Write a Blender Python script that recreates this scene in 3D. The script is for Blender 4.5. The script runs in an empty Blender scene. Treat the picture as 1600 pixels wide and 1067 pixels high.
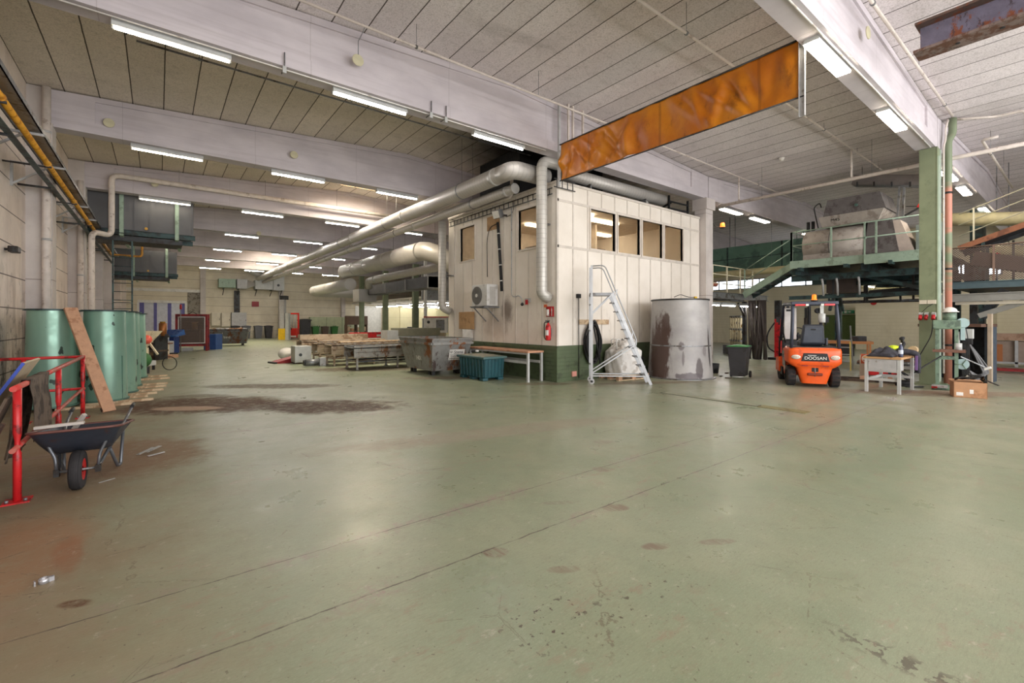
import bpy, math, random
from mathutils import Vector, Matrix, Euler
random.seed(7)
PI = math.pi
R = math.radians
SC = bpy.context.scene
COL = SC.collection

# ------------------------------------------------------------------ object helpers
def link(o):
    COL.objects.link(o)
    return o

def tag(o, label=None, cat=None, group=None, kind=None):
    if label: o['label'] = label
    if cat: o['category'] = cat
    if group: o['group'] = group
    if kind: o['kind'] = kind
    return o

def thing(name, label, cat, loc=(0, 0, 0), rz=0.0, group=None):
    o = bpy.data.objects.new(name, None)
    o.empty_display_size = 0.1
    o.location = loc
    o.rotation_euler = (0, 0, rz)
    link(o)
    return tag(o, label, cat, group)

def copy_tree(o, parent=None):
    c = o.copy()
    link(c)
    if parent is not None:
        c.parent = parent
    for ch in KIDS(o):
        copy_tree(ch, c)
    return c

def KIDS(o):
    return [x for x in list(COL.objects) if x.parent == o]

class MB:
    """collects shapes, builds ONE mesh object"""
    def __init__(s):
        s.v = []; s.f = []; s.sm = []
    def _add(s, vs, fs, smooth=False):
        b = len(s.v)
        s.v += [tuple(p) for p in vs]
        for f in fs:
            s.f.append([b + i for i in f]); s.sm.append(smooth)
        return s
    def box(s, x0, y0, z0, x1, y1, z1):
        vs = [(x0,y0,z0),(x1,y0,z0),(x1,y1,z0),(x0,y1,z0),(x0,y0,z1),(x1,y0,z1),(x1,y1,z1),(x0,y1,z1)]
        return s._add(vs, [(0,3,2,1),(4,5,6,7),(0,1,5,4),(1,2,6,5),(2,3,7,6),(3,0,4,7)])
    def obox(s, c, size, rot=(0,0,0)):
        m = Euler(rot).to_matrix(); c = Vector(c)
        hx, hy, hz = size[0]/2, size[1]/2, size[2]/2
        vs = [c + m @ Vector((a*hx, b*hy, d*hz)) for a,b,d in ((-1,-1,-1),(1,-1,-1),(1,1,-1),(-1,1,-1),(-1,-1,1),(1,-1,1),(1,1,1),(-1,1,1))]
        return s._add(vs, [(0,3,2,1),(4,5,6,7),(0,1,5,4),(1,2,6,5),(2,3,7,6),(3,0,4,7)])
    def hexa(s, bot, top):
        """four bottom corners and four top corners, both counter-clockwise from above"""
        return s._add(list(bot)+list(top), [(0,3,2,1),(4,5,6,7),(0,1,5,4),(1,2,6,5),(2,3,7,6),(3,0,4,7)])
    def _frame(s, d, up=(0,0,1)):
        d = Vector(d).normalized(); u = Vector(up)
        if abs(d.dot(u)) > 0.98: u = Vector((1,0,0)) if abs(d.x) < .9 else Vector((0,1,0))
        a = d.cross(u).normalized(); b = a.cross(d).normalized()
        return d, a, b
    def bar(s, p, q, w, h, up=(0,0,1)):
        p = Vector(p); q = Vector(q)
        d, a, b = s._frame(q-p, up)
        vs = []
        for e in (p, q):
            vs += [e - a*w/2 - b*h/2, e + a*w/2 - b*h/2, e + a*w/2 + b*h/2, e - a*w/2 + b*h/2]
        return s._add(vs, [(0,3,2,1)[::-1],(4,5,6,7)[::-1],(0,1,5,4)[::-1],(1,2,6,5)[::-1],(2,3,7,6)[::-1],(3,0,4,7)[::-1]])
    def prof(s, p, q, pts, up=(0,0,1)):
        """extrude a closed 2-D profile (side, up) from p to q"""
        p = Vector(p); q = Vector(q)
        d, a, b = s._frame(q-p, up)
        n = len(pts)
        vs = [p + a*x + b*y for x,y in pts] + [q + a*x + b*y for x,y in pts]
        fs = [tuple(range(n))[::-1], tuple(range(n, 2*n))] + [(i, (i+1)%n, n+(i+1)%n, n+i) for i in range(n)]
        return s._add(vs, fs)
    def ibeam(s, p, q, h, w, tf=.02, tw=.015, up=(0,0,1)):
        x, y, k = w/2, h/2, tw/2
        return s.prof(p, q, [(-x,-y),(x,-y),(x,-y+tf),(k,-y+tf),(k,y-tf),(x,y-tf),(x,y),(-x,y),(-x,y-tf),(-k,y-tf),(-k,-y+tf),(-x,-y+tf)], up)
    def channel(s, p, q, h, w, t=.012, up=(0,0,1), flip=1):
        x, y = w*flip, h/2
        pts = [(0,-y),(x,-y),(x,-y+t),(t*flip,-y+t),(t*flip,y-t),(x,y-t),(x,y),(0,y)]
        return s.prof(p, q, pts, up)
    def angle(s, p, q, w, t=.008, up=(0,0,1)):
        return s.prof(p, q, [(0,0),(w,0),(w,t),(t,t),(t,w),(0,w)], up)
    def cyl(s, p, q, r, r2=None, n=14, caps=True, smooth=True):
        p = Vector(p); q = Vector(q); r2 = r if r2 is None else r2
        d, a, b = s._frame(q-p)
        vs = []
        for e, rr in ((p, r), (q, r2)):
            vs += [e + a*rr*math.cos(2*PI*i/n) + b*rr*math.sin(2*PI*i/n) for i in range(n)]
        s._add(vs, [(i, (i+1)%n, n+(i+1)%n, n+i) for i in range(n)], smooth)
        if caps:
            b0 = len(s.v) - 2*n
            s.f.append([b0+i for i in range(n)][::-1]); s.sm.append(False)
            s.f.append([b0+n+i for i in range(n)]); s.sm.append(False)
        return s
    def tube(s, path, r, n=8, closed=False, caps=True):
        P = [Vector(p) for p in path]; m = len(P)
        rs = r if isinstance(r, (list, tuple)) else [r]*m
        rings = []; a = None
        for i in range(m):
            if closed: t = P[(i+1)%m] - P[i-1]
            elif i == 0: t = P[1]-P[0]
            elif i == m-1: t = P[-1]-P[-2]
            else: t = (P[i+1]-P[i]).normalized() + (P[i]-P[i-1]).normalized()
            t = t.normalized() if t.length > 1e-9 else Vector((0,0,1))
            if a is None:
                _, a, _b = s._frame(t)
            else:
                a = a - t*a.dot(t)
                if a.length < 1e-6: _, a, _b = s._frame(t)
                a.normalize()
            b = t.cross(a)
            rings.append([P[i] + (a*math.cos(2*PI*k/n) + b*math.sin(2*PI*k/n))*rs[i] for k in range(n)])
        vs = [v for ring in rings for v in ring]
        fs = []
        for i in range(m if closed else m-1):
            j = (i+1) % m
            fs += [(i*n+k, i*n+(k+1)%n, j*n+(k+1)%n, j*n+k) for k in range(n)]
        base = len(s.v)
        s._add(vs, fs, True)
        if caps and not closed:
            s.f.append([base+k for k in range(n)][::-1]); s.sm.append(False)
            s.f.append([base+(m-1)*n+k for k in range(n)]); s.sm.append(False)
        return s
    def lathe(s, prof, c=(0,0,0), n=32, axis='z', smooth=True, a0=0, a1=2*PI):
        full = abs(a1-a0-2*PI) < 1e-6
        N = n if full else n+1
        vs = []
        for r, z in prof:
            for i in range(N):
                t = a0 + (a1-a0)*i/n
                x, y = r*math.cos(t), r*math.sin(t)
                if axis == 'z': p = (c[0]+x, c[1]+y, c[2]+z)
                elif axis == 'x': p = (c[0]+z, c[1]+x, c[2]+y)
                else: p = (c[0]+y, c[1]+z, c[2]+x)
                vs.append(p)
        fs = []
        for k in range(len(prof)-1):
            for i in range(n):
                j = (i+1) % N if full else i+1
                fs.append((k*N+i, k*N+j, (k+1)*N+j, (k+1)*N+i))
        return s._add(vs, fs, smooth)
    def prism(s, pts, axis, a, b):
        """polygon extruded along a world axis; pts are the two other coordinates in xyz order"""
        def mk(p, h):
            if axis == 'x': return (h, p[0], p[1])
            if axis == 'y': return (p[0], h, p[1])
            return (p[0], p[1], h)
        n = len(pts)
        vs = [mk(p, a) for p in pts] + [mk(p, b) for p in pts]
        fs = [tuple(range(n))[::-1], tuple(range(n, 2*n))] + [(i, (i+1)%n, n+(i+1)%n, n+i) for i in range(n)]
        return s._add(vs, fs)
    def sph(s, c, r, nu=16, nv=10, zs=1.0, ys=1.0, xs=1.0, v0=0.0, v1=PI):
        vs = []
        for j in range(nv+1):
            t = v0 + (v1-v0)*j/nv
            for i in range(nu):
                p = 2*PI*i/nu
                vs.append((c[0]+r*xs*math.sin(t)*math.cos(p), c[1]+r*ys*math.sin(t)*math.sin(p), c[2]+r*zs*math.cos(t)))
        fs = [(j*nu+i, (j+1)*nu+i, (j+1)*nu+(i+1)%nu, j*nu+(i+1)%nu) for j in range(nv) for i in range(nu)]
        return s._add(vs, fs, True)
    def grid(s, fn, nu, nv, thick=None, smooth=True):
        """surface fn(u,v)->point; thick gives it a second skin"""
        b = len(s.v)
        vs = [Vector(fn(i/nu, j/nv)) for j in range(nv+1) for i in range(nu+1)]
        N = nu+1
        fs = [(j*N+i, j*N+i+1, (j+1)*N+i+1, (j+1)*N+i) for j in range(nv) for i in range(nu)]
        if thick:
            nrm = [Vector((0,0,0)) for _ in vs]
            for f in fs:
                k = (vs[f[1]]-vs[f[0]]).cross(vs[f[3]]-vs[f[0]])
                for i in f: nrm[i] += k
            M = len(vs)
            vs2 = [vs[i] - (nrm[i].normalized() if nrm[i].length > 1e-9 else Vector((0,0,1)))*thick for i in range(M)]
            fs2 = [tuple(i+M for i in f)[::-1] for f in fs]
            rim = [i for i in range(N)] + [j*N+nu for j in range(1, nv+1)] + [nv*N+i for i in range(nu-1, -1, -1)] + [j*N for j in range(nv-1, 0, -1)]
            fr = [(rim[(k+1) % len(rim)], rim[k], rim[k]+M, rim[(k+1) % len(rim)]+M) for k in range(len(rim))]
            s._add(vs+vs2, fs+fs2+fr, smooth)
        else:
            s._add(vs, fs, smooth)
        return s
    def build(s, name, mat, parent=None, bevel=0.0, seg=2, loc=None, rot=None, label=None):
        me = bpy.data.meshes.new(name)
        me.from_pydata([tuple(p) for p in s.v], [], s.f)
        me.polygons.foreach_set('use_smooth', s.sm)
        me.materials.append(mat)
        me.update()
        o = bpy.data.objects.new(name, me)
        link(o)
        if parent is not None: o.parent = parent
        if loc: o.location = loc
        if rot: o.rotation_euler = rot
        if bevel:
            md = o.modifiers.new('bevel', 'BEVEL'); md.width = bevel; md.segments = seg; md.limit_method = 'ANGLE'; md.angle_limit = R(40)
        if label: o['label'] = label
        return o

def text(name, body, size, mat, parent, loc, rot, ext=.002, align='CENTER', sx=1.0):
    cu = bpy.data.curves.new(name, 'FONT')
    cu.body = body; cu.size = size; cu.extrude = ext; cu.align_x = align; cu.align_y = 'CENTER'
    cu.space_character = 1.0
    t = bpy.data.objects.new(name, cu); link(t)
    bpy.context.view_layer.update()
    me = bpy.data.meshes.new_from_object(t.evaluated_get(bpy.context.evaluated_depsgraph_get()))
    bpy.data.objects.remove(t); bpy.data.curves.remove(cu)
    me.materials.clear(); me.materials.append(mat)
    o = bpy.data.objects.new(name, me); link(o)
    o.parent = parent; o.location = loc; o.rotation_euler = rot; o.scale = (sx, 1, 1)
    return o

def arc(c, r, a0, a1, n, ax='xz'):
    out = []
    for i in range(n+1):
        t = a0 + (a1-a0)*i/n
        p = [c[0], c[1], c[2]]
        i0, i1 = 'xyz'.index(ax[0]), 'xyz'.index(ax[1])
        p[i0] += r*math.cos(t); p[i1] += r*math.sin(t)
        out.append(tuple(p))
    return out

def bend(pts, r=.1, n=5):
    """round the corners of a polyline"""
    P = [Vector(p) for p in pts]; out = [P[0]]
    for i in range(1, len(P)-1):
        a = (P[i-1]-P[i]); b = (P[i+1]-P[i])
        k = min(r, a.length*.45, b.length*.45)
        p0 = P[i] + a.normalized()*k; p1 = P[i] + b.normalized()*k
        for j in range(n+1):
            t = j/n
            out.append(p0*(1-t)**2 + P[i]*2*t*(1-t) + p1*t*t)
    out.append(P[-1])
    return [tuple(p) for p in out]

# ------------------------------------------------------------------ node helper
class N:
    def __init__(s, name):
        s.m = bpy.data.materials.new(name); s.m.use_nodes = True
        s.t = s.m.node_tree; s.t.nodes.clear()
        s.out = s.t.nodes.new('ShaderNodeOutputMaterial')
        s.p = s.t.nodes.new('ShaderNodeBsdfPrincipled')
        s.t.links.new(s.p.outputs[0], s.out.inputs[0])
        s.tc = s.t.nodes.new('ShaderNodeTexCoord')
        s.obj = s.tc.outputs['Object']
    def L(s, a, b):
        if hasattr(a, 'is_output'): s.t.links.new(a, b)
        else:
            try: b.default_value = a
            except Exception: b.default_value = (a[0], a[1], a[2], 1)
    def set(s, k, v):
        i = s.p.inputs[k]
        if hasattr(v, 'is_output'): s.t.links.new(v, i)
        elif isinstance(v, (tuple, list)): i.default_value = (v[0], v[1], v[2], 1)
        else: i.default_value = v
    def noise(s, scale, detail=4, rough=.55, vec=None, dist=0.0):
        n = s.t.nodes.new('ShaderNodeTexNoise')
        n.inputs['Scale'].default_value = scale; n.inputs['Detail'].default_value = detail
        n.inputs['Roughness'].default_value = rough; n.inputs['Distortion'].default_value = dist
        s.t.links.new(vec if vec is not None else s.obj, n.inputs['Vector'])
        return n.outputs['Fac']
    def vor(s, scale, feature='F1', vec=None, rnd=1.0, out='Distance'):
        n = s.t.nodes.new('ShaderNodeTexVoronoi'); n.feature = feature
        n.inputs['Scale'].default_value = scale; n.inputs['Randomness'].default_value = rnd
        s.t.links.new(vec if vec is not None else s.obj, n.inputs['Vector'])
        return n.outputs[out]
    def map(s, scale=(1,1,1), loc=(0,0,0), rot=(0,0,0), vec=None):
        n = s.t.nodes.new('ShaderNodeMapping')
        n.inputs['Scale'].default_value = scale; n.inputs['Location'].default_value = loc; n.inputs['Rotation'].default_value = rot
        s.t.links.new(vec if vec is not None else s.obj, n.inputs['Vector'])
        return n.outputs[0]
    def xyz(s, vec=None):
        n = s.t.nodes.new('ShaderNodeSeparateXYZ')
        s.t.links.new(vec if vec is not None else s.obj, n.inputs[0])
        return n.outputs
    def math(s, op, a, b=0.0, c=0.0, clamp=False):
        n = s.t.nodes.new('ShaderNodeMath'); n.operation = op; n.use_clamp = clamp
        for k, v in enumerate((a, b, c)):
            s.L(v, n.inputs[k])
        return n.outputs[0]
    def ramp(s, f, a, b, lo=0.0, hi=1.0):
        n = s.t.nodes.new('ShaderNodeMapRange'); n.interpolation_type = 'SMOOTHSTEP'
        s.L(f, n.inputs[0]); n.inputs[1].default_value = a; n.inputs[2].default_value = b
        n.inputs[3].default_value = lo; n.inputs[4].default_value = hi
        return n.outputs[0]
    def mix(s, f, a, b, mode='MIX'):
        n = s.t.nodes.new('ShaderNodeMix'); n.data_type = 'RGBA'; n.blend_type = mode
        s.L(f, n.inputs[0])
        for v, i in ((a, n.inputs[6]), (b, n.inputs[7])):
            if hasattr(v, 'is_output'): s.t.links.new(v, i)
            else: i.default_value = (v[0], v[1], v[2], 1)
        return n.outputs[2]
    def bump(s, h, strength=.3, dist=.01):
        n = s.t.nodes.new('ShaderNodeBump')
        n.inputs['Strength'].default_value = strength; n.inputs['Distance'].default_value = dist
        s.t.links.new(h, n.inputs['Height']); s.t.links.new(n.outputs[0], s.p.inputs['Normal'])
    def line(s, coord, period, width, off=0.0):
        """1 on a groove every period metres"""
        w = s.math('ADD', coord, off)
        w = s.math('PINGPONG', w, period/2)
        return s.ramp(w, width*.5, width, 1.0, 0.0)

def srgb(r, g, b):
    def f(c):
        c /= 255.0
        return c/12.92 if c <= .04045 else ((c+.055)/1.055)**2.4
    return (f(r), f(g), f(b))

MATS = {}
def M(name, col, rough=.5, metal=0.0, dirt=None, scale=3.0, amt=.5, bump=0.0, bscale=60, var=.08):
    """plain procedural material: base colour with soft variation, optional worn second colour in patches"""
    if name in MATS: return MATS[name]
    n = N(name)
    c = srgb(*col)
    nz = n.noise(scale*1.7, 5)
    base = n.mix(n.ramp(nz, .3, .7), tuple(x*(1-var) for x in c), tuple(min(1, x*(1+var)) for x in c))
    if dirt is not None:
        d = n.noise(scale, 8, .68)
        base = n.mix(n.ramp(d, .60-amt*.25, .68-amt*.22), base, srgb(*dirt))
    n.set('Base Color', base)
    n.set('Metallic', metal)
    rn = n.noise(scale*3, 4)
    n.set('Roughness', n.ramp(rn, .2, .8, max(.03, rough-.08), min(1, rough+.08)))
    if bump: n.bump(n.noise(bscale, 3), bump, .005)
    MATS[name] = n.m
    return n.m

def EM(name, col, strength):
    n = N(name); c = srgb(*col)
    n.set('Base Color', c); n.set('Emission Color', c); n.set('Emission Strength', strength)
    MATS[name] = n.m
    return n.m
# ------------------------------------------------------------------ materials of the setting
def floor_mat():
    n = N('painted_floor')
    X, Y, Z = n.xyz()
    big = n.noise(.35, 3); mid = n.noise(1.6, 7, .65)
    base = n.mix(n.ramp(big, .35, .65), srgb(131,143,116), srgb(144,153,128))
    base = n.mix(n.ramp(mid, .35, .75, 0, .5), base, srgb(160,161,134))
    mot = n.noise(5, 8, .72)
    base = n.mix(n.ramp(mot, .46, .64, 0, .32), base, srgb(130,136,112))
    # brushed grain along the sweep direction
    gr = n.noise(16, 5, .7, n.map((.9, 5, 1), (0,0,0), (0,0,.12)))
    base = n.mix(n.ramp(gr, .45, .66, 0, .30), base, srgb(118,120,98))
    gr2 = n.noise(90, 3, .6, n.map((.6, 2.5, 1), (0,0,0), (0,0,.12)))
    base = n.mix(n.ramp(gr2, .5, .68, 0, .28), base, srgb(176,174,150))
    # paler, sandier wear towards the workshop side
    wear = n.math('MULTIPLY', n.ramp(X, 5, 14, 0, .55), n.ramp(n.noise(.8, 6, .65), .3, .65))
    base = n.mix(wear, base, srgb(172,162,144))
    # brown dust tracked along the left wall
    dl = n.math('ADD', X, n.math('MULTIPLY', n.noise(1.1, 6, .65), -1.6))
    left = n.ramp(dl, -1.9, .2, .85, 0)
    base = n.mix(n.math('MULTIPLY', left, n.ramp(mid, .2, .6, .45, .9)), base, srgb(128,98,74))
    def ell(cx, cy, rx, ry, ang, lo=.55, hi=1.05, ns=1.6, na=1.4):
        ca, sa = math.cos(ang), math.sin(ang)
        dx = n.math('SUBTRACT', X, cx); dy = n.math('SUBTRACT', Y, cy)
        u = n.math('ADD', n.math('MULTIPLY', dx, ca/rx), n.math('MULTIPLY', dy, sa/rx))
        w = n.math('ADD', n.math('MULTIPLY', dx, -sa/ry), n.math('MULTIPLY', dy, ca/ry))
        d = n.math('SQRT', n.math('ADD', n.math('MULTIPLY', u, u), n.math('MULTIPLY', w, w)))
        d = n.math('ADD', d, n.math('MULTIPLY', n.math('SUBTRACT', n.noise(ns, 8, .72), .5), na))
        return n.ramp(d, lo, hi, 1, 0)
    grain = n.ramp(n.noise(7, 9, .78), .34, .52, .5, 1)
    stain = None
    for e, c, a in (((.7,10.9,2.0,1.15,-.62), srgb(92,68,56), .95), ((2.6,9.2,1.8,.85,-.62), srgb(82,62,54), .95), ((2.3,12.9,2.0,.5,-.62), srgb(92,74,64), .75), ((.7,12.2,.8,.3,-.5), srgb(92,76,64), .6),
                    ((5.6,15.6,2.6,.9,-.55), srgb(80,64,54), .85), ((-.3,7.3,.9,1.2,.3), srgb(128,88,66), .6), ((6.8,11.6,1.7,.45,-.6), srgb(104,82,68), .7), ((8.0,9.0,1.0,.3,-.6), srgb(110,90,74), .6),
                    ((10.4,7.4,1.7,.32,-.5), srgb(112,90,76), .6), ((13.7,2.6,1.8,.6,-.9), srgb(118,94,82), .6), ((15.0,1.4,2.4,.5,-.9), srgb(146,116,102), .6), ((-.8,4.7,.45,.9,0), srgb(150,108,80), .5), ((-.5,4.45,.10,.45,.1), srgb(140,94,68), .55), ((-.39,3.67,.10,.05,-.6), srgb(90,54,38), .8), ((4.0,5.5,3.0,.4,-.2), srgb(160,140,128), .4)):
        k_ = n.math('MULTIPLY', n.math('MULTIPLY', ell(*e), grain), a)
        stain = k_ if stain is None else n.math('MAXIMUM', stain, k_)
        base = n.mix(k_, base, c)
    base = n.mix(n.math('MULTIPLY', ell(.42,10.6,.72,.25,-.62,.75,1.0,1.4,.25), .85), base, srgb(178,154,134))
    # small scuffed squares and chip clusters seen on the open floor
    hatch = n.ramp(n.noise(30, 3, .6, n.map((1, .12, 1), (0,0,0), (0,0,.5))), .35, .6, .2, 1)
    for cx, cy, rx, ry, a in ((1.90,2.64,.10,.08,.8), (2.88,1.99,.12,.06,.7), (3.20,2.62,.13,.08,.7), (2.13,2.18,.13,.05,.5), (4.8,4.15,.17,.09,.6), (3.3,1.75,.16,.05,.5), (5.6,3.9,.15,.07,.4), (3.9,3.4,.12,.1,.6), (2.9,3.0,.2,.05,.35), (6.4,2.9,.3,.08,.4)):
        base = n.mix(n.math('MULTIPLY', n.math('MULTIPLY', ell(cx,cy,rx,ry,-.55,.7,1.05,6,.5), hatch), a), base, srgb(118,92,80))
    chips = n.noise(17, 5, .62)
    for cx, cy, rx, ry, th, a in ((1.72,1.86,.42,.30,.60,.95), (2.3,1.62,.5,.2,.62,.85), (2.85,.58,.10,.42,.52,.75), (2.0,.95,.5,.4,.68,.7), (1.0,3.0,.8,.5,.70,.6), (5.0,5.2,1.2,.8,.68,.55)):
        m_ = n.math('MULTIPLY', ell(cx,cy,rx,ry,.0,.3,1.2,3,.6), n.ramp(chips, th, th+.02))
        base = n.mix(n.math('MULTIPLY', m_, a), base, srgb(66,52,46))
    # joints over the foundation strip, running along X, scuffed pink-brown
    wob = n.math('MULTIPLY', n.math('SUBTRACT', n.noise(9, 4, .6), .5), .03)
    Yw = n.math('ADD', Y, wob)
    for y0, w in ((2.70, .008), (3.44, .007), (7.9, .006), (-1.5, .008)):
        d = n.math('ABSOLUTE', n.math('SUBTRACT', Yw, y0))
        halo = n.math('MULTIPLY', n.ramp(d, .01, .16, 1, 0), n.math('MULTIPLY', n.ramp(n.noise(1.3, 3, .6), .45, .62), n.ramp(n.noise(14, 8, .78), .42, .62)))
        base = n.mix(n.math('MULTIPLY', halo, .75), base, srgb(146,120,118))
        gap = n.math('MULTIPLY', n.ramp(d, w*.5, w, 1, 0), n.ramp(n.noise(5, 5, .7), .36, .56, .2, .9))
        base = n.mix(gap, base, srgb(72,60,54))
    for x0 in (9.25, 11.0):
        d = n.math('ABSOLUTE', n.math('SUBTRACT', n.math('ADD', X, wob), x0))
        gap = n.math('MULTIPLY', n.ramp(d, .004, .01, 1, 0), n.ramp(Y, 2.7, 2.75))
        gap = n.math('MULTIPLY', gap, n.ramp(n.noise(3, 3), .35, .55))
        base = n.mix(n.math('MULTIPLY', gap, .7), base, srgb(92,76,66))
    # hairline cracks
    for sc_, off in ((.62, (0,0,0)), (1.1, (5,2,0))):
        cr = n.vor(sc_, 'DISTANCE_TO_EDGE', n.map((1,1,1), off), 1.0)
        crn = n.math('ADD', cr, n.math('MULTIPLY', n.math('SUBTRACT', n.noise(7, 6, .65), .5), .07))
        crm = n.math('MULTIPLY', n.ramp(n.math('ABSOLUTE', crn), .0008, .0032, 1, 0), n.ramp(n.noise(.7, 3, .6, n.map((1,1,1), off)), .53, .60))
        base = n.mix(n.math('MULTIPLY', crm, .55), base, srgb(92,78,62))
    # scattered brown scuffs and tiny flecks
    sp2 = n.noise(3.2, 10, .80, n.map((1, 2.2, 1), (11, 5, 0), (0, 0, .5)))
    base = n.mix(n.math('MULTIPLY', n.ramp(sp2, .52, .64), n.ramp(n.noise(.5, 3), .42, .62, .1, .6)), base, srgb(146,124,106))
    sp3 = n.noise(34, 3, .6)
    base = n.mix(n.math('MULTIPLY', n.ramp(sp3, .665, .69), .6), base, srgb(84,70,58))
    pale = n.noise(9, 9, .8, n.map((1, 1.6, 1), (3, 8, 0)))
    base = n.mix(n.ramp(pale, .57, .67, 0, .4), base, srgb(200,190,176))
    n.set('Base Color', base)
    rr = n.ramp(n.noise(1.4, 7, .7), .3, .75, .26, .44)
    n.set('Roughness', n.math('ADD', n.math('ADD', rr, n.math('MULTIPLY', left, .25)), n.math('MULTIPLY', stain, .35)))
    n.set('Specular IOR Level', n.math('SUBTRACT', .5, n.math('MULTIPLY', stain, .4)))
    n.bump(n.noise(38, 3, .5, n.map((1,1,1))), .12, .004)
    return n.m

def concrete_panel_mat(name, c0, c1, seam, period, grime, off=0.0, axis='z', gcol=(96,78,62), gtop=2.2, vper=0, coarse=1.0):
    """painted wall elements with dark horizontal joints and grime low down"""
    n = N(name)
    X, Y, Z = n.xyz()
    a = n.noise(.9*coarse, 6, .62)
    base = n.mix(n.ramp(a, .3, .7), srgb(*c0), srgb(*c1))
    st = n.noise(1.3, 7, .7, n.map((2.2, 2.2, .35)))
    g = n.math('MULTIPLY', n.ramp(Z, .2, gtop, 1.0, .12), grime)
    base = n.mix(n.math('MULTIPLY', n.ramp(st, .42, .68), g), base, srgb(*gcol))
    st2 = n.noise(3.2, 8, .72, n.map((1, 1, 1)))
    base = n.mix(n.math('MULTIPLY', n.ramp(st2, .53, .62), n.math('MULTIPLY', g, .7)), base, srgb(60,48,40))
    ln = n.line(Z, period, .016, off)
    ln = n.math('MULTIPLY', ln, n.ramp(n.noise(1.5, 3), .25, .5, .55, 1))
    base = n.mix(n.math('MULTIPLY', ln, .85), base, srgb(*seam))
    if vper:
        lv = n.line(n.math('ADD', X, Y), vper, .014, 0)
        base = n.mix(n.math('MULTIPLY', lv, .7), base, srgb(*seam))
    n.set('Base Color', base); n.set('Roughness', .78)
    n.bump(n.noise(50, 4), .12, .004)
    return n.m

def ceiling_mat():
    """wood-wool cement slabs with dark joints along Y"""
    n = N('wood_wool_slabs')
    X, Y, Z = n.xyz()
    a = n.noise(.55, 5, .6, n.map((1, 1, 1)))
    left = n.ramp(X, 4, 14, 0, 1)
    far = n.ramp(Y, 8.6, 9.4, 0, 1)
    c_near = n.mix(n.ramp(a, .3, .7), srgb(228,220,222), srgb(240,233,234))
    c_left = n.mix(n.ramp(a, .3, .7), srgb(226,217,204), srgb(240,230,218))
    base = n.mix(n.math('MULTIPLY', far, n.math('SUBTRACT', 1.0, left)), c_near, c_left)
    slab = n.math('FLOOR', n.math('DIVIDE', n.math('ADD', X, 2.35), .615))
    tone = n.math('FRACT', n.math('MULTIPLY', n.math('SINE', n.math('ADD', n.math('MULTIPLY', slab, 12.9898), n.math('FLOOR', n.math('DIVIDE', n.math('ADD', Y, 3), 6)))), 43758.5))
    base = n.mix(n.math('MULTIPLY', tone, .16), base, srgb(120,114,104))
    grit = n.noise(34, 5, .8)
    base = n.mix(n.ramp(grit, .46, .62, 0, .34), base, srgb(112,104,96))
    g2 = n.noise(6, 6, .75)
    base = n.mix(n.ramp(g2, .5, .7, 0, .22), base, srgb(120,112,102))
    ln = n.line(n.math('ADD', X, n.math('MULTIPLY', n.math('SUBTRACT', n.noise(3, 3), .5), .012)), .615, .015, 2.35)
    base = n.mix(n.math('MULTIPLY', ln, .92), base, srgb(58,50,42))
    stn = n.noise(.7, 6, .62, n.map((.5, 1.6, 1), (4,2,0)))
    base = n.mix(n.ramp(stn, .58, .8, 0, .28), base, srgb(98,90,80))
    # soot plus the unlit gap's shade, painted dark over the cabin
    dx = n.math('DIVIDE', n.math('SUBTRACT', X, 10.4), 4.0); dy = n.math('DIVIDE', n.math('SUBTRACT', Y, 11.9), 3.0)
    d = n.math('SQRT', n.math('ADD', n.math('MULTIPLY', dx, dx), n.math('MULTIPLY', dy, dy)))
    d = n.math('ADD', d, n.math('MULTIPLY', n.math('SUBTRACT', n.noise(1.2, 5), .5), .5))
    soot_shade = n.math('MULTIPLY', n.ramp(d, .25, 1.15, .93, 0), n.ramp(Y, 9.1, 9.2))
    base = n.mix(soot_shade, base, srgb(30,26,24))
    n.set('Base Color', base); n.set('Roughness', .95); n.set('Specular IOR Level', .1)
    n.bump(n.noise(75, 4, .7), .5, .01)
    return n.m

def beam_mat():
    n = N('painted_concrete_beam')
    X, Y, Z = n.xyz()
    a = n.noise(.8, 6, .6, n.map((1, 1, 2.5)))
    base = n.mix(n.ramp(a, .3, .7), srgb(188,181,186), srgb(206,199,203))
    bd = n.noise(1.2, 4, .6, n.map((.25, .25, 9)))
    base = n.mix(n.ramp(bd, .5, .75, 0, .35), base, srgb(158,148,150))
    sp = n.noise(16, 6, .75)
    base = n.mix(n.ramp(sp, .72, .76, 0, .7), base, srgb(92,84,80))
    vj = n.line(X, 2.9, .008, .7)
    base = n.mix(n.math('MULTIPLY', vj, .35), base, srgb(130,120,120))
    n.set('Base Color', base); n.set('Roughness', .7)
    n.bump(n.noise(30, 4), .08, .004)
    return n.m

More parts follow.
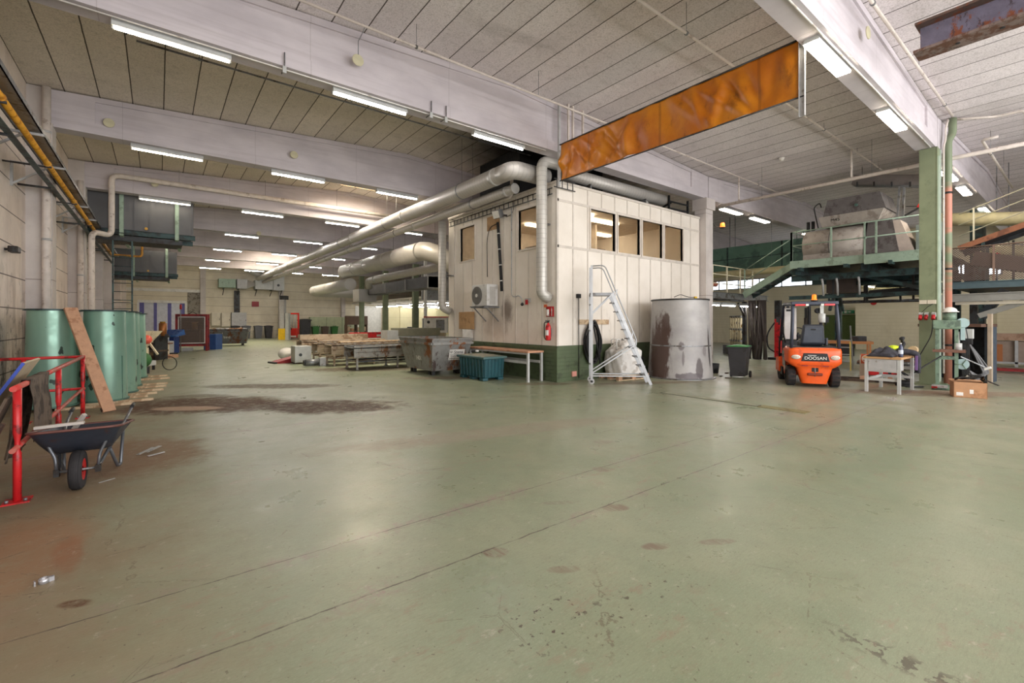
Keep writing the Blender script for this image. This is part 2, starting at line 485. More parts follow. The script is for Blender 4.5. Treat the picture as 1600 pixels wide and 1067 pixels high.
def rust_mat(name, paint, rust=(112,66,38), dark=(58,44,38), amt=.5, scale=2.5, rough=.6, purple=None):
    n = N(name)
    X, Y, Z = n.xyz()
    a = n.noise(scale*2, 6)
    base = n.mix(n.ramp(a, .3, .7), tuple(c*.85 for c in srgb(*paint)), tuple(min(1, c*1.12) for c in srgb(*paint)))
    d = n.noise(scale, 9, .72, n.map((1.2, 1.2, .7)))
    base = n.mix(n.ramp(d, .60-amt*.25, .67-amt*.22), base, srgb(*rust))
    e = n.noise(scale*1.7, 9, .75, n.map((1,1,.5), (3,7,1)))
    base = n.mix(n.ramp(e, .56, .63), base, srgb(*dark))
    if purple:
        q = n.noise(scale*.9, 6, .7, n.map((1,1,.5), (9,2,4)))
        base = n.mix(n.ramp(q, .5, .7, 0, .8), base, srgb(*purple))
    n.set('Base Color', base); n.set('Roughness', n.ramp(d, .3, .7, rough-.1, rough+.2))
    n.set('Metallic', .25)
    n.bump(n.noise(35, 5, .7), .2, .004)
    return n.m

def galv_mat(name, col=(176,178,178), rings=0.0, axis=1, rough=.34, metal=.75):
    """galvanised sheet; rings gives the lock-seam pitch of spiral duct along local axis"""
    n = N(name)
    a = n.noise(1.3, 4); b = n.vor(26)
    base = n.mix(n.ramp(a, .3, .7), tuple(c*.88 for c in srgb(*col)), srgb(*col))
    base = n.mix(n.ramp(b, .1, .6, 0, .12), base, tuple(c*.8 for c in srgb(*col)))
    if rings:
        cc = n.xyz()[axis]
        ln = n.line(cc, rings, .012)
        base = n.mix(n.math('MULTIPLY', ln, .4), base, tuple(c*.5 for c in srgb(*col)))
        n.bump(ln, .4, .006)
    n.set('Base Color', base); n.set('Metallic', metal)
    n.set('Roughness', n.ramp(n.noise(3, 4), .3, .7, rough-.06, rough+.1))
    return n.m

FLOOR = floor_mat()
WALL_W = concrete_panel_mat('dirty_white_panels', (220,206,194), (238,226,216), (84,72,66), .64, 1.0, 0, gcol=(112,84,62), gtop=3.4)
WALL_N = concrete_panel_mat('cream_panels', (214,204,182), (230,221,200), (128,112,92), .8, .30, .1, gtop=1.6)
WALL_E = concrete_panel_mat('cream_masonry', (220,212,186), (230,223,200), (212,204,178), .2, .12, 0)
YELLOWISH = concrete_panel_mat('pale_yellow_panels', (226,218,178), (236,229,192), (176,164,122), 1.2, .10, .3)
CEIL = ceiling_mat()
BEAM = beam_mat()
PILASTER = concrete_panel_mat('painted_pilaster', (192,184,180), (212,205,200), (150,140,134), 3.0, .55, .4)
GALV = galv_mat('galvanised_sheet', (190,188,184), 0, 1, .45, .4)
SPIRAL_Y = galv_mat('spiral_duct_along', (196,192,186), .13, 1, .48, .35)
SPIRAL_X = galv_mat('spiral_duct_across', (196,192,186), .13, 0, .48, .35)
SPIRAL_Z = galv_mat('spiral_duct_upright', (200,197,190), .13, 2, .48, .35)
BIGDUCT = galv_mat('large_duct_sheet', (196,193,188), 0, 1, .48, .35)
DARKGALV = galv_mat('dull_dark_sheet', (98,98,100), 0, 1, .5, .3)
TANKGREEN = None
ALU = M('aluminium', (168,170,172), .4, .6, var=.05)
STEEL = M('grey_steel', (134,136,138), .45, .6, dirt=(92,86,80), amt=.35)
DKSTEEL = M('dark_steel', (60,62,64), .5, .4, dirt=(44,38,34), amt=.5)
BLACKSTEEL = M('black_steel', (34,34,36), .5, .3)
GREYPAINT = M('grey_enamel', (176,176,176), .45, 0, dirt=(140,132,124), amt=.1, scale=5)
LIGHTGREY = M('light_grey_enamel', (186,188,186), .45)
WHITE = M('white_enamel', (228,226,220), .45, dirt=(190,182,170), amt=.1)
WHITEPIPE = M('white_painted_pipe', (214,204,196), .5, dirt=(172,158,148), amt=.12, scale=4)
GREEN = M('green_steel_paint', (104,132,112), .45, .1, dirt=(84,104,90), amt=.25)
DKGREEN = M('dark_green_steel', (52,76,76), .5, .2, dirt=(36,44,44), amt=.5)
PALEGREEN = M('pale_green_paint', (150,172,154), .5, 0, dirt=(124,142,124), amt=.25)
COLGREEN = M('column_green', (124,134,106), .5, 0, dirt=(114,124,97), amt=.3, scale=1.6)
TEALGREEN = M('teal_green_sheet', (92,128,114), .5, .1, dirt=(72,100,92), amt=.4, scale=1.5)
DADO = M('dark_green_boards', (84,98,70), .5, 0, dirt=(66,76,54), amt=.3)
RED = M('red_paint', (196,34,38), .4, 0, dirt=(120,24,26), amt=.35, scale=6)
DKRED = M('dark_red_paint', (140,32,36), .45, 0, dirt=(92,24,26), amt=.3)
ORANGEPIPE = M('yellow_gas_pipe', (214,154,52), .4, 0, dirt=(176,116,36), amt=.4, scale=4)
ORANGE = M('forklift_orange', (232,92,28), .35, 0, dirt=(206,76,22), amt=.1, scale=5, var=.04)
BLACK = M('black_rubber', (30,30,32), .75)
PLBLACK = M('black_plastic', (38,39,42), .45)
CHAR = M('charcoal_plastic', (58,58,62), .5, dirt=(44,42,42), amt=.3)
WOOD = M('raw_pine', (190,148,118), .7, 0, dirt=(164,120,92), amt=.25, scale=5)
PALEWOOD = M('pale_pine', (206,182,150), .7, 0, dirt=(170,140,108), amt=.4, scale=5)
DKWOOD = M('grimy_board', (84,70,58), .8, 0, dirt=(50,40,34), amt=.5)
BEECH = M('beech_worktop', (188,148,104), .5, 0, dirt=(150,108,70), amt=.4, scale=4)
CARD = M('brown_cardboard', (184,140,104), .85, 0, dirt=(160,116,82), amt=.2)
HARDBOARD = M('tan_hardboard', (182,146,104), .75, 0, dirt=(150,116,78), amt=.3)
PAPER = M('white_paper', (226,224,220), .8)
BLUE = M('blue_plastic', (40,92,160), .4, 0, dirt=(26,62,116), amt=.3)
PURPLEBLUE = M('violet_blue_door', (92,88,156), .45)
YELLOW = M('yellow_paint', (226,184,38), .4)
CHROME = M('chrome', (210,210,210), .15, 1.0)
BRASS = M('dull_brass', (170,130,60), .35, .8)
SHADEBLACK = M('shade_black', (24,22,21), .9)  # black that stands in for the shade above the cabin
CONCRETE = M('bare_concrete', (150,144,134), .85, 0, dirt=(110,102,92), amt=.4)
LAMPGLOW = EM('lamp_glow', (255,249,244), 95.0)
LAMPWARM = EM('lamp_warm_glow', (255,240,216), 30.0)
# ------------------------------------------------------------------ setting
XW, XE, YN, YS = -2.35, 34.4, 51.0, -8.0
XM = 16.0
def zr(x):
    if x <= XM: return 7.0 + .5*(1-abs(x-6.82)/9.18)
    return 7.0 + .5*(1-abs(x-25.2)/9.2)

def structure(o): return tag(o, kind='structure')

m = MB(); m.box(XW-.3, YS-1, -.2, XE+.3, YN+.3, 0)
structure(m.build('floor', FLOOR))
# ceiling slabs; two ridge roof lights, plus a last one added to brighten the far wall
HOLES = [(6.1, 7.6, 17.2, 19.6), (6.1, 7.6, 35.2, 37.4), (6.1, 7.6, 41.0, 43.4)]
xs = [XW-.3, 6.1, 6.82, 7.6, XM, 25.2, XE+.3]
ys = [YS, 17.2, 19.6, 35.2, 37.4, 41.0, 43.4, YN+.3]
m = MB()
for i in range(len(xs)-1):
    for j in range(len(ys)-1):
        if i in (1, 2) and j in (1, 3, 5): continue
        a, b, c, d = xs[i], xs[i+1], ys[j], ys[j+1]
        za, zb = zr(max(a, XW)), zr(min(b, XE))
        m.hexa([(a,c,za),(b,c,zb),(b,d,zb),(a,d,za)], [(a,c,za+.15),(b,c,zb+.15),(b,d,zb+.15),(a,d,za+.15)])
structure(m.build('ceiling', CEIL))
for k, (a, b, c, d) in enumerate(HOLES):
    m = MB()
    for q in ((a-.06,c-.06,b+.06,c), (a-.06,d,b+.06,d+.06), (a-.06,c,a,d), (b,c,b+.06,d)):
        m.box(q[0], q[1], 7.42, q[2], q[3], 8.05)
    structure(m.build('trim_%d' % (k+11), PALEWOOD))
m = MB(); m.box(XW-.3, YS, 0, XW, YN+.3, 7.15); structure(m.build('wall_west', WALL_W))
m = MB()
m.box(XW, YN, 0, -1.3, YN+.3, 7.6); m.box(-1.3, YN, 3.3, 1.9, YN+.3, 7.6); m.box(1.9, YN, 0, XE+.3, YN+.3, 7.6)
structure(m.build('wall_north', WALL_N))
m = MB(); m.box(XE, YS, 0, XE+.3, YN, 7.15); structure(m.build('wall_east', WALL_E))
# far left gate with violet stiles and frosted panes
d1 = MB()
for x0, x1 in ((-1.3,-.98), (-.32,-.1), (.66,.92), (1.55,1.9)): d1.box(x0, YN+.02, 0, x1, YN+.10, 3.3)
d1.box(-1.3, YN+.02, 0, 1.9, YN+.10, .3)
dd = structure(d1.build('door_1', PURPLEBLUE))
p = MB()
for x0, x1 in ((-.98,-.32), (-.1,.66), (.92,1.55)): p.box(x0, YN+.045, .3, x1, YN+.075, 3.3)
p.build('frosted_pane', M('frosted_white_pane', (196,198,206), .3), dd)
h = MB(); h.box(-1.42, YN-.16, 3.28, 2.02, YN, 3.5); h.build('shutter_box', WHITE, dd)
m = MB(); m.box(1.92, YN-.05, 0, 2.08, YN, 3.3); m.box(-1.46, YN-.05, 0, -1.3, YN, 3.3); m.box(-2.3, YN-.12, 4.3, 3.05, YN, 4.55)
structure(m.build('trim_3', WHITE))
m = MB(); m.box(2.1, YN-.03, 0, 3.05, YN, 4.3); structure(m.build('trim_4', CONCRETE))
# white roller door in the far bay
m = MB(); m.box(17.4, YN-.05, 0, 20.4, YN, 3.4)
for k in range(17): m.box(17.4, YN-.065, .2*k, 20.4, YN-.05, .2*k+.17)
structure(m.build('door_2', M('white_roller_door', (236,236,232), .5)))
# green double door in the east wall
m = MB(); m.box(XE-.06, 9.1, 0, XE, 10.95, 2.0); m.box(XE-.09, 9.1, 0, XE-.06, 9.17, 2.05); m.box(XE-.09, 10.88, 0, XE-.06, 10.95, 2.05); m.box(XE-.09, 9.1, 2.0, XE-.06, 10.95, 2.06); m.box(XE-.075, 10.0, 0, XE-.06, 10.03, 2.0)
d3 = structure(m.build('door_3', M('olive_green_door', (84,104,52), .5)))
h = MB(); h.box(XE-.14, 10.1, 1.0, XE-.06, 10.14, 1.04); h.box(XE-.14, 10.1, 1.0, XE-.11, 10.25, 1.03); h.build('door_handle', STEEL, d3)
# low block of rooms in front of the east wall
m = MB(); m.box(32.6, 3.2, 0, 34.4, 8.8, 2.52); m.box(32.55, 3.2, 2.52, 34.4, 8.85, 2.6)
structure(m.build('wall_block', WALL_E))
# green door in the east wall further right
m = MB(); m.box(XE-.06, .2, 0, XE, 1.35, 2.1); structure(m.build('door_4', M('olive_green_door', (84,104,52), .5)))
# low bright ceiling of the far side bay
m = MB(); m.box(17.0, 34.0, 3.55, XE, YN, 3.7)
for k in range(5): m.box(17.0, 36+3*k, 3.40, XE, 36.25+3*k, 3.55)
structure(m.build('trim_5', M('white_soffit', (226,222,214), .8)))
m = MB(); m.box(17.0, 33.9, 3.4, XE, 34.0, 7.2); structure(m.build('trim_6', GREYPAINT))
# ribbon window high in the east wall
m = MB()
for k in range(14): m.box(XE-.05, 3.0+1.5*k, 4.05, XE, 3.08+1.5*k, 4.75)
m.box(XE-.05, 3.0, 4.05, XE, 22.6, 4.11); m.box(XE-.05, 3.0, 4.70, XE, 22.6, 4.76)
w1 = structure(m.build('window_1', STEEL))
m = MB(); m.box(XE-.02, 3.05, 4.1, XE-.01, 22.5, 4.72); m.build('pane', EM('daylit_pane', (232,240,250), 3.0), w1)
# unseen glazed south side, added behind the viewer to house the fill lamp
m = MB(); m.box(XW-.3, YS-.3, 0, XE+.3, YS, .35); m.box(XW-.3, YS-.3, 6.85, XE+.3, YS, 7.6); m.box(20.2, YS-.3, .35, XE+.3, YS, 6.85)
structure(m.build('wall_south', WALL_N))
m = MB()
for k in range(16): m.box(-2.3+1.5*k-.04, YS-.2, .35, -2.3+1.5*k+.04, YS-.1, 6.85)
for z in (.35, 2.5, 4.7, 6.78): m.box(-2.3, YS-.2, z, 20.2, YS-.1, z+.07)
structure(m.build('window_added', STEEL))
# yellowish side wall of the far bay, with pilasters
m = MB(); m.box(20.6, YN-.9, 0, XE, YN-.7, 3.5)
for x in (22.3, 24.6, 27.1, 29.6, 32): m.box(x, YN-1.0, 0, x+.35, YN-.9, 3.5)
structure(m.build('wall_bay', YELLOWISH))

# pilasters
ORD = ['first','second','third','fourth','fifth','sixth','seventh','eighth','ninth','tenth','eleventh','twelfth']
for k, y in enumerate((9, 15, 21, 27, 33, 39, 45)):
    m = MB(); m.box(XW, y-.28, 0, -1.92, y+.22, 6.2); m.box(XW, y-.22, 6.2, -1.95, y+.16, 7.0)
    tag(m.build('wall_column', PILASTER), 'white concrete column on the left wall under the %s roof beam from the viewer' % ORD[k+1], 'column')
for k, x in enumerate((3.05, 9.6, 15.8)):
    m = MB(); m.box(x, YN-.3, 0, x+.42, YN, 6.6)
    tag(m.build('wall_column', PILASTER), ['white column on the far wall right of the violet gate', 'white column on the far wall behind the red pallet stacker', 'white column at the right end of the far cream wall'][k], 'column')

# roof beams: precast, deeper at mid span, with a bottom flange and thick ends
def roof_beam(y, x0, x1, label):
    m = MB()
    mid = (x0+x1)/2
    top = [(x1, zr(x1)-.02), (mid+1, zr(mid+1)-.01), (mid, zr(mid)-.005), (mid-1, zr(mid-1)-.01), (x0, zr(x0)-.02)]
    m.prism([(x0, 6.4), (x1, 6.4)] + top, 'y', y-.15, y+.15)
    m.box(x0, y-.2, 6.15, x1, y+.2, 6.4)
    for a, b in ((x0, x0+1.1), (x1-1.1, x1)):
        za, zb = zr(a)-.03, zr(b)-.03
        m.prism([(a, 6.4), (b, 6.4), (b, zb), (a, za)], 'y', y-.2, y+.2)
    m.prism([(x0, zr(x0)-.14), (mid, zr(mid)-.14), (x1, zr(x1)-.14), (x1, zr(x1)-.02), (mid, zr(mid)-.005), (x0, zr(x0)-.02)], 'y', y-.19, y+.19)
    o = m.build('roof_beam', BEAM)
    return tag(o, label, 'beam')
BN = {-3: 'above the viewer', 3: 'nearest the viewer', 9: 'passing over the front of the white cabin', 15: 'over the back of the white cabin', 21: 'fourth from the viewer', 27: 'fifth from the viewer', 33: 'sixth from the viewer', 39: 'seventh from the viewer', 45: 'nearest the far wall'}
for y in (3, 9, 15, 21, 27, 33, 39, 45):
    roof_beam(2.76 if y == 3 else y, XW+.05, XM-.02, 'white concrete roof beam of the left bays, %s' % BN[y])
for y in (3, 9, 15, 21, 27, 33, 39, 45):
    roof_beam(2.76 if y == 3 else y, XM+.02, XE-.05, {3: 'white concrete roof beam of the right hall, from the green column', 9: 'white concrete roof beam of the right hall, from the white column by the tank', 15: 'white concrete roof beam of the right hall, beyond the green overhead box duct'}.get(y, 'white concrete roof beam of the far right bay, %s' % BN[y]))

# columns on the middle line
def column(y, mat, label, w=.42):
    t = thing('column', label, 'column', (XM, y, 0))
    m = MB(); m.box(-w/2, -.18, 0, w/2, .18, 6.14); m.build('shaft', mat, t, bevel=.008)
    m = MB(); m.box(-w/2-.012, -.18, 0, -w/2, -.165, 6.14); m.build('edge_strip', mat, t)
    m = MB(); m.box(-.3, -.3, 0, .3, .3, .03); m.build('base_plate', mat, t)
    return t
gc = column(2.70, COLGREEN, 'green steel column with sockets beside the drill press', .46)
m = MB(); m.box(-.19, -.215, .1, -.11, -.18, 5.9); m.build('cable_trunking', M('trunking_pale', (176,192,178), .45), gc)
m = MB(); m.box(.0, -.21, .1, .04, -.18, 6.1); m.build('cable_trunking', M('trunking_pale', (176,192,178)), gc)
m = MB(); m.box(XM-.24, 8.76, 0, XM+.24, 9.2, 6.15); m.box(XM-.30, 8.7, 5.75, XM+.30, 9.26, 6.15)
tag(m.build('column', PILASTER), 'white concrete column between the cabin and the green overhead duct', 'column')
for k, y in enumerate((33, 39, 45)):
    column(y, COLGREEN, ['green steel column in the far bay, widest and nearest the cabin', 'green steel column in the far bay, middle of three', 'green steel column in the far bay, beside the far cream wall'][k])
m = MB(); m.box(15.6, 30.6, 0, 15.78, 30.78, 6.2); tag(m.build('post', WHITE), 'slim white post right of the widest far green column', 'post')

# ------------------------------------------------------------------ lamps
def tube_light(x, y, z, label, wide=False, L=1.52, rz=0.0, glow=None, group=None):
    t = thing('ceiling_light', label, 'light', (x, y, z), rz, group)
    w = .24 if wide else .15
    m = MB()
    if wide:
        m.prism([(-w/2, .005), (w/2, .005), (w/2*.8, .07), (-w/2*.8, .07)], 'x', 0, L)
    else:
        m.prism([(-w/2, .0), (w/2, .0), (w/2, .055), (w/2*.5, .12), (-w/2*.5, .12), (-w/2, .055)], 'x', 0, L)
    m.build('housing', LIGHTGREY, t)
    g = MB()
    if wide: g.box(.02, -w/2+.015, -.025, L-.02, w/2-.015, .006)
    else: g.cyl((.03, 0, -.018), (L-.03, 0, -.018), .014, n=8)
    g.build('diffuser', glow or LAMPGLOW, t)
    for s in (() if wide else (0, L-.02)):
        c = MB(); c.box(s, -.02, -.035, s+.02, .02, .01); c.build('end_cap', LIGHTGREY, t)
    return t
NTH = ['first', 'second', 'third', 'fourth', 'fifth']
BL = {9: 'under the beam over the cabin front', 15: 'under the second beam of the left bays', 21: 'under the third beam of the left bays', 27: 'under the fourth beam of the left bays', 33: 'under the fifth beam of the left bays', 39: 'under the sixth beam of the left bays', 45: 'under the last beam before the far wall'}
for y in (9, 15, 21, 27, 33, 39, 45):
    for k, x in enumerate((-.55, 2.63, 5.83) if y < 16 else (-.55, 2.63, 5.83, 9.03, 12.23)):
        tube_light(x, y, 6.04, 'tube light %s, %s from the left wall' % (BL[y], NTH[k]), glow=LAMPGLOW if k else LAMPWARM)
for k, x in enumerate((8.17, 12.07, 18.3, 20.9, 25.4, 28.3)):
    tube_light(x, 2.79, 6.08, 'wide glowing ceiling light on the nearest beam, %s counted from the orange curtain' % ORD[k], True, glow=LAMPWARM)
for k, x in enumerate((17.35, 19.85, 25.5)):
    tube_light(x, 9.0, 6.04, 'wide ceiling light on the beam right of the white column, %s from that column' % ORD[k], True, glow=LAMPWARM)
for k, x in enumerate((17.6, 18.95, 20.6, 21.9)):
    tube_light(x, 9.85, 2.34, 'tube light under the grey catwalk, %s from the white column' % ORD[k], L=1.2)
for k, (x, y) in enumerate(((22.6, 5.8), (22.6, 4.6))):
    tube_light(x, y, 3.1, ['tube light under the green platform, left of two', 'tube light under the green platform, right of two beside the green column'][k], L=1.3, glow=LAMPWARM)
n = 0
for y in (35.0, 37.6, 40.6, 43.6, 46.6, 49):
    for x in (19.0, 22.2, 25.4):
        tube_light(x, y, 3.28, 'bright tube light on the low ceiling of the far bay', L=1.5, group='tube lights on the low far ceiling')
# daylight through the roof lights, plus an added fill lamp on the south side
def area(name, loc, rot, sx, sy, e, col=(1, .96, .9)):
    l = bpy.data.lights.new(name, 'AREA'); l.shape = 'RECTANGLE'; l.size = sx; l.size_y = sy; l.energy = e; l.color = col
    o = bpy.data.objects.new(name, l); link(o); o.location = loc; o.rotation_euler = rot
    return o
for k, (a, b, c, d) in enumerate(HOLES):
    area('roof_daylight_fill', ((a+b)/2, (c+d)/2, 7.95), (0, 0, 0), b-a-.1, d-c-.1, (560, 480, 420)[k], (1, .88, .68))  # the last is an added fill for the far wall
area('south_fill', (9, YS+.3, 3.6), (R(112), 0, 0), 22, 6.4, 1900, (1, .985, .985))  # broad fill lamp added behind the viewer
W = bpy.data.worlds.new('World'); SC.world = W; W.use_nodes = True
bg = W.node_tree.nodes['Background']; bg.inputs[0].default_value = (1, .985, .985, 1); bg.inputs[1].default_value = 1.2
# ------------------------------------------------------------------ ducts, pipes and other hung things
def rod(parent, x, y, z0, z1, r=.006, name='hanger_rod', mat=None):
    m = MB(); m.cyl((x,y,z0), (x,y,z1), r, n=6); return m.build(name, mat or STEEL, parent)

# pair of spiral ducts running the length of the left bays
def long_duct(label, x, z, r, y0, y1, ye):
    t = thing('hanging_duct', label, 'duct')
    m = MB(); m.cyl((x,y0,z), (x,y1,z), r, n=28, caps=False); m.build('duct_pipe', SPIRAL_Y, t)
    if ye < 9.6:
        m = MB(); m.cyl((x,y0-.02,z), (x,y0,z), r+.012, n=24); m.build('end_cap', GALV, t)
    else:
        m = MB(); m.tube(bend([(x,y0,z),(x,ye,z),(x+1.2,ye,z)], .4, 7), r, n=28); m.build('elbow', SPIRAL_X, t)
    for y in (10.6, 16.6, 22.6, 28.6, 34.6, 40.6, 46.6):
        m = MB(); m.cyl((x,y-.08,z), (x,y+.08,z), r+.008, n=28); m.build('sleeve', GALV, t)
    for y in (12.4, 18.4, 24.4, 30.4, 36.4, 42.4):
        m = MB(); m.cyl((x,y-.015,z), (x,y+.015,z), r+.014, n=24); m.build('clamp_ring', STEEL, t)
        rod(t, x, y, z+r, zr(x))
    return t
long_duct('long silver spiral duct under the roof, upper and thicker of the pair', 7.62, 5.78, .24, 10.3, 49.6, 9.75)
long_duct('long silver spiral duct under the roof, lower and thinner of the pair', 8.03, 5.44, .14, 10.2, 49.6, 9.55)

# thick duct from behind the cabin: straight, then an elbow down to the right
t = thing('hanging_duct', 'thick silver duct left of the cabin with a downward elbow', 'duct')
m = MB(); m.cyl((10, 20.0, 5.02), (10, 31.4, 5.02), .45, n=40); m.build('duct_pipe', BIGDUCT, t)
el = [(10, 20.0, 5.02), (10.12, 19.55, 4.97), (10.45, 19.15, 4.8), (10.95, 18.85, 4.45), (11.6, 18.6, 3.9), (12.4, 18.3, 3.2)]
m = MB(); m.tube(el, .45, n=36, caps=False); m.build('elbow', BIGDUCT, t)
for y in (22.6, 24.0, 26.9, 29.0):
    m = MB(); m.cyl((10,y-.02,5.02), (10,y+.02,5.02), .462, n=40); m.build('flange', GALV, t)
for y in (23.3, 28.3): rod(t, 10, y, 5.46, zr(10), .012)
m = MB(); m.sph((10,31.4,5.02), .45, 28, 10, ys=.35); m.build('end_dome', BIGDUCT, t)
t = thing('hanging_duct', 'slimmer silver duct running below the thick elbowed duct', 'duct')
m = MB(); m.cyl((11.0, 19.7, 4.35), (11.0, 29.2, 4.35), .22, n=28); m.build('duct_pipe', BIGDUCT, t)
m = MB(); m.tube([(11.0,29.2,4.35),(11.0,29.6,4.3),(11.1,29.9,4.1),(11.2,30.0,3.9)], .22, n=24); m.build('elbow', BIGDUCT, t)
for y in (20.5, 24): rod(t, 11.0, y, 4.57, zr(11), .008)
m = MB(); m.cyl((11,28.3,4.35), (11,28.45,4.35), .25, n=28); m.build('flange', GALV, t)
# lower duct further back, turning right at its far end
t = thing('hanging_duct', 'grey silver duct far back, low, turning right at its end', 'duct')
pth = bend([(10, 30.2, 4.10), (10, 40.0, 4.10), (15.5, 40.0, 4.05)], 1.3, 8)
m = MB(); m.tube(pth, .40, n=32); m.build('duct_pipe', BIGDUCT, t)
for y in (32.2, 34.8, 37.4):
    m = MB(); m.cyl((10,y-.02,4.1), (10,y+.02,4.1), .414, n=32); m.build('flange', GALV, t)
rod(t, 10, 34, 4.5, zr(10), .01); rod(t, 14, 40, 4.44, zr(14), .01)
# square box duct under them
t = thing('hanging_duct', 'square grey sheet duct with cross folds between the far green columns', 'duct')
m = MB(); m.box(12.2, 23.5, 3.6, 13.1, 33.0, 4.25); m.build('duct_box', DARKGALV, t, bevel=.01)
m = MB()
for y in (23.5, 26.5, 29.7, 32.9): m.box(12.16, y, 3.56, 13.14, y+.05, 4.29)
m.build('flange_frames', GALV, t)
m = MB(); m.box(11.5, 32.9, 3.1, 12.8, 34.2, 4.0); m.build('duct_end_box', GALV, t)
rod(t, 12.6, 25, 4.25, zr(12.6)); rod(t, 12.6, 31, 4.25, zr(12.6))
t = thing('hanging_duct', 'broad pale duct crossing behind the far green columns', 'duct')
m = MB(); m.cyl((17.2, 33.2, 4.75), (33.5, 33.2, 4.75), .55, n=32); m.build('duct_pipe', BIGDUCT, t)
for x in (20, 23, 26):
    m = MB(); m.cyl((x,33.2,4.75), (x+.05,33.2,4.75), .565, n=32); m.build('flange', GALV, t)
rod(t, 19, 33.2, 5.3, zr(19)); rod(t, 25, 33.2, 5.3, zr(25))

# upright spiral ducts against the cabin side
t = thing('wall_mounted_duct', 'upright spiral duct on the cabin side nearest the corner', 'duct')
m = MB(); m.tube(bend([(8.85, 9.32, 6.05), (8.27, 9.32, 6.05), (8.27, 9.32, 2.4), (8.5, 9.28, 2.28)], .32, 7), .15, n=24); m.build('duct_pipe', SPIRAL_Z, t)
m = MB(); m.box(8.40, 9.25, 4.3, 8.53, 9.39, 4.34); m.build('wall_bracket', STEEL, t)
t = thing('wall_mounted_duct', 'upright spiral duct at the far left end of the cabin side', 'duct')
m = MB(); m.tube(bend([(8.22, 14.75, 5.3), (8.22, 14.75, 2.15), (8.5, 14.6, 2.0)], .3, 7), .14, n=24); m.build('duct_pipe', SPIRAL_Z, t)
m = MB(); m.box(8.30, 14.45, 3.3, 8.53, 14.62, 3.34); m.build('wall_bracket', STEEL, t)

# air unit on the far wall where the duct pair ends
t = thing('wall_mounted_air_unit', 'row of pale metal air handling boxes on the far wall', 'air handler', (4.6, 50.2, 4.75))
for nm, b, mt in (('filter_box', (-.2,-.5,.05,1.15,.5,.85), PALEGREEN), ('fan_box', (1.25,-.5,0,2.1,.5,.9), GREYPAINT), ('heater_box', (2.75,-.55,0,4.3,.5,.9), LIGHTGREY), ('junction_box', (4.3,-.6,-.05,5.3,.5,1.75), LIGHTGREY)):
    m = MB(); m.box(*b); m.build(nm, mt, t, bevel=.02)
m = MB(); m.hexa([(2.1,-.5,.05),(2.75,-.2,.3),(2.75,.2,.3),(2.1,.5,.05)], [(2.1,-.5,.85),(2.75,-.2,.6),(2.75,.2,.6),(2.1,.5,.85)]); m.build('transition', GALV, t)
for z in (.45, 1.35):
    m = MB(); m.cyl((4.75,-.63,z), (4.75,-.6,z), .12, n=16); m.build('port', DKSTEEL, t)
m = MB(); m.tube(bend([(4.4,-.1,1.45), (3.2,-.1,1.35), (2.2,-.1,1.9)], .6, 6), .26, n=20); m.build('branch_duct', BIGDUCT, t)
for x in (.2, 1.4, 2.9, 4.2, 5.1):
    m = MB(); m.bar((x,-.5,-.05), (x,.6,-.05), .06, .08); m.bar((x,-.4,-.08), (x,.6,-.6), .05, .05); m.build('wall_bracket', DKSTEEL, t)
t = thing('wall_mounted_cable_duct', 'dark upright cable riser on the far wall below the air unit', 'riser')
m = MB(); m.box(5.75, 50.75, 1.9, 6.2, 51, 4.6)
for k in range(13): m.box(5.72, 50.72, 2.0+.2*k, 6.23, 50.75, 2.05+.2*k)
m.build('riser', DKSTEEL, t)

# heater units slung below the roof on the left
def air_box(label, x0, x1, y, z0, z1):
    t = thing('hanging_air_unit', label, 'air handler', (0, y, 0))
    m = MB(); m.box(x0, 0, z0, x1, 1.5, z1); m.build('casing', DARKGALV, t, bevel=.02)
    w = x1-x0
    for f in (.0, .26, .47, .60, .985):
        m = MB(); m.box(x0+w*f-.02, -.03, z0, x0+w*f+.03, .0, z1); m.build('seam_post', DARKGALV, t)
    m = MB(); m.channel((x0-.05, -.05, z0-.10), (x1+.05, -.05, z0-.10), .18, .07); m.build('carrier_beam', DKGREEN, t)
    m = MB(); m.channel((x0-.05, 1.5, z0-.10), (x1+.05, 1.5, z0-.10), .18, .07); m.build('carrier_beam', DKGREEN, t)
    for f in (.36, .84):
        x = x0+w*f
        m = MB(); m.box(x-.05, -.14, z0-.22, x+.07, -.06, z1+.3); m.build('strap', PALEGREEN, t)
        m = MB(); m.bar((x, -.10, z0-.2), (x+.15, 1.6, z0-.42), .10, .06); m.build('bearer', PALEGREEN, t)
    m = MB(); m.box(x0+.1, .1, z0-.38, x1-.35, 1.4, z0-.2); m.build('drip_tray', DKSTEEL, t)
    m = MB(); m.cyl((x0+w*.57, -.04, z0+.1), (x0+w*.57, -.12, z0+.1), .05, n=10); m.build('valve', BRASS, t)
    for f in (.1, .9):
        rod(t, x0+w*f, .3, z1, zr(x0+w*f), .01)
air_box('large dark sheet metal air unit slung under the roof, nearest the viewer', -2.25, 1.08, 21.55, 4.95, 6.35)
air_box('dark sheet metal air unit slung under the roof, further back', -2.25, .88, 33.6, 4.45, 5.75)

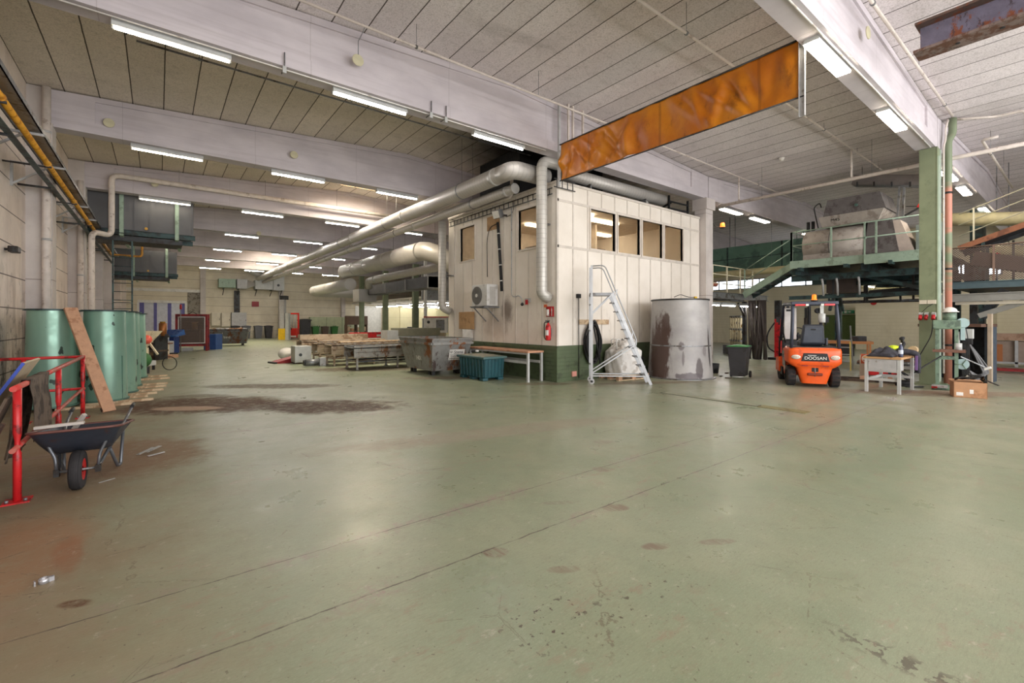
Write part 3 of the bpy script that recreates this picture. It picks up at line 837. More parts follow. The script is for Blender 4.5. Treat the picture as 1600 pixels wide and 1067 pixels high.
# services along the left wall
t = thing('wall_mounted_cable_tray', 'long grey cable tray running along the left wall', 'cable tray')
m = MB(); m.box(-1.9, 2.4, 4.89, -1.58, 30.5, 4.905); m.box(-1.9, 2.4, 4.89, -1.885, 30.5, 4.98); m.box(-1.595, 2.4, 4.89, -1.58, 30.5, 4.98)
m.build('tray', STEEL, t)
for y in (4.6, 7.6, 11.2, 13.4, 17.5, 19.6, 23.5, 29.0):
    m = MB(); m.bar((XW, y, 4.865), (-1.56, y, 4.865), .04, .04); m.bar((XW+.02, y, 4.42), (-1.8, y, 4.85), .035, .035); m.bar((XW+.02, y, 4.38), (XW+.02, y, 4.88), .05, .04)
    m.build('bracket', GREYPAINT, t)
t = thing('wall_mounted_gas_pipe', 'yellow orange gas pipe running below the tray on the left wall', 'pipe')
m = MB(); m.tube(bend([(-1.74, 2.6, 4.78), (-1.74, 28.4, 4.78), (-.62, 28.4, 4.78), (-.62, 28.4, 5.4)], .15, 5), .05, n=10); m.build('pipe', ORANGEPIPE, t)
for y in (6, 9.4, 12.8, 16.4, 19.8, 23.2, 26.6):
    m = MB(); m.cyl((-1.74, y-.03, 4.78), (-1.74, y+.03, 4.78), .062, n=10); m.build('coupling', ORANGEPIPE, t)
    m = MB(); m.bar((XW, y, 4.715), (-1.68, y, 4.715), .03, .03); m.build('pipe_bracket', DKSTEEL, t)
t = thing('wall_mounted_angle_rail', 'dark green steel angle running below the yellow pipe on the left wall', 'rail')
m = MB(); m.angle((-1.88, 2.4, 4.56), (-1.88, 30.5, 4.56), .10, .012); m.build('angle', DKGREEN, t)
for y in (5.2, 10.4, 14.0, 18.6, 24.6, 28.8):
    m = MB(); m.bar((XW, y, 4.55), (-1.85, y, 4.55), .04, .04); m.build('stub_bracket', DKSTEEL, t)
def riser(label, x, y, z0, z1, r=.075, elbow=None):
    t = thing('wall_mounted_pipe', label, 'pipe')
    m = MB()
    m.tube(elbow if elbow else [(x,y,z0),(x,y,z1)], r, n=14); m.build('pipe', WHITEPIPE, t)
    for k in (.15, .5, .85):
        zz = z0+(z1-z0)*k
        m = MB(); m.cyl((x,y,zz), (x,y,zz+.05), r+.012, n=14); m.build('pipe_clip', GREYPAINT, t)
    return t
riser('white downpipe on the first left wall column above the green tanks', -2.0, 14.6, .0, 6.95, .075)
riser('white downpipe on the second left wall column', -2.03, 20.62, .0, 6.3)
# white lagged pipe: rises, crosses along the third beam
t = thing('wall_mounted_pipe', 'thick white lagged pipe with a swan neck, crossing along the third beam', 'pipe')
m = MB(); m.tube(bend([(-1.7, 19.9, .0), (-1.7, 19.9, 4.55), (-1.25, 20.5, 4.55), (-1.25, 20.5, 6.62), (8.8, 20.55, 6.62)], .25, 7), .085, n=16); m.build('pipe', WHITEPIPE, t)
for x in (.6, 3.4, 6.2):
    rod(t, x, 20.55, 6.62, zr(x), .006)

# sprinkler and conduit lines below the roof
def roof_pipe(label, pts, r, mat=WHITEPIPE, drops=(), rods=()):
    t = thing('ceiling_pipe', label, 'pipe')
    m = MB(); m.tube(bend(pts, .12, 4), r, n=10); m.build('pipe', mat, t)
    for x, y, z in rods: rod(t, x, y, z, zr(x) , .005, 'hanger_rod', STEEL)
    for x, y, z0, z1 in drops:
        m = MB(); m.cyl((x,y,z0), (x,y,z1), r*1.1, n=8); m.build('drop_pipe', mat, t)
    for x, y, z in rods[::2]:
        m = MB(); m.cyl((x-.02,y,z), (x+.02,y,z), r+.012, n=10); m.build('pipe_clip', STEEL, t)
    return t
roof_pipe('slim white sprinkler pipe along the back side of the near ceiling, above the curtain', [(.9,8.0,6.9),(22.4,8.0,6.9)], .024, WHITEPIPE, [(16.66,8.0,6.9,6.03)], [(3.9,8.0,6.9),(7.0,8.0,6.9),(11.0,8.0,6.9),(14.4,8.0,6.9),(18.2,8.0,6.9)])
roof_pipe('slim white sprinkler pipe through the middle of the near ceiling', [(5.0,4.6,6.9),(22.0,4.6,6.9)], .026, WHITEPIPE, [(16.66,4.6,6.9,6.03)], [(7.6,4.6,6.9),(11.2,4.6,6.9),(14.4,4.6,6.9),(17.2,4.6,6.9),(19.4,4.6,6.9)])
roof_pipe('slim white pipe along the top of the right-hand near beam', [(8.2,2.3,6.95),(16.2,2.3,6.95)], .03, WHITEPIPE, [], [(9.4,2.3,6.95),(12.6,2.3,6.95),(15.2,2.3,6.95)])
roof_pipe('slim dark conduit hanging behind the beam over the cabin front', [(-.3,10.2,6.5),(8.6,10.2,6.5)], .018, STEEL, [], [(.6,10.2,6.5),(3.4,10.2,6.5),(6.6,10.2,6.5)])
roof_pipe('slim white conduit hanging behind the second beam', [(-.5,16.4,6.5),(7.2,16.4,6.5)], .018, WHITEPIPE, [], [(.2,16.4,6.5),(2.6,16.4,6.5),(5.6,16.4,6.5)])
roof_pipe('slim conduit hanging behind the third beam', [(-.5,22.4,6.5),(7.2,22.4,6.5)], .02, WHITEPIPE, [], [(2.4,22.4,6.5),(4.6,22.4,6.5)])
roof_pipe('thick grey pipe running past the column heads from the white to the green column', [(16.66,8.72,5.98),(16.66,-2.5,5.98)], .055, WHITEPIPE, [], [(16.66,7.2,5.98),(16.66,4.1,5.98)])
roof_pipe('white pipe with an elbow at the upper right near the ceiling', [(16.5,2.45,6.98),(17.0,1.55,6.9),(17.0,1.1,6.9),(17.0,1.1,6.2)], .03, WHITEPIPE)
roof_pipe('white pipe along the far right beam, ending in a bend', [(17.4,1.6,6.5),(17.4,1.9,6.5),(24.5,1.9,6.5)], .035, WHITEPIPE, [], [(19.0,1.9,6.5),(22.0,1.9,6.5)])
# downpipe beside the green column, worn red and green
pm = N('worn_downpipe'); a_ = pm.noise(.9, 5, .6, pm.map((1,1,1))); z_ = pm.xyz()[2]
pm.set('Base Color', pm.mix(pm.ramp(pm.noise(.55, 6, .6, pm.map((.2,.2,1))), .46, .52), srgb(122,134,108), srgb(190,128,108))); pm.set('Roughness', .5)
t = thing('wall_mounted_pipe', 'upright red and green worn downpipe right of the green column', 'pipe')
m = MB(); m.tube(bend([(16.55,2.35,7.0), (16.55,2.35,6.6), (16.42,2.42,6.4), (16.42,2.42,0)], .1, 4), .085, n=16); m.build('pipe', pm.m, t)
for z in (1.0, 3.0, 5.0):
    m = MB(); m.cyl((16.42,2.42,z), (16.42,2.42,z+.05), .098, n=16); m.build('pipe_clip', DKSTEEL, t)
t = thing('wall_mounted_pipe', 'slim white conduit bent over the top of the green column', 'pipe')
m = MB(); m.tube(bend([(16.3,2.40,6.9),(16.26,2.44,6.7),(16.26,2.44,6.4),(16.10,2.455,6.2),(16.10,2.455,.3)], .1, 4), .022, n=8); m.build('pipe', WHITEPIPE, t)

# orange welding curtain hung lengthwise between two beams
cm = N('orange_curtain')
X_, Y_, Z_ = cm.xyz()
f1 = cm.noise(1.2, 5, .6); f2 = cm.noise(3.0, 7, .7, cm.map((1,1,.6)))
b_ = cm.mix(cm.ramp(f1, .35, .7), srgb(182,100,14), srgb(206,130,26))
b_ = cm.mix(cm.ramp(f2, .52, .72, 0, .7), b_, srgb(112,60,14))
b_ = cm.mix(cm.math('MULTIPLY', cm.line(Y_, 2.0, .035, .35), .35), b_, srgb(90,46,14))
cm.set('Base Color', b_); cm.set('Roughness', .42); cm.set('Transmission Weight', 0.0)
cm.set('Subsurface Weight', 0.0)
t = thing('hanging_curtain', 'long orange plastic strip curtain hung from the roof beams', 'curtain', (8.32, 0, 0))
rc = random.Random(3)
folds = [(rc.uniform(3.1,8.6), rc.uniform(.07,.26), rc.uniform(-1.2,1.2), rc.uniform(.03,.085)*rc.choice((-1,1))) for _ in range(34)]
def curt(u, v):
    y = 3.02 + 5.6*u; z = 5.34 + .93*v
    d = .010*math.sin(u*70) * (1-v*.3)
    for fy, fw, sl, a in folds:
        q = (y - fy - sl*(v-.5))/fw
        d += a*math.exp(-q*q*2.2)*(math.sin(PI*min(1, max(0, v)))*.85+.15)
    return (d, y, z - .012*math.sin(u*PI*9)*(1-v))
m = MB(); m.grid(curt, 220, 26, .004); m.build('cloth', cm.m, t)
m = MB(); m.cyl((0,2.92,6.28), (0,8.7,6.28), .018, n=8); m.build('top_rail', DKSTEEL, t)
m = MB(); m.cyl((0,2.92,5.33), (0,8.7,5.33), .015, n=8); m.build('bottom_rail', DKSTEEL, t)
m = MB(); m.channel((0,2.96,5.0), (0,2.96,6.32), .09, .05, .008, up=(0,1,0)); m.build('end_post', GREYPAINT, t)
m = MB(); m.box(-.03, 8.66, 5.2, .03, 8.72, 7.35); m.build('end_post', GREYPAINT, t)
for dx in (.25, .42, .8):
    m = MB(); m.bar((dx, 8.6, 6.35), (dx, 8.6, 7.4), .05, .05); m.build('hanger_bar', WHITEPIPE, t)
# rusty crane girder, top right
t = thing('hanging_steel_girder', 'rusty blue grey steel girder with a cut end below the ceiling', 'beam', (10.3, 0, 0))
m = MB(); m.box(-.015,-3.5,6.23,.015,1.86,6.65); m.build('web', rust_mat('girder_rust', (108,104,122), (128,74,48), (70,60,66), .32, 3.0), t)
m = MB(); m.box(-.20,-3.5,6.65,.20,1.90,6.69); m.build('top_flange', rust_mat('girder_rust_top', (92,74,66), (120,66,42), (50,42,42), .5, 3.0), t)
m = MB(); m.box(-.20,-3.5,6.19,.20,1.92,6.23); m.build('bottom_flange', rust_mat('girder_rust_bottom', (120,104,98), (96,66,52), (58,48,44), .5, 4.0), t)
for y in (-.8, -2.8):
    m = MB(); m.bar((0,y,6.69), (0,y,7.3), .1, .1); m.build('hanger_bar', DKSTEEL, t)
m = MB(); m.cyl((.0,1.4,6.18), (0,1.4,6.195), .03, n=8); m.cyl((.0,.9,6.18), (0,.9,6.195), .03, n=8); m.build('bolt_holes', BLACK, t)
# round loudspeaker discs and small fittings on beams
def disc(label, x, y, z, rz=0, mat=None, rod_top=None):
    t = thing('ceiling_hung_disc_speaker', label, 'loudspeaker', (x, y, z))
    m = MB(); m.cyl((0, .03, 0), (0, .005, 0), .11, n=24); m.build('disc', mat or M('cream_disc', (196,190,160), .6), t, bevel=.01)
    if rod_top:
        m = MB(); m.tube([(0,0,.1),(0,0,.35),(.1,-.05,.6),(.1,-.05,rod_top)], .008, n=6); m.build('cord', STEEL, t)
disc('round cream disc hung by a wire before the nearest left beam', 3.0, 8.62, 6.62, rod_top=.7)
disc('round cream disc on the second left beam, left of its first light', -.95, 14.75, 6.48)
disc('round cream disc hung before the second beam near its middle', 3.2, 14.7, 6.62)
disc('round grey disc on the third left beam above the dark air unit', -.1, 20.6, 6.55)
disc('round cream disc hung behind the tube lights of the fourth beam', 4.1, 26.6, 6.2)
disc('round disc on the side of the near right-hand beam', 9.9, 2.47, 6.75)
# hooks clipped under the beams
def hook(label, x, y, up=1):
    t = thing('ceiling_hook', label, 'hook', (x, y, 6.15))
    m = MB(); m.tube(bend([(0,-.24,.22),(0,-.24,-.05),(0,.0,-.05)], .03, 3), .012, n=6); m.build('clamp_rod', STEEL, t)
    m = MB(); m.box(-.03,-.25,-.14,.03,-.22,-.02); m.build('clamp_plate', LIGHTGREY, t)
hook('white clamp hook under the near beam between its first two lights', 1.75, 9.0)
hook('white clamp hook under the near beam, left of the pair by the curtain', 4.62, 9.0)
hook('white clamp hook under the near beam, right of the pair by the curtain', 4.98, 9.0)
t = thing('ceiling_vent', 'black framed round fan opening in the ceiling at the upper left', 'vent', (.12, 10.9, zr(.12)-.06))
m = MB(); m.lathe([(.20,0),(.24,0),(.24,-.06),(.20,-.06),(.20,0)], n=20); m.build('frame', BLACKSTEEL, t)
m = MB(); m.cyl((0,0,-.02), (0,0,.02), .2, n=20); m.build('cap', PALEWOOD, t)
m = MB(); m.tube([(-.24,0,-.03),(-.5,.0,-.05),(-.6,.05,-.15)], .02, n=6); m.build('pipe_arm', BLACKSTEEL, t)
t = thing('ceiling_fire_detector', 'small white detector on the near ceiling right of the curtain', 'detector', (16.0, 6.3, 6.96))
m = MB(); m.lathe([(0,-.09),(.05,-.09),(.07,-.05),(.09,0),(0,.0)], n=16); m.build('housing', WHITE, t)

roof_pipe('white conduit linking the tube lights under the beam over the cabin front', [(-1.6,8.86,6.12),(8.0,8.86,6.12)], .013, WHITE)
roof_pipe('white conduit linking the wide lights under the near right-hand beam', [(6.0,2.64,6.13),(15.7,2.64,6.13)], .014, WHITE)
# ------------------------------------------------------------------ left side
tg = N('green_primer')
X_, Y_, Z_ = tg.xyz()
q = tg.noise(.9, 4, .55, tg.map((1,1,.5)))
b_ = tg.mix(tg.ramp(q, .3, .7), srgb(120,158,142), srgb(150,186,168))
sc = tg.noise(2.6, 3, .45, tg.map((1.6,1.6,1.1), (2,1,0)))
b_ = tg.mix(tg.ramp(sc, .63, .64, 0, .9), b_, srgb(36,46,44))
lw = tg.noise(4, 7, .7)
b_ = tg.mix(tg.math('MULTIPLY', tg.ramp(lw, .5, .7), tg.ramp(Z_, 0, .6, .55, 0)), b_, srgb(90,122,112))
tg.set('Base Color', b_); tg.set('Metallic', .35); tg.set('Roughness', tg.ramp(tg.noise(6,4), .3, .7, .28, .42))
def tank(label, x, y, rz=0, group=None):
    t = thing('conical_tank', label, 'tank', (x, y, .05), rz, group)
    m = MB(); m.lathe([(.355,0),(.36,.02),(.342,.9),(.322,1.82)], n=48); m.build('shell', tg.m, t)
    m = MB(); m.lathe([(.322,1.80),(.37,1.80),(.37,1.83),(.30,1.83),(.30,1.2)], n=48, smooth=False); m.build('rim_flange', DKGREEN, t)
    m = MB(); m.lathe([(.355,.0),(.39,.0),(.39,.025),(.355,.03)], n=48, smooth=False); m.build('base_ring', TEALGREEN, t)
    m = MB(); m.box(-.008,-.362,.03,.008,-.335,.9); m.build('weld_seam', TEALGREEN, t)
    return t
TK = [(-1.60,12.12,'green conical steel tank nearest the viewer, behind the red railing'), (-.86,12.45,'green conical steel tank right of the leaning plank'),
      (-1.62,13.05,'green conical tank half hidden behind the leaning plank'), (-.74,13.55,'green conical tank third along the front of the row'),
      (-.70,14.75,'green conical tank fourth along the front of the row'), (-.62,16.9,'green conical tank at the far end of the row')]
for x, y, l in TK: tank(l, x, y, random.uniform(0, 6))
pk = 0
for x0, x1, y, rz, l in ((-1.5,-.38,11.78,.02,'pale timber bearer under the nearest green tank'), (-1.2,-.08,12.15,.05,'pale timber bearer under the tank right of the plank, front'), (-1.0,-.18,12.75,.0,'short timber bearer behind the tank right of the plank'),
                     (-1.1,-.02,13.2,.03,'timber bearer under the third tank, front'), (-1.05,.1,13.75,0.04,'timber bearer under the third tank, back'), (-1.0,.16,14.45,.05,'timber bearer under the fourth tank, front'), (-1.0,.2,15.05,.0,'timber bearer under the fourth tank, back'), (-.9,.26,16.4,.05,'timber bearer under the last tank, front'), (-.9,.22,17.2,.0,'timber bearer under the last tank, back')):
    m = MB(); m.box(-(x1-x0)/2, -.05, 0, (x1-x0)/2, .05, .045)
    tag(m.build('timber_bearer', PALEWOOD, loc=((x0+x1)/2, y, .0), rot=(0,0,rz), bevel=.004), l, 'timber', 'timbers under the tanks')
# leaning plank
t = thing('wooden_plank', 'long pinkish pine plank leaning between the two nearest green tanks', 'plank', (-.70, 10.98, 0))
d = Vector((-.60, .82, 1.90)); 
m = MB(); m.bar((0,0,.02), d, .20, .045, up=(.5,-.8,.2)); m.build('board', WOOD, t, bevel=.004)
m = MB(); m.bar(d*.018, d*.05, .204, .049, up=(.5,-.8,.2)); m.build('burnt_end', M('charred_wood', (64,44,36), .9), t)
m = MB(); m.bar(d*.28, d*.31, .06, .05, up=(.5,-.8,.2)); m.build('knot', M('wood_knot', (120,74,48), .8), t)

# red railing
t = thing('metal_railing', 'bent red tube railing in front of the green tanks', 'railing')
def post(x, y, z1):
    m = MB(); m.tube([(x,y,0),(x,y,.36),(x,y,.44),(x,y,.47),(x,y,.53),(x,y,.56),(x,y,.62),(x,y,z1)], [.030,.030,.030,.02,.02,.02,.030,.030] if z1 > .9 else .028, n=14)
    m.build('post', RED, t)
    b = MB(); b.box(x-.09, y-.09, 0, x+.09, y+.09, .012); b.build('base_plate', RED, t)
    for sx in (-.06,.06):
        b = MB(); b.cyl((x+sx,y-.05,.012), (x+sx,y-.05,.035), .014, n=6); b.build('anchor_bolt', STEEL, t)
post(-1.02, 6.07, 1.03); post(-1.02, 8.25, 1.03); post(-1.02, 10.65, 1.03)
post(-1.72, 10.65, 1.03)
m = MB(); m.cyl((-1.02,5.92,1.045), (-1.02,10.68,1.045), .026, n=12); m.build('worn_handrail', M('worn_red_rail', (176,96,84), .5, 0, dirt=(196,60,54), amt=.5, scale=6), t)
m = MB(); m.cyl((-1.02,5.88,.50), (-1.02,10.68,.50), .022, n=12); m.build('worn_mid_rail', M('worn_red_rail', (176,96,84)), t)
m = MB(); m.cyl((-2.33,10.65,1.045), (-.99,10.65,1.045), .024, n=12); m.build('top_rail', RED, t)
m = MB(); m.cyl((-2.33,10.65,.50), (-.99,10.65,.50), .022, n=12); m.build('mid_rail', RED, t)
# dark tarpaulin thrown over the handrail
tp = M('dusty_tarpaulin', (104,90,78), .85, 0, dirt=(64,54,46), amt=.55, scale=4)
def tarp(u, v):
    y = 6.45 + .95*u + .05*math.sin(v*9)
    s = -1.0 + 2.0*v
    if s < 0: x = -1.02 - .035 - .10*abs(s)**.8; z = 1.075 - .80*abs(s)
    else: x = -1.02 + .018; z = 1.075 - .62*abs(s) - .1*u
    if abs(s) < .06: x = -1.02 + s*.6; z = 1.078
    w = .022*math.sin(u*24+v*4) + .014*math.sin(u*41+1.3)
    return (x + w*min(1, abs(s)*2.5)*(1 if s < 0 else .25) + math.copysign(.024, s)*min(1,abs(s)*3), y, z)
m = MB(); m.grid(tarp, 60, 40, .003); tag(m.build('hanging_tarpaulin', tp), 'dusty dark tarpaulin draped over the red handrail', 'tarpaulin')
# boards leaning against the railing at the left edge of the picture
def board(label, y0, y1, xb, xt, zt, mat, edge=None, yt=0.0, th=.022):
    t = thing('leaning_board', label, 'board', (0, 0, 0))
    d = Vector((xt-xb, 0, zt)).normalized(); nrm = Vector((d.z, 0, -d.x))*th
    P = lambda x, y, z: Vector((x, y, z))
    a, b, c, e = P(xb,y0,.004), P(xb,y1,.004), P(xt,y1,zt), P(xt,y0+yt,zt)
    m = MB(); m._add([a, b, c, e, a-nrm, b-nrm, c-nrm, e-nrm], [(0,1,2,3),(7,6,5,4),(0,4,5,1),(1,5,6,2),(2,6,7,3),(3,7,4,0)])
    m.build('panel', mat, t)
    if edge:
        s_ = Vector((0,-.006,0)); k = Vector((0,.012,0)); q = nrm*1.15
        m = MB(); m._add([a+s_+nrm*.1, e+s_+nrm*.1, e+s_-q, a+s_-q, a+k+nrm*.1, e+k+nrm*.1, e+k-q, a+k-q], [(0,1,2,3),(7,6,5,4),(0,4,5,1),(1,5,6,2),(2,6,7,3),(3,7,4,0)]); m.build('painted_edge', edge, t)
    return t
board('tall cream board with a blue painted edge leaning on the red railing', 6.72, 7.5, -1.75, -1.075, 1.22, M('cream_board', (206,192,164), .6), M('cobalt_edge', (44,72,168), .5))
board('grimy dark board leaning on the red railing, in front of the blue-edged one', 5.98, 6.30, -1.42, -1.07, .95, DKWOOD, None, .04)
board('grimy dark board at the left edge, lowest and nearest of those leaning on the railing', 5.66, 5.96, -1.36, -1.07, .74, M('rusty_board', (92,70,58), .85, 0, dirt=(58,44,36), amt=.6), None, .06, .03)

# wheelbarrow
t = thing('wheelbarrow', 'dark grey wheelbarrow with pneumatic wheel parked by the red railing', 'wheelbarrow', (-.625, 6.16, 0), R(-4))
wm = M('barrow_tray', (58,64,76), .5, .3, dirt=(78,58,56), amt=.12, scale=4)
# tray: front at -y, flares upward
def ring(x0, x1, y0, y1, z, k=.07, n=6):
    pts = []
    for cx, cy, a in ((x1-k, y1-k, 0), (x0+k, y1-k, PI/2), (x0+k, y0+k, PI), (x1-k, y0+k, 3*PI/2)):
        for i in range(n+1):
            b = a + PI/2*i/n
            pts.append((cx+k*math.cos(b), cy+k*math.sin(b), z))
    return pts
def tray_shell(inset=0.0, zb=.0):
    L = [ring(-.20+inset,.20-inset,.16+inset,.58-inset,.335+zb,.06), ring(-.235+inset,.235-inset,.08+inset,.64-inset,.36+zb,.08), ring(-.28+inset,.28-inset,-.04+inset,.76-inset,.46,.10), ring(-.335+inset,.335-inset,-.16+inset,.90-inset,.59,.11)]
    return [[(x, y, z - max(0, z-.33)/.26*(.03+.13*(y+.16)/1.06 - .05)) for x, y, z in r_] for r_ in L]
m = MB(); A = tray_shell(); n_ = len(A[0]); vs = [p for r_ in A for p in r_]
fs = [tuple(range(n_))[::-1]] + [(k*n_+i, k*n_+(i+1)%n_, (k+1)*n_+(i+1)%n_, (k+1)*n_+i) for k in range(3) for i in range(n_)]
m._add(vs, fs, True)
B_ = tray_shell(.012, .012); vs = [p for r_ in B_ for p in r_]
fs = [tuple(range(n_))] + [(k*n_+i, (k+1)*n_+i, (k+1)*n_+(i+1)%n_, k*n_+(i+1)%n_) for k in range(3) for i in range(n_)]
m._add(vs, fs, True); m.build('tray', wm, t)
m = MB(); m.tube([(x, y, z-(.03+.13*(y+.16)/1.06-.05)) for x, y, z in ring(-.34,.34,-.165,.905,.592,.115)], .013, n=8, closed=True); m.build('rolled_rim', M('rim_rust', (110,72,66), .5, .3), t)
w = MB(); w.lathe([(.105,-.045),(.14,-.052),(.172,-.046),(.186,-.025),(.19,0),(.186,.025),(.172,.046),(.14,.052),(.105,.045)], (0,0,.19), 36, 'x')
wt = w.build('tyre', M('tyre_rubber', (44,42,44), .8), t)
for x in (-.03,-.015,0,.015,.03):
    g = MB(); g.lathe([(.183-abs(x)*.15,x-.003),(.1935-abs(x)*.15,x),(.183-abs(x)*.15,x+.003)], (0,0,.19), 36, 'x'); g.build('tread_rib', BLACK, wt)
w = MB(); w.lathe([(.03,-.035),(.06,-.03),(.10,-.04),(.108,-.045),(.108,.045),(.10,.04),(.06,.03),(.03,.035)], (0,0,.19), 28, 'x'); w.build('wheel_rim', RED, t)
w = MB(); w.cyl((-.15,0,.19), (.15,0,.19), .012, n=10); w.build('axle', STEEL, t)
fm = M('barrow_tube', (110,114,120), .4, .6)
for s in (-1, 1):
    f = MB(); f.tube(bend([(s*.14,-.0,.19),(s*.15,.12,.2),(s*.19,.30,.30),(s*.26,.95,.50),(s*.28,1.36,.60)], .12, 5), .016, n=10); f.build('handle_tube', fm, t)
    f = MB(); f.tube(bend([(s*.20,.28,.31),(s*.215,.66,.02),(s*.235,.72,.02),(s*.25,.80,.46)], .06, 5), .016, n=10); f.build('leg', fm, t)
    f = MB(); f.tube(bend([(s*.15,-.01,.19),(s*.16,.0,.33),(s*.20,.0,.42),(s*.235,-.02,.56)], .05, 4), .014, n=10); f.build('front_brace', fm, t)
    f = MB(); f.box(s*.15-.02,-.03,.15,s*.15+.02,.03,.22); f.build('axle_bracket', DKSTEEL, t)
    f = MB(); f.cyl((s*.277,1.24,.583),(s*.281,1.38,.603), .02, n=12); f.build('grip', PLBLACK, t)
# pale timber offcuts sticking out of the barrow
m = MB(); m.bar((-.93,6.2,.635), (-.58,6.16,.65), .05, .025); tag(m.build('timber_offcut', M('grey_white_lath', (190,184,176), .7)), 'grey lath lying across the front of the wheelbarrow rim', 'timber')
m = MB(); m.bar((-.72,6.7,.48), (-.62,6.62,.66), .04, .03); tag(m.build('timber_offcut', M('grey_white_lath', (190,184,176), .7)), 'short grey stick standing up in the wheelbarrow', 'timber')
# small bits on the floor
m = MB()
for a, b_, c in (((-.12,7.28,.02),(.02,7.42,.045),.05), ((-.10,7.1,.01),(.06,7.16,.02),.04), ((-.2,7.2,.02),(-.05,7.36,.05),.04)): m.bar(a, b_, c, .006)
tag(m.build('metal_strip_scrap', M('bright_foil', (206,206,206), .3, .6)), 'crumpled bright metal strips on the floor behind the barrow', 'scrap')
m = MB(); m.bar((-.48,6.25,.004), (-.36,6.33,.004), .015, .004); tag(m.build('pipe_offcut', M('bright_foil', (206,206,206), .3, .6)), 'thin bright sliver on the floor by the barrow wheel', 'scrap')
t = thing('pipe_clamp', 'small loose metal bracket lying on the floor at the lower left', 'bracket', (-.57, 4.08, 0), .3)
m = MB(); m.lathe([(.022,.0),(.026,0),(.026,.03),(.022,.03),(.022,0)], (0,0,0), 16); m.build('ring', M('zinc', (196,198,204), .3, .7), t)
for s in (-1,1):
    m = MB(); m.box(s*.026-.012, -.012, 0, s*.026+.02*s, .012, .028); m.build('flange', M('zinc', (196,198,204), .3, .7), t)
# floodlight and bits on the left wall
t = thing('wall_mounted_floodlight', 'small grey floodlight on the dirty left wall', 'light', (XW, 13.0, 3.05))
m = MB(); m.box(.06,-.16,-.06,.20,.12,.06); m.build('lamp_head', DKSTEEL, t, bevel=.015)
m = MB(); m.box(0,-.06,-.02,.08,.02,.02); m.build('arm', DKSTEEL, t)
# green caged ladder under the first air unit
def cage_ladder(label, x, y, z1):
    t = thing('access_ladder', label, 'ladder', (x, y, 0))
    for s in (-.26,.26):
        m = MB(); m.box(s-.025,-.02,0,s+.025,.02,z1); m.build('stringer', DKGREEN, t)
    for k in range(int(z1/.3)):
        m = MB(); m.cyl((-.26,0,.3+.3*k),(.26,0,.3+.3*k), .013, n=8); m.build('rung', DKGREEN, t)
    for k in range(4):
        z = 2.3+.8*k
        m = MB(); m.tube([(.26*math.cos(a)*1.05, -.34*math.sin(a)*1.6, z) for a in [PI*i/12 for i in range(13)]], .014, n=6); m.build('cage_hoop', DKGREEN, t)
    return t
cage_ladder('dark green access ladder with hoops below the dark air unit', -1.0, 21.2, 4.5)
# ------------------------------------------------------------------ white two-storey cabin
CX0, CX1, CY0, CY1, CZ = 8.54, 15.72, 9.0, 14.75, 5.46
cab_m = N('cabin_boards')
X_, Y_, Z_ = cab_m.xyz()
q = cab_m.noise(.7, 5, .6)
b_ = cab_m.mix(cab_m.ramp(q, .3, .7), srgb(222,214,202), srgb(236,229,219))
st = cab_m.noise(1.6, 7, .7, cab_m.map((2,2,.6)))
b_ = cab_m.mix(cab_m.math('MULTIPLY', cab_m.ramp(st, .55, .75), cab_m.ramp(Z_, .9, 3.5, .55, .12)), b_, srgb(150,132,116))
# soot behind the outdoor unit
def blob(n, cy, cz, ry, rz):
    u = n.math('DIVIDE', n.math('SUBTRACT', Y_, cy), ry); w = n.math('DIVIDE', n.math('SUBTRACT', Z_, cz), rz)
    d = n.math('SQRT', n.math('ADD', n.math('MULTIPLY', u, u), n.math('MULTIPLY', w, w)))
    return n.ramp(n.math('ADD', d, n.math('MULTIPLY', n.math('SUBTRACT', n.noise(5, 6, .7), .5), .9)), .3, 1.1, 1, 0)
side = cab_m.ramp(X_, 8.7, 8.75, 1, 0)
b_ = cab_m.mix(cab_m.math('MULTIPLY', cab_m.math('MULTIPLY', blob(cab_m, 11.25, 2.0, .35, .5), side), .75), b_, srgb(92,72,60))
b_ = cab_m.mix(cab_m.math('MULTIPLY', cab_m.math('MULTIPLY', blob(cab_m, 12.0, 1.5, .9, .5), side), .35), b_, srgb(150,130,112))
cab_m.set('Base Color', b_); cab_m.set('Roughness', .6); CABM = cab_m.m
BATTEN = M('cabin_battens', (206,198,188), .6)
FRAMEW = M('cabin_window_frame', (212,204,194), .55)
gl = N('window_glass'); gl.set('Base Color', (1,1,1)); gl.set('Roughness', .02); gl.set('Transmission Weight', 1.0); gl.set('IOR', 1.05); gl.set('Specular IOR Level', 1.0)
gl.set('Base Color', srgb(236,232,224)); GLASS = gl.m
t = cabin = thing('office_cabin', 'white boarded two-storey cabin with a green base in the middle of the hall', 'cabin')
def wall_with_holes(axis, c0, c1, a0, a1, z0, z1, holes):
    """holes: (a,b,zlo,zhi) along the wall; returns builder made of butted pieces"""
    m = MB()
    def put(a, b, lo, hi):
        if b-a < 1e-4 or hi-lo < 1e-4: return
        if axis == 'y': m.box(a, c0, lo, b, c1, hi)
        else: m.box(c0, a, lo, c1, b, hi)
    if not holes: put(a0, a1, z0, z1); return m
    lo = min(h[2] for h in holes); hi = max(h[3] for h in holes)
    put(a0, a1, z0, lo); put(a0, a1, hi, z1)
    x = a0
    for h in sorted(holes):
        put(x, h[0], lo, hi); x = h[1]
    put(x, a1, lo, hi)
    return m
DZ = .98
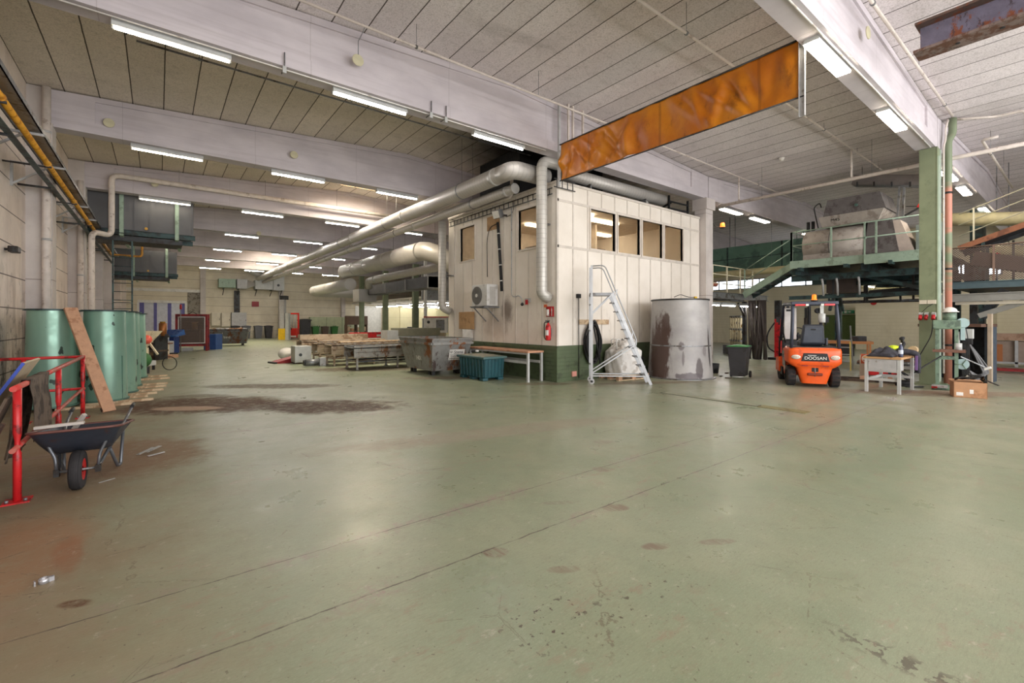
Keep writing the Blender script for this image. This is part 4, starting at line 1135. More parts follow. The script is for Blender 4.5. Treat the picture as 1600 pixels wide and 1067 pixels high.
# front windows: four lights in one band
FW = [(9.86,10.95),(11.09,12.16),(12.30,13.38),(13.52,14.62)]
SW = [(9.80,10.66),(13.05,13.98)]
fr = wall_with_holes('y', CY0, CY0+.08, CX0, CX1, DZ, CZ, [(a,b,3.76,4.90) for a,b in FW]).build('front_wall', CABM, t)
sd = wall_with_holes('x', CX0, CX0+.08, CY0+.08, CY1, DZ, CZ, [(a,b,3.78,4.95) for a,b in SW]).build('side_wall', CABM, t)
m = MB(); m.box(CX0, CY1, 0, CX1, CY1+.08, CZ); m.build('back_wall', CABM, t)
m = MB(); m.box(CX1-.08, CY0+.08, 0, CX1, CY1, CZ); m.build('end_wall', CABM, t)
# battens over the board joints
k = 0
x = CX0+.61
while x < CX1-.1:
    segs = [(DZ, 3.66)] + ([(3.74, 4.92)] if not any(a-.06 < x < b+.06 for a,b in FW) else []) + [(4.99, CZ-.05)]
    for lo, hi in segs:
        m = MB(); m.box(x-.022, CY0-.014, lo, x+.022, CY0, hi); m.build('batten', BATTEN, t)
    x += .597
y = CY0+.60
while y < CY1-.1:
    segs = [(DZ, 3.68)] + ([(3.68, 5.02)] if not any(a-.06 < y < b+.06 for a,b in SW) else []) + [(5.02, CZ-.05)]
    for lo, hi in segs:
        m = MB(); m.box(CX0-.014, y-.02, lo, CX0, y+.02, hi); m.build('batten', BATTEN, t)
    y += .60
for z in (3.70, 4.955):
    m = MB(); m.box(CX0, CY0-.016, z-.035, CX1, CY0, z+.035); m.build('cross_batten', BATTEN, t)
m = MB(); m.box(CX0-.03, CY0-.03, CZ-.05, CX1, CY0+.1, CZ+.02); m.box(CX0-.03, CY0+.1, CZ-.05, CX0+.1, CY1+.08, CZ+.02); m.build('top_rail', BATTEN, t)
m = MB(); m.box(CX0-.016, CY0-.016, DZ, CX0+.05, CY0+.05, CZ-.05); m.build('corner_trim', BATTEN, t)
# green planked base
d = MB(); d.box(CX0-.03, CY0-.03, 0, CX1, CY0+.08, DZ); d.box(CX0-.03, CY0+.08, 0, CX0+.08, CY1, DZ)
for kk in range(9):
    z = .02+.107*kk
    d.box(CX0-.042, CY0-.042, z, CX1, CY0-.03, z+.092); d.box(CX0-.042, CY0-.03, z, CX0-.03, CY1, z+.092)
d.build('planked_base', DADO, t)
for (a, b) in FW:
    f = MB()
    for q in ((a-.05, a, 3.71, 4.95), (b, b+.05, 3.71, 4.95), (a, b, 3.71, 3.76), (a, b, 4.90, 4.95)): f.box(q[0], CY0-.03, q[2], q[1], CY0+.09, q[3])
    fo = f.build('window_frame', FRAMEW, t)
    g = MB(); g.box(a, CY0+.035, 3.76, b, CY0+.041, 4.90); g.build('pane', GLASS, fo)
for (a, b) in SW:
    f = MB()
    for q in ((a-.05, a, 3.73, 5.0), (b, b+.05, 3.73, 5.0), (a, b, 3.73, 3.78), (a, b, 4.95, 5.0)): f.box(CX0-.03, q[0], q[2], CX0+.09, q[1], q[3])
    fo = f.build('window_frame', FRAMEW, t)
    g = MB(); g.box(CX0+.035, a, 3.78, CX0+.041, b, 4.95); g.build('pane', GLASS, fo)
# rooms behind the glass
BEIGE = M('beige_room', (196,184,168), .7)
m = MB(); m.box(CX0+.08, CY0+.08, 2.65, CX1-.08, CY1, 2.75); m.build('upper_floor', M('brown_lino', (128,116,102), .5), t)
m = MB(); m.box(CX0+.08, CY0+.08, 5.30, CX1-.08, CY1, 5.38); m.build('room_ceiling', M('room_ceiling', (216,204,188), .8), t)
m = MB(); m.box(CX0+.08, CY1-.06, 2.75, CX1-.08, CY1, 5.30); m.box(13.0, CY0+2.6, 2.75, 13.08, CY1-.06, 5.3); m.build('room_wall', BEIGE, t)
m = MB(); m.box(9.4, CY0+1.9, 2.75, 12.4, CY0+2.4, 4.05); m.build('cupboard', M('grey_cupboard', (150,148,146), .5), t, bevel=.01)
m = MB(); m.box(13.9, CY0+3.4, 2.75, 14.5, CY0+3.5, 4.6); m.build('room_door', M('brown_room_door', (134,112,92), .5), t)
m = MB(); m.bar((14.05,CY0+.45,4.35),(13.95,CY0+.45,3.8), .015,.015); m.bar((14.05,CY0+.45,4.35),(14.17,CY0+.45,3.8), .015,.015); m.build('hanging_cord', DKSTEEL, t)
m = MB(); m.sph((14.06,CY0+.45,3.84), .11, 14, 8); m.build('orange_pot', M('terracotta', (210,120,70), .6), t)
m = MB(); m.box(13.9,CY0+.3,3.70,14.2,CY0+.6,3.745); m.build('window_shelf', BEIGE, t)
for (x0, y0, z0) in ((10.2,10.5,5.22),(12.0,10.9,5.22),(10.8,12.9,5.22),(13.6,12.6,5.22)):
    g = MB(); g.box(x0, y0, z0, x0+1.5, y0+.22, z0+.07); g.build('room_lamp', EM('room_lamp_glow', (255,236,206), 16.0), t)
# clutter on the cabin's roof
pl = thing('shade_bulkhead', 'black board bulkhead added as shade above the cabin roof', 'bulkhead')
m = MB(); m.box(8.85, 11.0, CZ+.05, 12.7, 11.1, 7.05); m.box(8.85, 11.1, CZ+.05, 8.95, 13.2, 7.05); m.build('boards', SHADEBLACK, pl)  # boards added to darken the unlit gap under the roof
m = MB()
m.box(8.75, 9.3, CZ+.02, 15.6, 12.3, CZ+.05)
m.build('shade_sheet', SHADEBLACK, cabin)  # black sheet laid in as shade over the cabin
t = thing('rooftop_duct', 'silver spiral duct lying above the cabin front', 'duct')
m = MB(); m.cyl((9.2, 9.45, 5.93), (14.1, 9.45, 5.93), .19, n=24); m.build('duct_pipe', SPIRAL_X, t)
m = MB(); m.tube([(13.0,9.5,5.85),(13.2,9.55,5.75),(13.3,9.6,5.64)], .12, n=14); m.build('branch_duct', GALV, t)
for x in (10.2, 12.9): 
    m = MB(); m.box(x, 9.3, CZ+.06, x+.05, 9.6, 5.76); m.build('cradle', STEEL, t)
t = thing('rooftop_guard_rail', 'black steel guard frame on the right end of the cabin roof', 'railing')
for x in (14.3, 15.5):
    m = MB(); m.box(x, 9.32, CZ+.05, x+.06, 9.38, 6.12); m.build('post', BLACKSTEEL, t)
for z in (5.7, 5.95):
    m = MB(); m.bar((14.3, 9.35, z-.03), (15.5, 9.35, z), .05, .05); m.build('rail', BLACKSTEEL, t)
m = MB(); m.bar((14.6, 10.6, 5.56), (14.6, 9.4, 5.95), .06, .06); m.build('brace', BLACKSTEEL, t)
t = thing('rooftop_cable_ladder', 'dark cable ladder along the top of the cabin side', 'cable tray')
def lad(p, q, n, w=.16, up=(0,0,1)):
    p, q = Vector(p), Vector(q)
    for dz in (0, w):
        m = MB(); m.bar(p+Vector((0,0,dz)), q+Vector((0,0,dz)), .02, .025); m.build('side_bar', DKSTEEL, t)
    for i in range(n):
        c = p.lerp(q, (i+.5)/n); m = MB(); m.bar(c, c+Vector((0,0,w)), .018, .018); m.build('rung', DKSTEEL, t)
lad((CX0-.08, CY0+.1, 5.12), (CX0-.08, CY1-.1, 5.12), 24)
lad((CX0-.2, CY0-.10, 5.25), (CX0+.6, CY0-.10, 5.25), 4, .22)
t = thing('wall_mounted_pipe', 'pale pipe running along the top edge of the cabin side with a riser', 'pipe')
m = MB(); m.tube(bend([(CX0-.12, 14.6, 5.40), (CX0-.12, 10.95, 5.40), (CX0-.12, 10.85, 5.5), (CX0-.12, 10.85, 6.1), (8.2, 10.85, 6.2)], .08, 4), .05, n=12); m.build('pipe', WHITEPIPE, t)
m = MB(); m.box(CX0-.12, 14.5, 5.36, CX0-.0, 14.56, 5.42); m.build('pipe_bracket', STEEL, t)
t = thing('wall_mounted_floodlight', 'grey floodlight high on the cabin side beside the right window', 'light', (CX0, 11.25, 4.98))
m = MB(); m.obox((-.26, .1, -.02), (.16,.30,.26), (0, R(-20), R(12))); m.build('lamp_head', STEEL, t, bevel=.02)
m = MB(); m.obox((-.335, .115, -.045), (.02,.26,.22), (0, R(-20), R(12))); m.build('lens', M('lamp_lens', (214,212,204), .2), t)
m = MB(); m.bar((0,0,-.05), (-.2,.05,-.05), .05, .05); m.build('arm', DKSTEEL, t)
m = MB(); m.tube(bend([(-.02,0,-.1),(-.03,-.35,-.05),(-.05,-.45,.3)], .2, 6), .008, n=6); m.build('lead', BLACK, t)

# ------------------------------------------------------------------ things on and beside the cabin
t = thing('wall_mounted_air_conditioner', 'white outdoor air conditioner on brackets on the cabin side', 'air conditioner', (CX0, 12.0, 2.07))
m = MB(); m.box(-.52,-.42,.06,-.10,.44,.74); m.build('casing', M('ac_white', (214,214,212), .4, 0, dirt=(180,176,170), amt=.2), t, bevel=.02)
m = MB(); m.cyl((-.52,.14,.40), (-.535,.14,.40), .285, n=32); m.build('fan_grille', M('ac_fan_dark', (96,94,90), .5), t)
fb = t
m = MB()
for r_ in (.07,.12,.17,.22,.27): m.tube([(-.54, .14+r_*math.cos(a), .40+r_*math.sin(a)) for a in [2*PI*i/28 for i in range(28)]], .004, n=5, closed=True)
m.build('grille_rings', M('ac_grille', (150,148,144), .4), t)
m = MB(); m.cyl((-.535,.14,.40), (-.55,.14,.40), .055, n=18); m.build('fan_hub', WHITE, t)
m = MB()
for k in range(9): m.box(-.525,-.40,.13+.06*k,-.515,-.16,.15+.06*k)
m.build('front_louvres', M('ac_white', (214,214,212)), t)
m = MB(); m.box(-.42,-.425,.1,-.2,-.42,.66); m.build('side_panel', M('ac_side', (186,184,180), .5), t)
for y in (-.34, .36):
    m = MB(); m.bar((0,y,.03), (-.6,y,.03), .04, .05); m.build('bracket_arm', STEEL, t)
    m = MB(); m.bar((-.02,y,-.42), (-.5,y,.02), .03, .03); m.build('bracket_brace', STEEL, t)
m = MB(); m.box(-.6,-.4,.03,-.56,.44,.06); m.build('bracket_bar', STEEL, t)
t = thing('wall_mounted_pipe', 'black insulated cooling pipe rising above the outdoor air conditioner', 'pipe')
m = MB(); m.tube([(CX0-.05,11.45,2.6),(CX0-.05,11.52,3.4),(CX0-.05,11.62,4.4),(CX0-.05,11.66,4.78)], .045, n=12); m.build('pipe', BLACK, t)
m = MB()
for z, y in ((2.9,11.47),(3.4,11.52),(3.9,11.57),(4.4,11.62)): m.cyl((CX0-.05,y-.003,z),(CX0-.05,y+.003,z+.03), .049, n=12)
m.build('ties', WHITE, t)
m = MB(); m.tube(bend([(CX0-.04,11.66,4.76),(CX0-.06,12.1,4.7),(CX0-.06,12.25,4.3),(CX0-.04,12.25,3.1)], .3, 6), .012, n=6); m.build('cable', BLACK, t)
m = MB(); m.box(CX0-.02, 11.62, 4.6, CX0-.002, 12.3, 5.05); tag(m.build('wall_mounted_panel', HARDBOARD), 'tan hardboard patch high on the cabin side above the cooling pipe', 'panel')
m = MB(); m.box(CX0-.05, 13.05, 1.38, CX0-.022, 14.02, 1.98); tag(m.build('hanging_notice_board', HARDBOARD, bevel=.004), 'tan hardboard notice board on the cabin side behind the skip', 'board')
m = MB(); m.grid(lambda u, v: (CX0-.04-.05*(1-v)*abs(math.sin(u*2)), 13.20+.62*u-.1*(1-v), 1.03+.34*v), 10, 8, .003); tag(m.build('hanging_paper_sheet', PAPER), 'white paper sheet hanging below the notice board', 'paper')
t = thing('wall_mounted_pipe', 'thin pipe ending in a bent tap on the cabin side', 'tap')
m = MB(); m.tube(bend([(CX0-.05,10.95,5.1),(CX0-.05,10.95,2.45),(CX0-.10,10.75,2.38),(CX0-.12,10.5,2.42),(CX0-.12,10.35,2.3),(CX0-.12,10.35,2.2)], .08, 4), .018, n=8); m.build('pipe', GREYPAINT, t)
m = MB(); m.sph((CX0-.12,10.35,2.15), .05, 10, 8); m.build('valve', DKSTEEL, t)
m = MB(); m.box(CX0-.06,10.1,2.2,CX0,10.3,2.32); m.build('valve_plate', GREYPAINT, t)
m = MB(); m.box(CX0-.065,10.16,2.14,CX0-.06,10.28,2.28); m.build('red_label', RED, t)
t = thing('wall_mounted_sign', 'red fire extinguisher sign on the cabin corner', 'sign', (CX0-.02, 9.26, 1.92))
m = MB(); m.box(-.008,-.15,-.14,.008,.15,.14); m.build('plate', RED, t)
m = MB(); m.tube([(-.012,.07,-.12),(-.012,.07,.06)], .045, n=8); m.build('extinguisher_symbol', WHITE, t)
m = MB(); m.prism([(-.06,.02),(-.1,.02),(-.08,.11)], 'x', -.013, -.008); m.box(-.013,-.09,-.12,-.008,-.07,.02); m.build('flame_symbol', WHITE, t)
m = MB(); m.box(CX0-.012, 9.40, 2.04, CX0-.002, 9.52, 2.12); tag(m.build('wall_mounted_label', M('orange_label', (222,108,60), .5)), 'small orange label on the cabin side below the nearest duct', 'label')
m = MB(); m.box(CX0-.02, 9.12, 1.60, CX0-.002, 9.38, 1.74); tag(m.build('wall_mounted_plate', BATTEN), 'small pale plate between the red sign and the extinguisher', 'plate')
def extinguisher(label, x, y, z, hang=True):
    t = thing('wall_mounted_fire_extinguisher', label, 'fire extinguisher', (x, y, z))
    m = MB(); m.lathe([(0,0),(.065,0),(.075,.02),(.075,.36),(.06,.42),(.03,.45),(.025,.48),(0,.48)], n=24); m.build('cylinder', RED, t)
    m = MB(); m.cyl((0,0,.47),(0,0,.52), .025, n=12); m.box(-.10,-.012,.52,.05,.012,.545); m.build('valve_head', BLACKSTEEL, t)
    m = MB(); m.tube(bend([(0,.0,.50),(-.02,.14,.5),(-.03,.13,.1),(-.02,.09,.02)], .08, 5), .012, n=8); m.build('discharge_tube', BLACK, t)
    m = MB(); m.lathe([(.0765,.14),(.0765,.28)], n=18, a0=PI*.7, a1=PI*1.3); m.build('paper_label', PAPER, t)
    m = MB(); m.box(.05,-.03,.1,.10,.03,.34); m.build('wall_bracket', STEEL, t)
extinguisher('red fire extinguisher on the cabin corner above the green base', CX0-.14, 9.20, 1.13)
# switch with lead on the front wall
t = thing('wall_mounted_socket', 'dark socket with a long cable on the cabin front left of the rolling steps', 'socket', (9.33, CY0-.03, 2.36))
m = MB(); m.box(-.06,-.06,-.06,.06,0.03,.06); m.build('box', BLACKSTEEL, t, bevel=.01)
m = MB(); m.tube([(0,-.02,-.05),(.0,-.02,-1.2),(-.005,-.03,-2.3)], .012, n=6); m.build('cable', DKSTEEL, t)
m = MB(); m.box(9.05,CY0-.08,.12,9.22,CY0-.045,.26); tag(m.build('wall_mounted_label', M('red_white_label', (214,150,136), .5)), 'small red and white sticker low on the green base of the cabin front', 'label')
# hose coil on a board
t = thing('wall_mounted_board', 'pale timber rail on the cabin front holding the black hose coil', 'rail')
m = MB(); m.box(9.36, CY0-.05, 1.56, 10.62, CY0-.015, 1.70); m.build('rail_board', PALEWOOD, t, bevel=.004)
m = MB(); m.cyl((9.82, CY0-.05, 1.64), (9.82, CY0-.26, 1.66), .015, n=8); m.build('peg', STEEL, t)
t = thing('hanging_hose_coil', 'black hose coil hanging on the cabin front behind the rolling steps', 'hose')
rc = random.Random(5)
for k in range(9):
    w = rc.uniform(.22,.36); h = rc.uniform(.50,.62); off = rc.uniform(-.03,.03); yy = CY0-.08-.017*k
    P = []
    for i in range(26):
        a = 2*PI*i/26
        P.append((9.82+off+w*math.sin(a)*(1-.45*max(0,math.cos(a))**2), yy+.004*math.sin(3*a), 1.06+off*.5+h*math.cos(a)))
    m = MB(); m.tube(P, .022, n=8, closed=True); m.build('hose_loop', BLACK, t)
m = MB(); m.tube([(9.74,CY0-.24,1.5),(9.86,CY0-.25,1.0),(9.98,CY0-.24,.62),(10.05,CY0-.2,.4),(10.06,CY0-.18,.75)], .02, n=8); m.build('hose_tail', BLACK, t)

# rolling platform steps
t = thing('platform_ladder', 'tall aluminium rolling platform steps in front of the white cabin', 'ladder', (9.16, 8.34, 0), math.atan2(-1.02, 1.10))
W2 = .26
for s in (-W2, W2):
    m = MB(); m.box(-.03, s-.02, .10, .03, s+.02, 2.35); m.build('mast', ALU, t)
    m = MB(); m.box(-.025, s-.02, 2.35, .025, s+.02, 3.12); m.build('mast_extension', ALU, t)
    m = MB(); m.bar((.52, s, 2.38), (1.52, s, .0), .075, .028, up=(0,1,0)); m.build('stringer', ALU, t)
    m = MB(); m.tube(bend([(0,s,3.10),(.34,s,3.12),(1.16,s,1.14),(1.12,s,.95),(1.02,s,.98)], .12, 5), .017, n=10); m.build('handrail', ALU, t)
    m = MB(); m.bar((.02,s,.22), (1.42,s,.22), .05, .03); m.build('base_bar', ALU, t)
    m = MB(); m.bar((.02,s,.30), (1.1,s,1.02), .035, .03); m.build('lower_brace', ALU, t)
    m = MB(); m.bar((.02,s,1.85), (.5,s,2.33), .03, .03); m.build('upper_brace', ALU, t)
    m = MB(); m.cyl((.0,s-.035*math.copysign(1,s),.075),(.0,s+.03*math.copysign(1,s)*-0,.075), .075, n=20); w = m.build('wheel', GREYPAINT, t)
    m = MB(); m.cyl((.0,s-.04,.075),(.0,s+.04,.075), .03, n=12); m.build('hub', BLACK, w)
    m = MB(); m.bar((.60, s, 2.28), (.66, s+.0, 2.48), .03, .03); m.build('rail_stub', ALU, t)
    m = MB(); m.bar((1.02, s, 1.2), (1.06, s, 1.36), .025, .025); m.build('rail_stub', ALU, t)
m = MB(); m.box(-.03, -W2, 2.33, .56, W2, 2.40); m.build('platform', STEEL, t)
for k in range(9):
    z = .24+.238*k; x = 1.52-z*.42
    m = MB(); m.box(x-.10, -W2+.015, z-.015, x+.06, W2-.015, z+.015); m.build('step', STEEL, t)
for z in (.5, 1.4, 2.1):
    m = MB(); m.bar((0,-W2,z), (0,W2,z), .03, .03); m.build('crossbar', ALU, t)
# bulk bag on a pallet
def pallet(label, x, y, rz, group=None):
    t = thing('wooden_pallet', label, 'pallet', (x, y, 0), rz, group)
    for yy in (-.35, 0, .35):
        m = MB(); m.box(-.6, yy-.05, 0, .6, yy+.05, .022); m.build('bottom_board', PALEWOOD, t)
        for xx in (-.53, 0, .53):
            m = MB(); m.box(xx-.07, yy-.05, .022, xx+.07, yy+.05, .10); m.build('block', WOOD, t)
    for k in range(5):
        yy = -.35+.175*k
        m = MB(); m.box(-.6, yy-.055, .122, .6, yy+.055, .144); m.build('deck_board', PALEWOOD, t)
    for xx in (-.53, 0, .53):
        m = MB(); m.box(xx-.07, -.4, .10, xx+.07, .4, .122); m.build('stringer_board', PALEWOOD, t)
    return t
pallet('wooden pallet under the white bulk bag', 10.68, 8.45, R(-6))
t = thing('bulk_bag', 'slumped white woven bulk bag on a pallet behind the rolling steps', 'bag', (10.64, 8.45, .145), R(-6))
bm_ = M('woven_poly', (222,220,216), .45, 0, dirt=(184,178,170), amt=.4, scale=2.4)
def bag(u, v):
    a = 2*PI*u; 
    if v < .75: f = v/.75; r = .47 - .03*f - .02*math.cos(PI*f); z = .66*f
    else: f = (v-.75)/.25; r = (.46-.02)*(1-f*.85); z = .66+.30*math.sin(f*PI/2)*(.8+.3*math.sin(a+.6))
    sq = 1/max(abs(math.cos(a)), abs(math.sin(a)))**.55
    r *= sq*(1+.035*math.sin(5*a+6*v)+.02*math.sin(13*a+9*v))
    return (r*math.cos(a), r*math.sin(a)*.86, z+.02*math.sin(7*a)*(v>.7))
m = MB(); m.grid(bag, 72, 30); m.build('bag_body', bm_, t)
for k, (a, l) in enumerate(((.4,.3),(2.0,.36),(3.5,.3),(5.2,.34))):
    x, y = .38*math.cos(a), .32*math.sin(a)
    m = MB(); m.tube(bend([(x,y,.62),(x*1.05,y*1.05,.98),(x*.55,y*.6,1.0),(x*.4,y*.4,.72)], .1, 4), [.022]*14 if False else .02, n=6); m.build('lifting_loop', bm_, t)
m = MB(); m.sph((.02,-.02,.80), .26, 18, 10, zs=.6); m.build('tied_top', bm_, t)

# big grey cone tank
gt = N('scratched_grey_tank')
X_, Y_, Z_ = gt.xyz()
q = gt.noise(1.2, 6, .6)
b_ = gt.mix(gt.ramp(q, .3, .7), srgb(150,148,148), srgb(176,174,172))
ang = gt.math('ARCTAN2', Y_, X_)
def patch(n, a0, z0, ra, rz_, ns=4, na=1.5, lo=.65, hi=1.0):
    u = n.math('DIVIDE', n.math('SUBTRACT', ang, a0), ra); w = n.math('DIVIDE', n.math('SUBTRACT', Z_, z0), rz_)
    d = n.math('SQRT', n.math('ADD', n.math('MULTIPLY', u, u), n.math('MULTIPLY', w, w)))
    return n.ramp(n.math('ADD', d, n.math('MULTIPLY', n.math('SUBTRACT', n.noise(ns, 8, .75, n.map((1.4,1.4,.5))), .5), na)), lo, hi, 1, 0)
for a0, z0, ra, rz_, c, am in ((-.72,.75,.52,1.2,(78,56,48),.95), (-.5,1.5,.20,.45,(80,60,52),.85), (1.12,.85,.07,.75,(58,52,54),.95), (.06,.95,.12,.17,(92,84,86),.75), (.10,.62,.05,.28,(96,88,90),.65), (.62,.32,.15,.34,(80,72,74),.85), (.30,.10,.50,.11,(84,76,80),.8), (.85,.8,.12,.2,(110,102,104),.6)):
    b_ = gt.mix(gt.math('MULTIPLY', patch(gt, a0, z0, ra, rz_), am), b_, srgb(*c))
gt.set('Base Color', b_); gt.set('Metallic', .15); gt.set('Roughness', gt.ramp(gt.noise(5,4), .3, .7, .48, .62)); 
t = thing('conical_tank', 'large grey cone-shaped steel tank stained dark beside the cabin', 'tank', (12.35, 7.69, 0), R(-148))
m = MB(); m.lathe([(.93,0),(.92,.04),(.86,.95),(.80,2.28)], n=64); m.build('shell', gt.m, t)
m = MB(); m.lathe([(.80,2.26),(.83,2.26),(.83,2.30),(.76,2.30),(.76,1.6)], n=64, smooth=False); m.build('rim_flange', DKSTEEL, t)
m = MB(); m.lathe([(.93,0),(1.0,0),(1.0,.02),(.93,.03)], n=64, smooth=False); m.build('base_ring', STEEL, t)
m = MB(); m.lathe([(.862,.93),(.866,.95),(.858,.97)], n=64); m.build('weld_seam', STEEL, t)
t = thing('coiled_lead', 'black lead with a yellow plug lying on the rim of the grey tank', 'cable', (12.12, 7.35, 2.315))
m = MB(); m.tube(bend([(-.6,-.0,.02),(-.45,-.1,.10),(-.2,-.2,.02),(.05,-.25,.02)], .1, 5), .01, n=6); m.build('cable', BLACK, t)
m = MB(); m.obox((.08,-.25,.02), (.1,.05,.05)); m.build('plug', YELLOW, t)
# dark box between bag and tank
t = thing('storage_box', 'dark grey box on the floor between the bulk bag and the grey tank', 'box', (11.64, 8.76, 0))
m = MB(); m.box(-.28,-.18,0,.17,.18,.52); m.build('body', CHAR, t, bevel=.02)
m = MB(); m.box(-.29,-.19,.52,.18,.19,.56); m.build('lid', DKSTEEL, t, bevel=.01)
m = MB(); m.tube([(-.25,-.2,.42),(-.25,-.24,.3),(-.1,-.24,.3),(-.1,-.2,.42)], .012, n=6); m.build('handle', BLACK, t)
# wheelie bin
def wheelie(label, x, y, rz, body, lid, group=None, s=1.0, detail=True):
    t = thing('wheelie_bin', label, 'bin', (x, y, 0), rz, group)
    k = s
    zb = .06*k if detail else 0.0; m = MB()
    m.hexa([(-.20*k,-.22*k,zb),(.20*k,-.22*k,zb),(.20*k,.22*k,zb),(-.20*k,.22*k,zb)], [(-.27*k,-.30*k,.93*k),(.27*k,-.30*k,.93*k),(.27*k,.30*k,.93*k),(-.27*k,.30*k,.93*k)]); m.build('body', body, t, bevel=.02*k)
    m = MB(); m.box(-.30*k,-.33*k,.90*k,.30*k,.31*k,.95*k); m.build('rim', body, t, bevel=.01)
    m = MB(); m.grid(lambda u, v: ((-.295+.59*u)*k, (-.345+.69*v)*k, (.955+.05*math.sin(PI*u)**.6*math.sin(PI*v)**.5)*k), 10, 10, .01); m.build('lid', lid, t)
    if detail:
        m = MB(); m.cyl((-.26*k,.31*k,.96*k), (.26*k,.31*k,.96*k), .018*k, n=8); m.build('handle_bar', body, t)
        for sx in (-1, 1):
            m = MB(); m.cyl((sx*.24*k,.24*k,.10*k), (sx*.29*k,.24*k,.10*k), .10*k, n=20); w = m.build('wheel', BLACK, t)
            m = MB(); m.cyl((sx*.235*k,.24*k,.10*k), (sx*.295*k,.24*k,.10*k), .045*k, n=14); m.build('hub', PLBLACK, w)
        m = MB(); m.cyl((-.26*k,.24*k,.10*k),(.26*k,.24*k,.10*k), .012*k, n=8); m.build('axle', STEEL, t)
    return t
BINL = M('bin_green_lid', (44,128,60), .45)
wheelie('dark grey wheelie bin with a green lid between the grey tank and the forklift', 13.46, 6.46, R(-75), CHAR, BINL, None, .97)
m = MB(); m.lathe([(0,.0),(.14,0),(.17,.30),(.165,.30),(.135,.012),(0,.012)], n=24)
tag(m.build('bucket', M('dark_bucket', (44,48,54), .5), loc=(14.05, 7.55, 0)), 'dark bucket on the floor behind the wheelie bin', 'bucket')
m = MB(); m.hexa([(-.3,-.02,0),(.3,-.02,0),(.3,.02,0),(-.3,.02,0)], [(-.12,.16,1.25),(.12,.16,1.25),(.12,.2,1.25),(-.12,.2,1.25)])
tag(m.build('leaning_sheet', DKSTEEL, loc=(13.75, 8.35, 0), rot=(0,0,.2)), 'dark sheet metal piece leaning beside the grey tank', 'sheet')
rc = random.Random(9)
for k, (x, y) in enumerate(((13.25,6.9),(13.5,7.35),(14.2,7.2),(13.0,6.55))):
    m = MB(); m.obox((0,0,.015), (rc.uniform(.08,.2), rc.uniform(.04,.09), .03), (0,0,rc.uniform(0,3))); m.obox((.08,.03,.01), (.08,.05,.02), (0,0,rc.uniform(0,3)))
    tag(m.build('rubble_scrap', M('dark_scrap', (70,56,48), .85), loc=(x,y,0)), 'dark scrap of debris on the floor near the wheelie bin', 'debris', 'debris by the wheelie bin')

# ------------------------------------------------------------------ skip, lidded bin, bench
def skip(label, cx, cy, rz, lx, ly, h, mat, foot=.14):
    t = thing('tipping_skip', label, 'skip', (cx, cy, 0), rz)
    m = MB()
    b0, b1 = (lx/2-.16, ly/2-.30), (lx/2, ly/2)
    o_b = [(-b0[0],-b0[1],foot),(b0[0],-b0[1],foot),(b0[0],b0[1],foot),(-b0[0],b0[1],foot)]
    o_t = [(-b1[0],-b1[1],h),(b1[0],-b1[1],h),(b1[0],b1[1],h),(-b1[0],b1[1],h)]
    i_b = [(p[0]*.97,p[1]*.98,foot+.02) for p in o_b]; i_t = [(p[0]*.975,p[1]*.985,h) for p in o_t]
    V = o_b+o_t+i_b+i_t
    F_ = [(3,2,1,0)] + [(i,(i+1)%4,4+(i+1)%4,4+i) for i in range(4)] + [(8,9,10,11)] + [(12+i,12+(i+1)%4,8+(i+1)%4,8+i) for i in range(4)] + [(4+i,4+(i+1)%4,12+(i+1)%4,12+i) for i in range(4)]
    m._add(V, F_); m.build('hopper', mat, t)
    r_ = MB()
    for (x0,y0),(x1,y1) in (((-1,-1),(1,-1)),((1,-1),(1,1)),((1,1),(-1,1)),((-1,1),(-1,-1))):
        r_.bar((x0*(b1[0]-.01),y0*(b1[1]-.01),h-.14), (x1*(b1[0]-.01),y1*(b1[1]-.01),h-.14), .09, .07)
    r_.build('rim_band', mat, t)
    m = MB()
    for (x0,y0),(x1,y1) in (((-1,-1),(1,-1)),((1,-1),(1,1)),((1,1),(-1,1)),((-1,1),(-1,-1))):
        m.bar((x0*(b1[0]-.005),y0*(b1[1]-.005),h), (x1*(b1[0]-.005),y1*(b1[1]-.005),h), .035, .03)
    m.build('top_edge', mat, t)
    for sx in (-1,1):
        for sy in (-.82,-.62,.62,.82):
            f = MB(); f.box(sx*b0[0]*.8-.05, sy*b0[1]-.04, 0, sx*b0[0]*.8+.05, sy*b0[1]+.04, foot); f.build('foot', DKSTEEL, t)
    return t
SK = rust_mat('skip_rusty_paint', (142,142,138), (138,88,54), (84,70,66), .30, 1.6, .6)
t = skip('rusty grey tipping skip with a white label by the cabin side', 7.08, 13.2, 0, 1.42, 2.35, 1.12, SK)
lb = MB(); lb.box(-.26,-.004,-.17,.28,.004,.17); lo = lb.build('label_plate', WHITE, t, loc=(.20,-1.028,.62), rot=(R(17),0,0))
text('label_text', 'Stena', .15, BLACKSTEEL, lo, (.06,-.006,.085), (R(90),0,0), .001)
text('label_text', 'Ψ', .12, BLACKSTEEL, lo, (-.20,-.006,.085), (R(90),0,0), .001)
m = MB(); m.box(-.24,-.0065,.0,.26,-.004,.008); m.box(-.24,-.0065,-.13,.26,-.004,-.118); m.build('label_lines', BLACKSTEEL, lo)
text('label_text', '0102 - 3', .09, STEEL, lo, (-.04,-.006,-.055), (R(90),0,0), .001)
text('painted_mark', '1401', .20, WHITE, t, (-.615,-.1,.50), (R(99.3),0,R(-90)), .002)
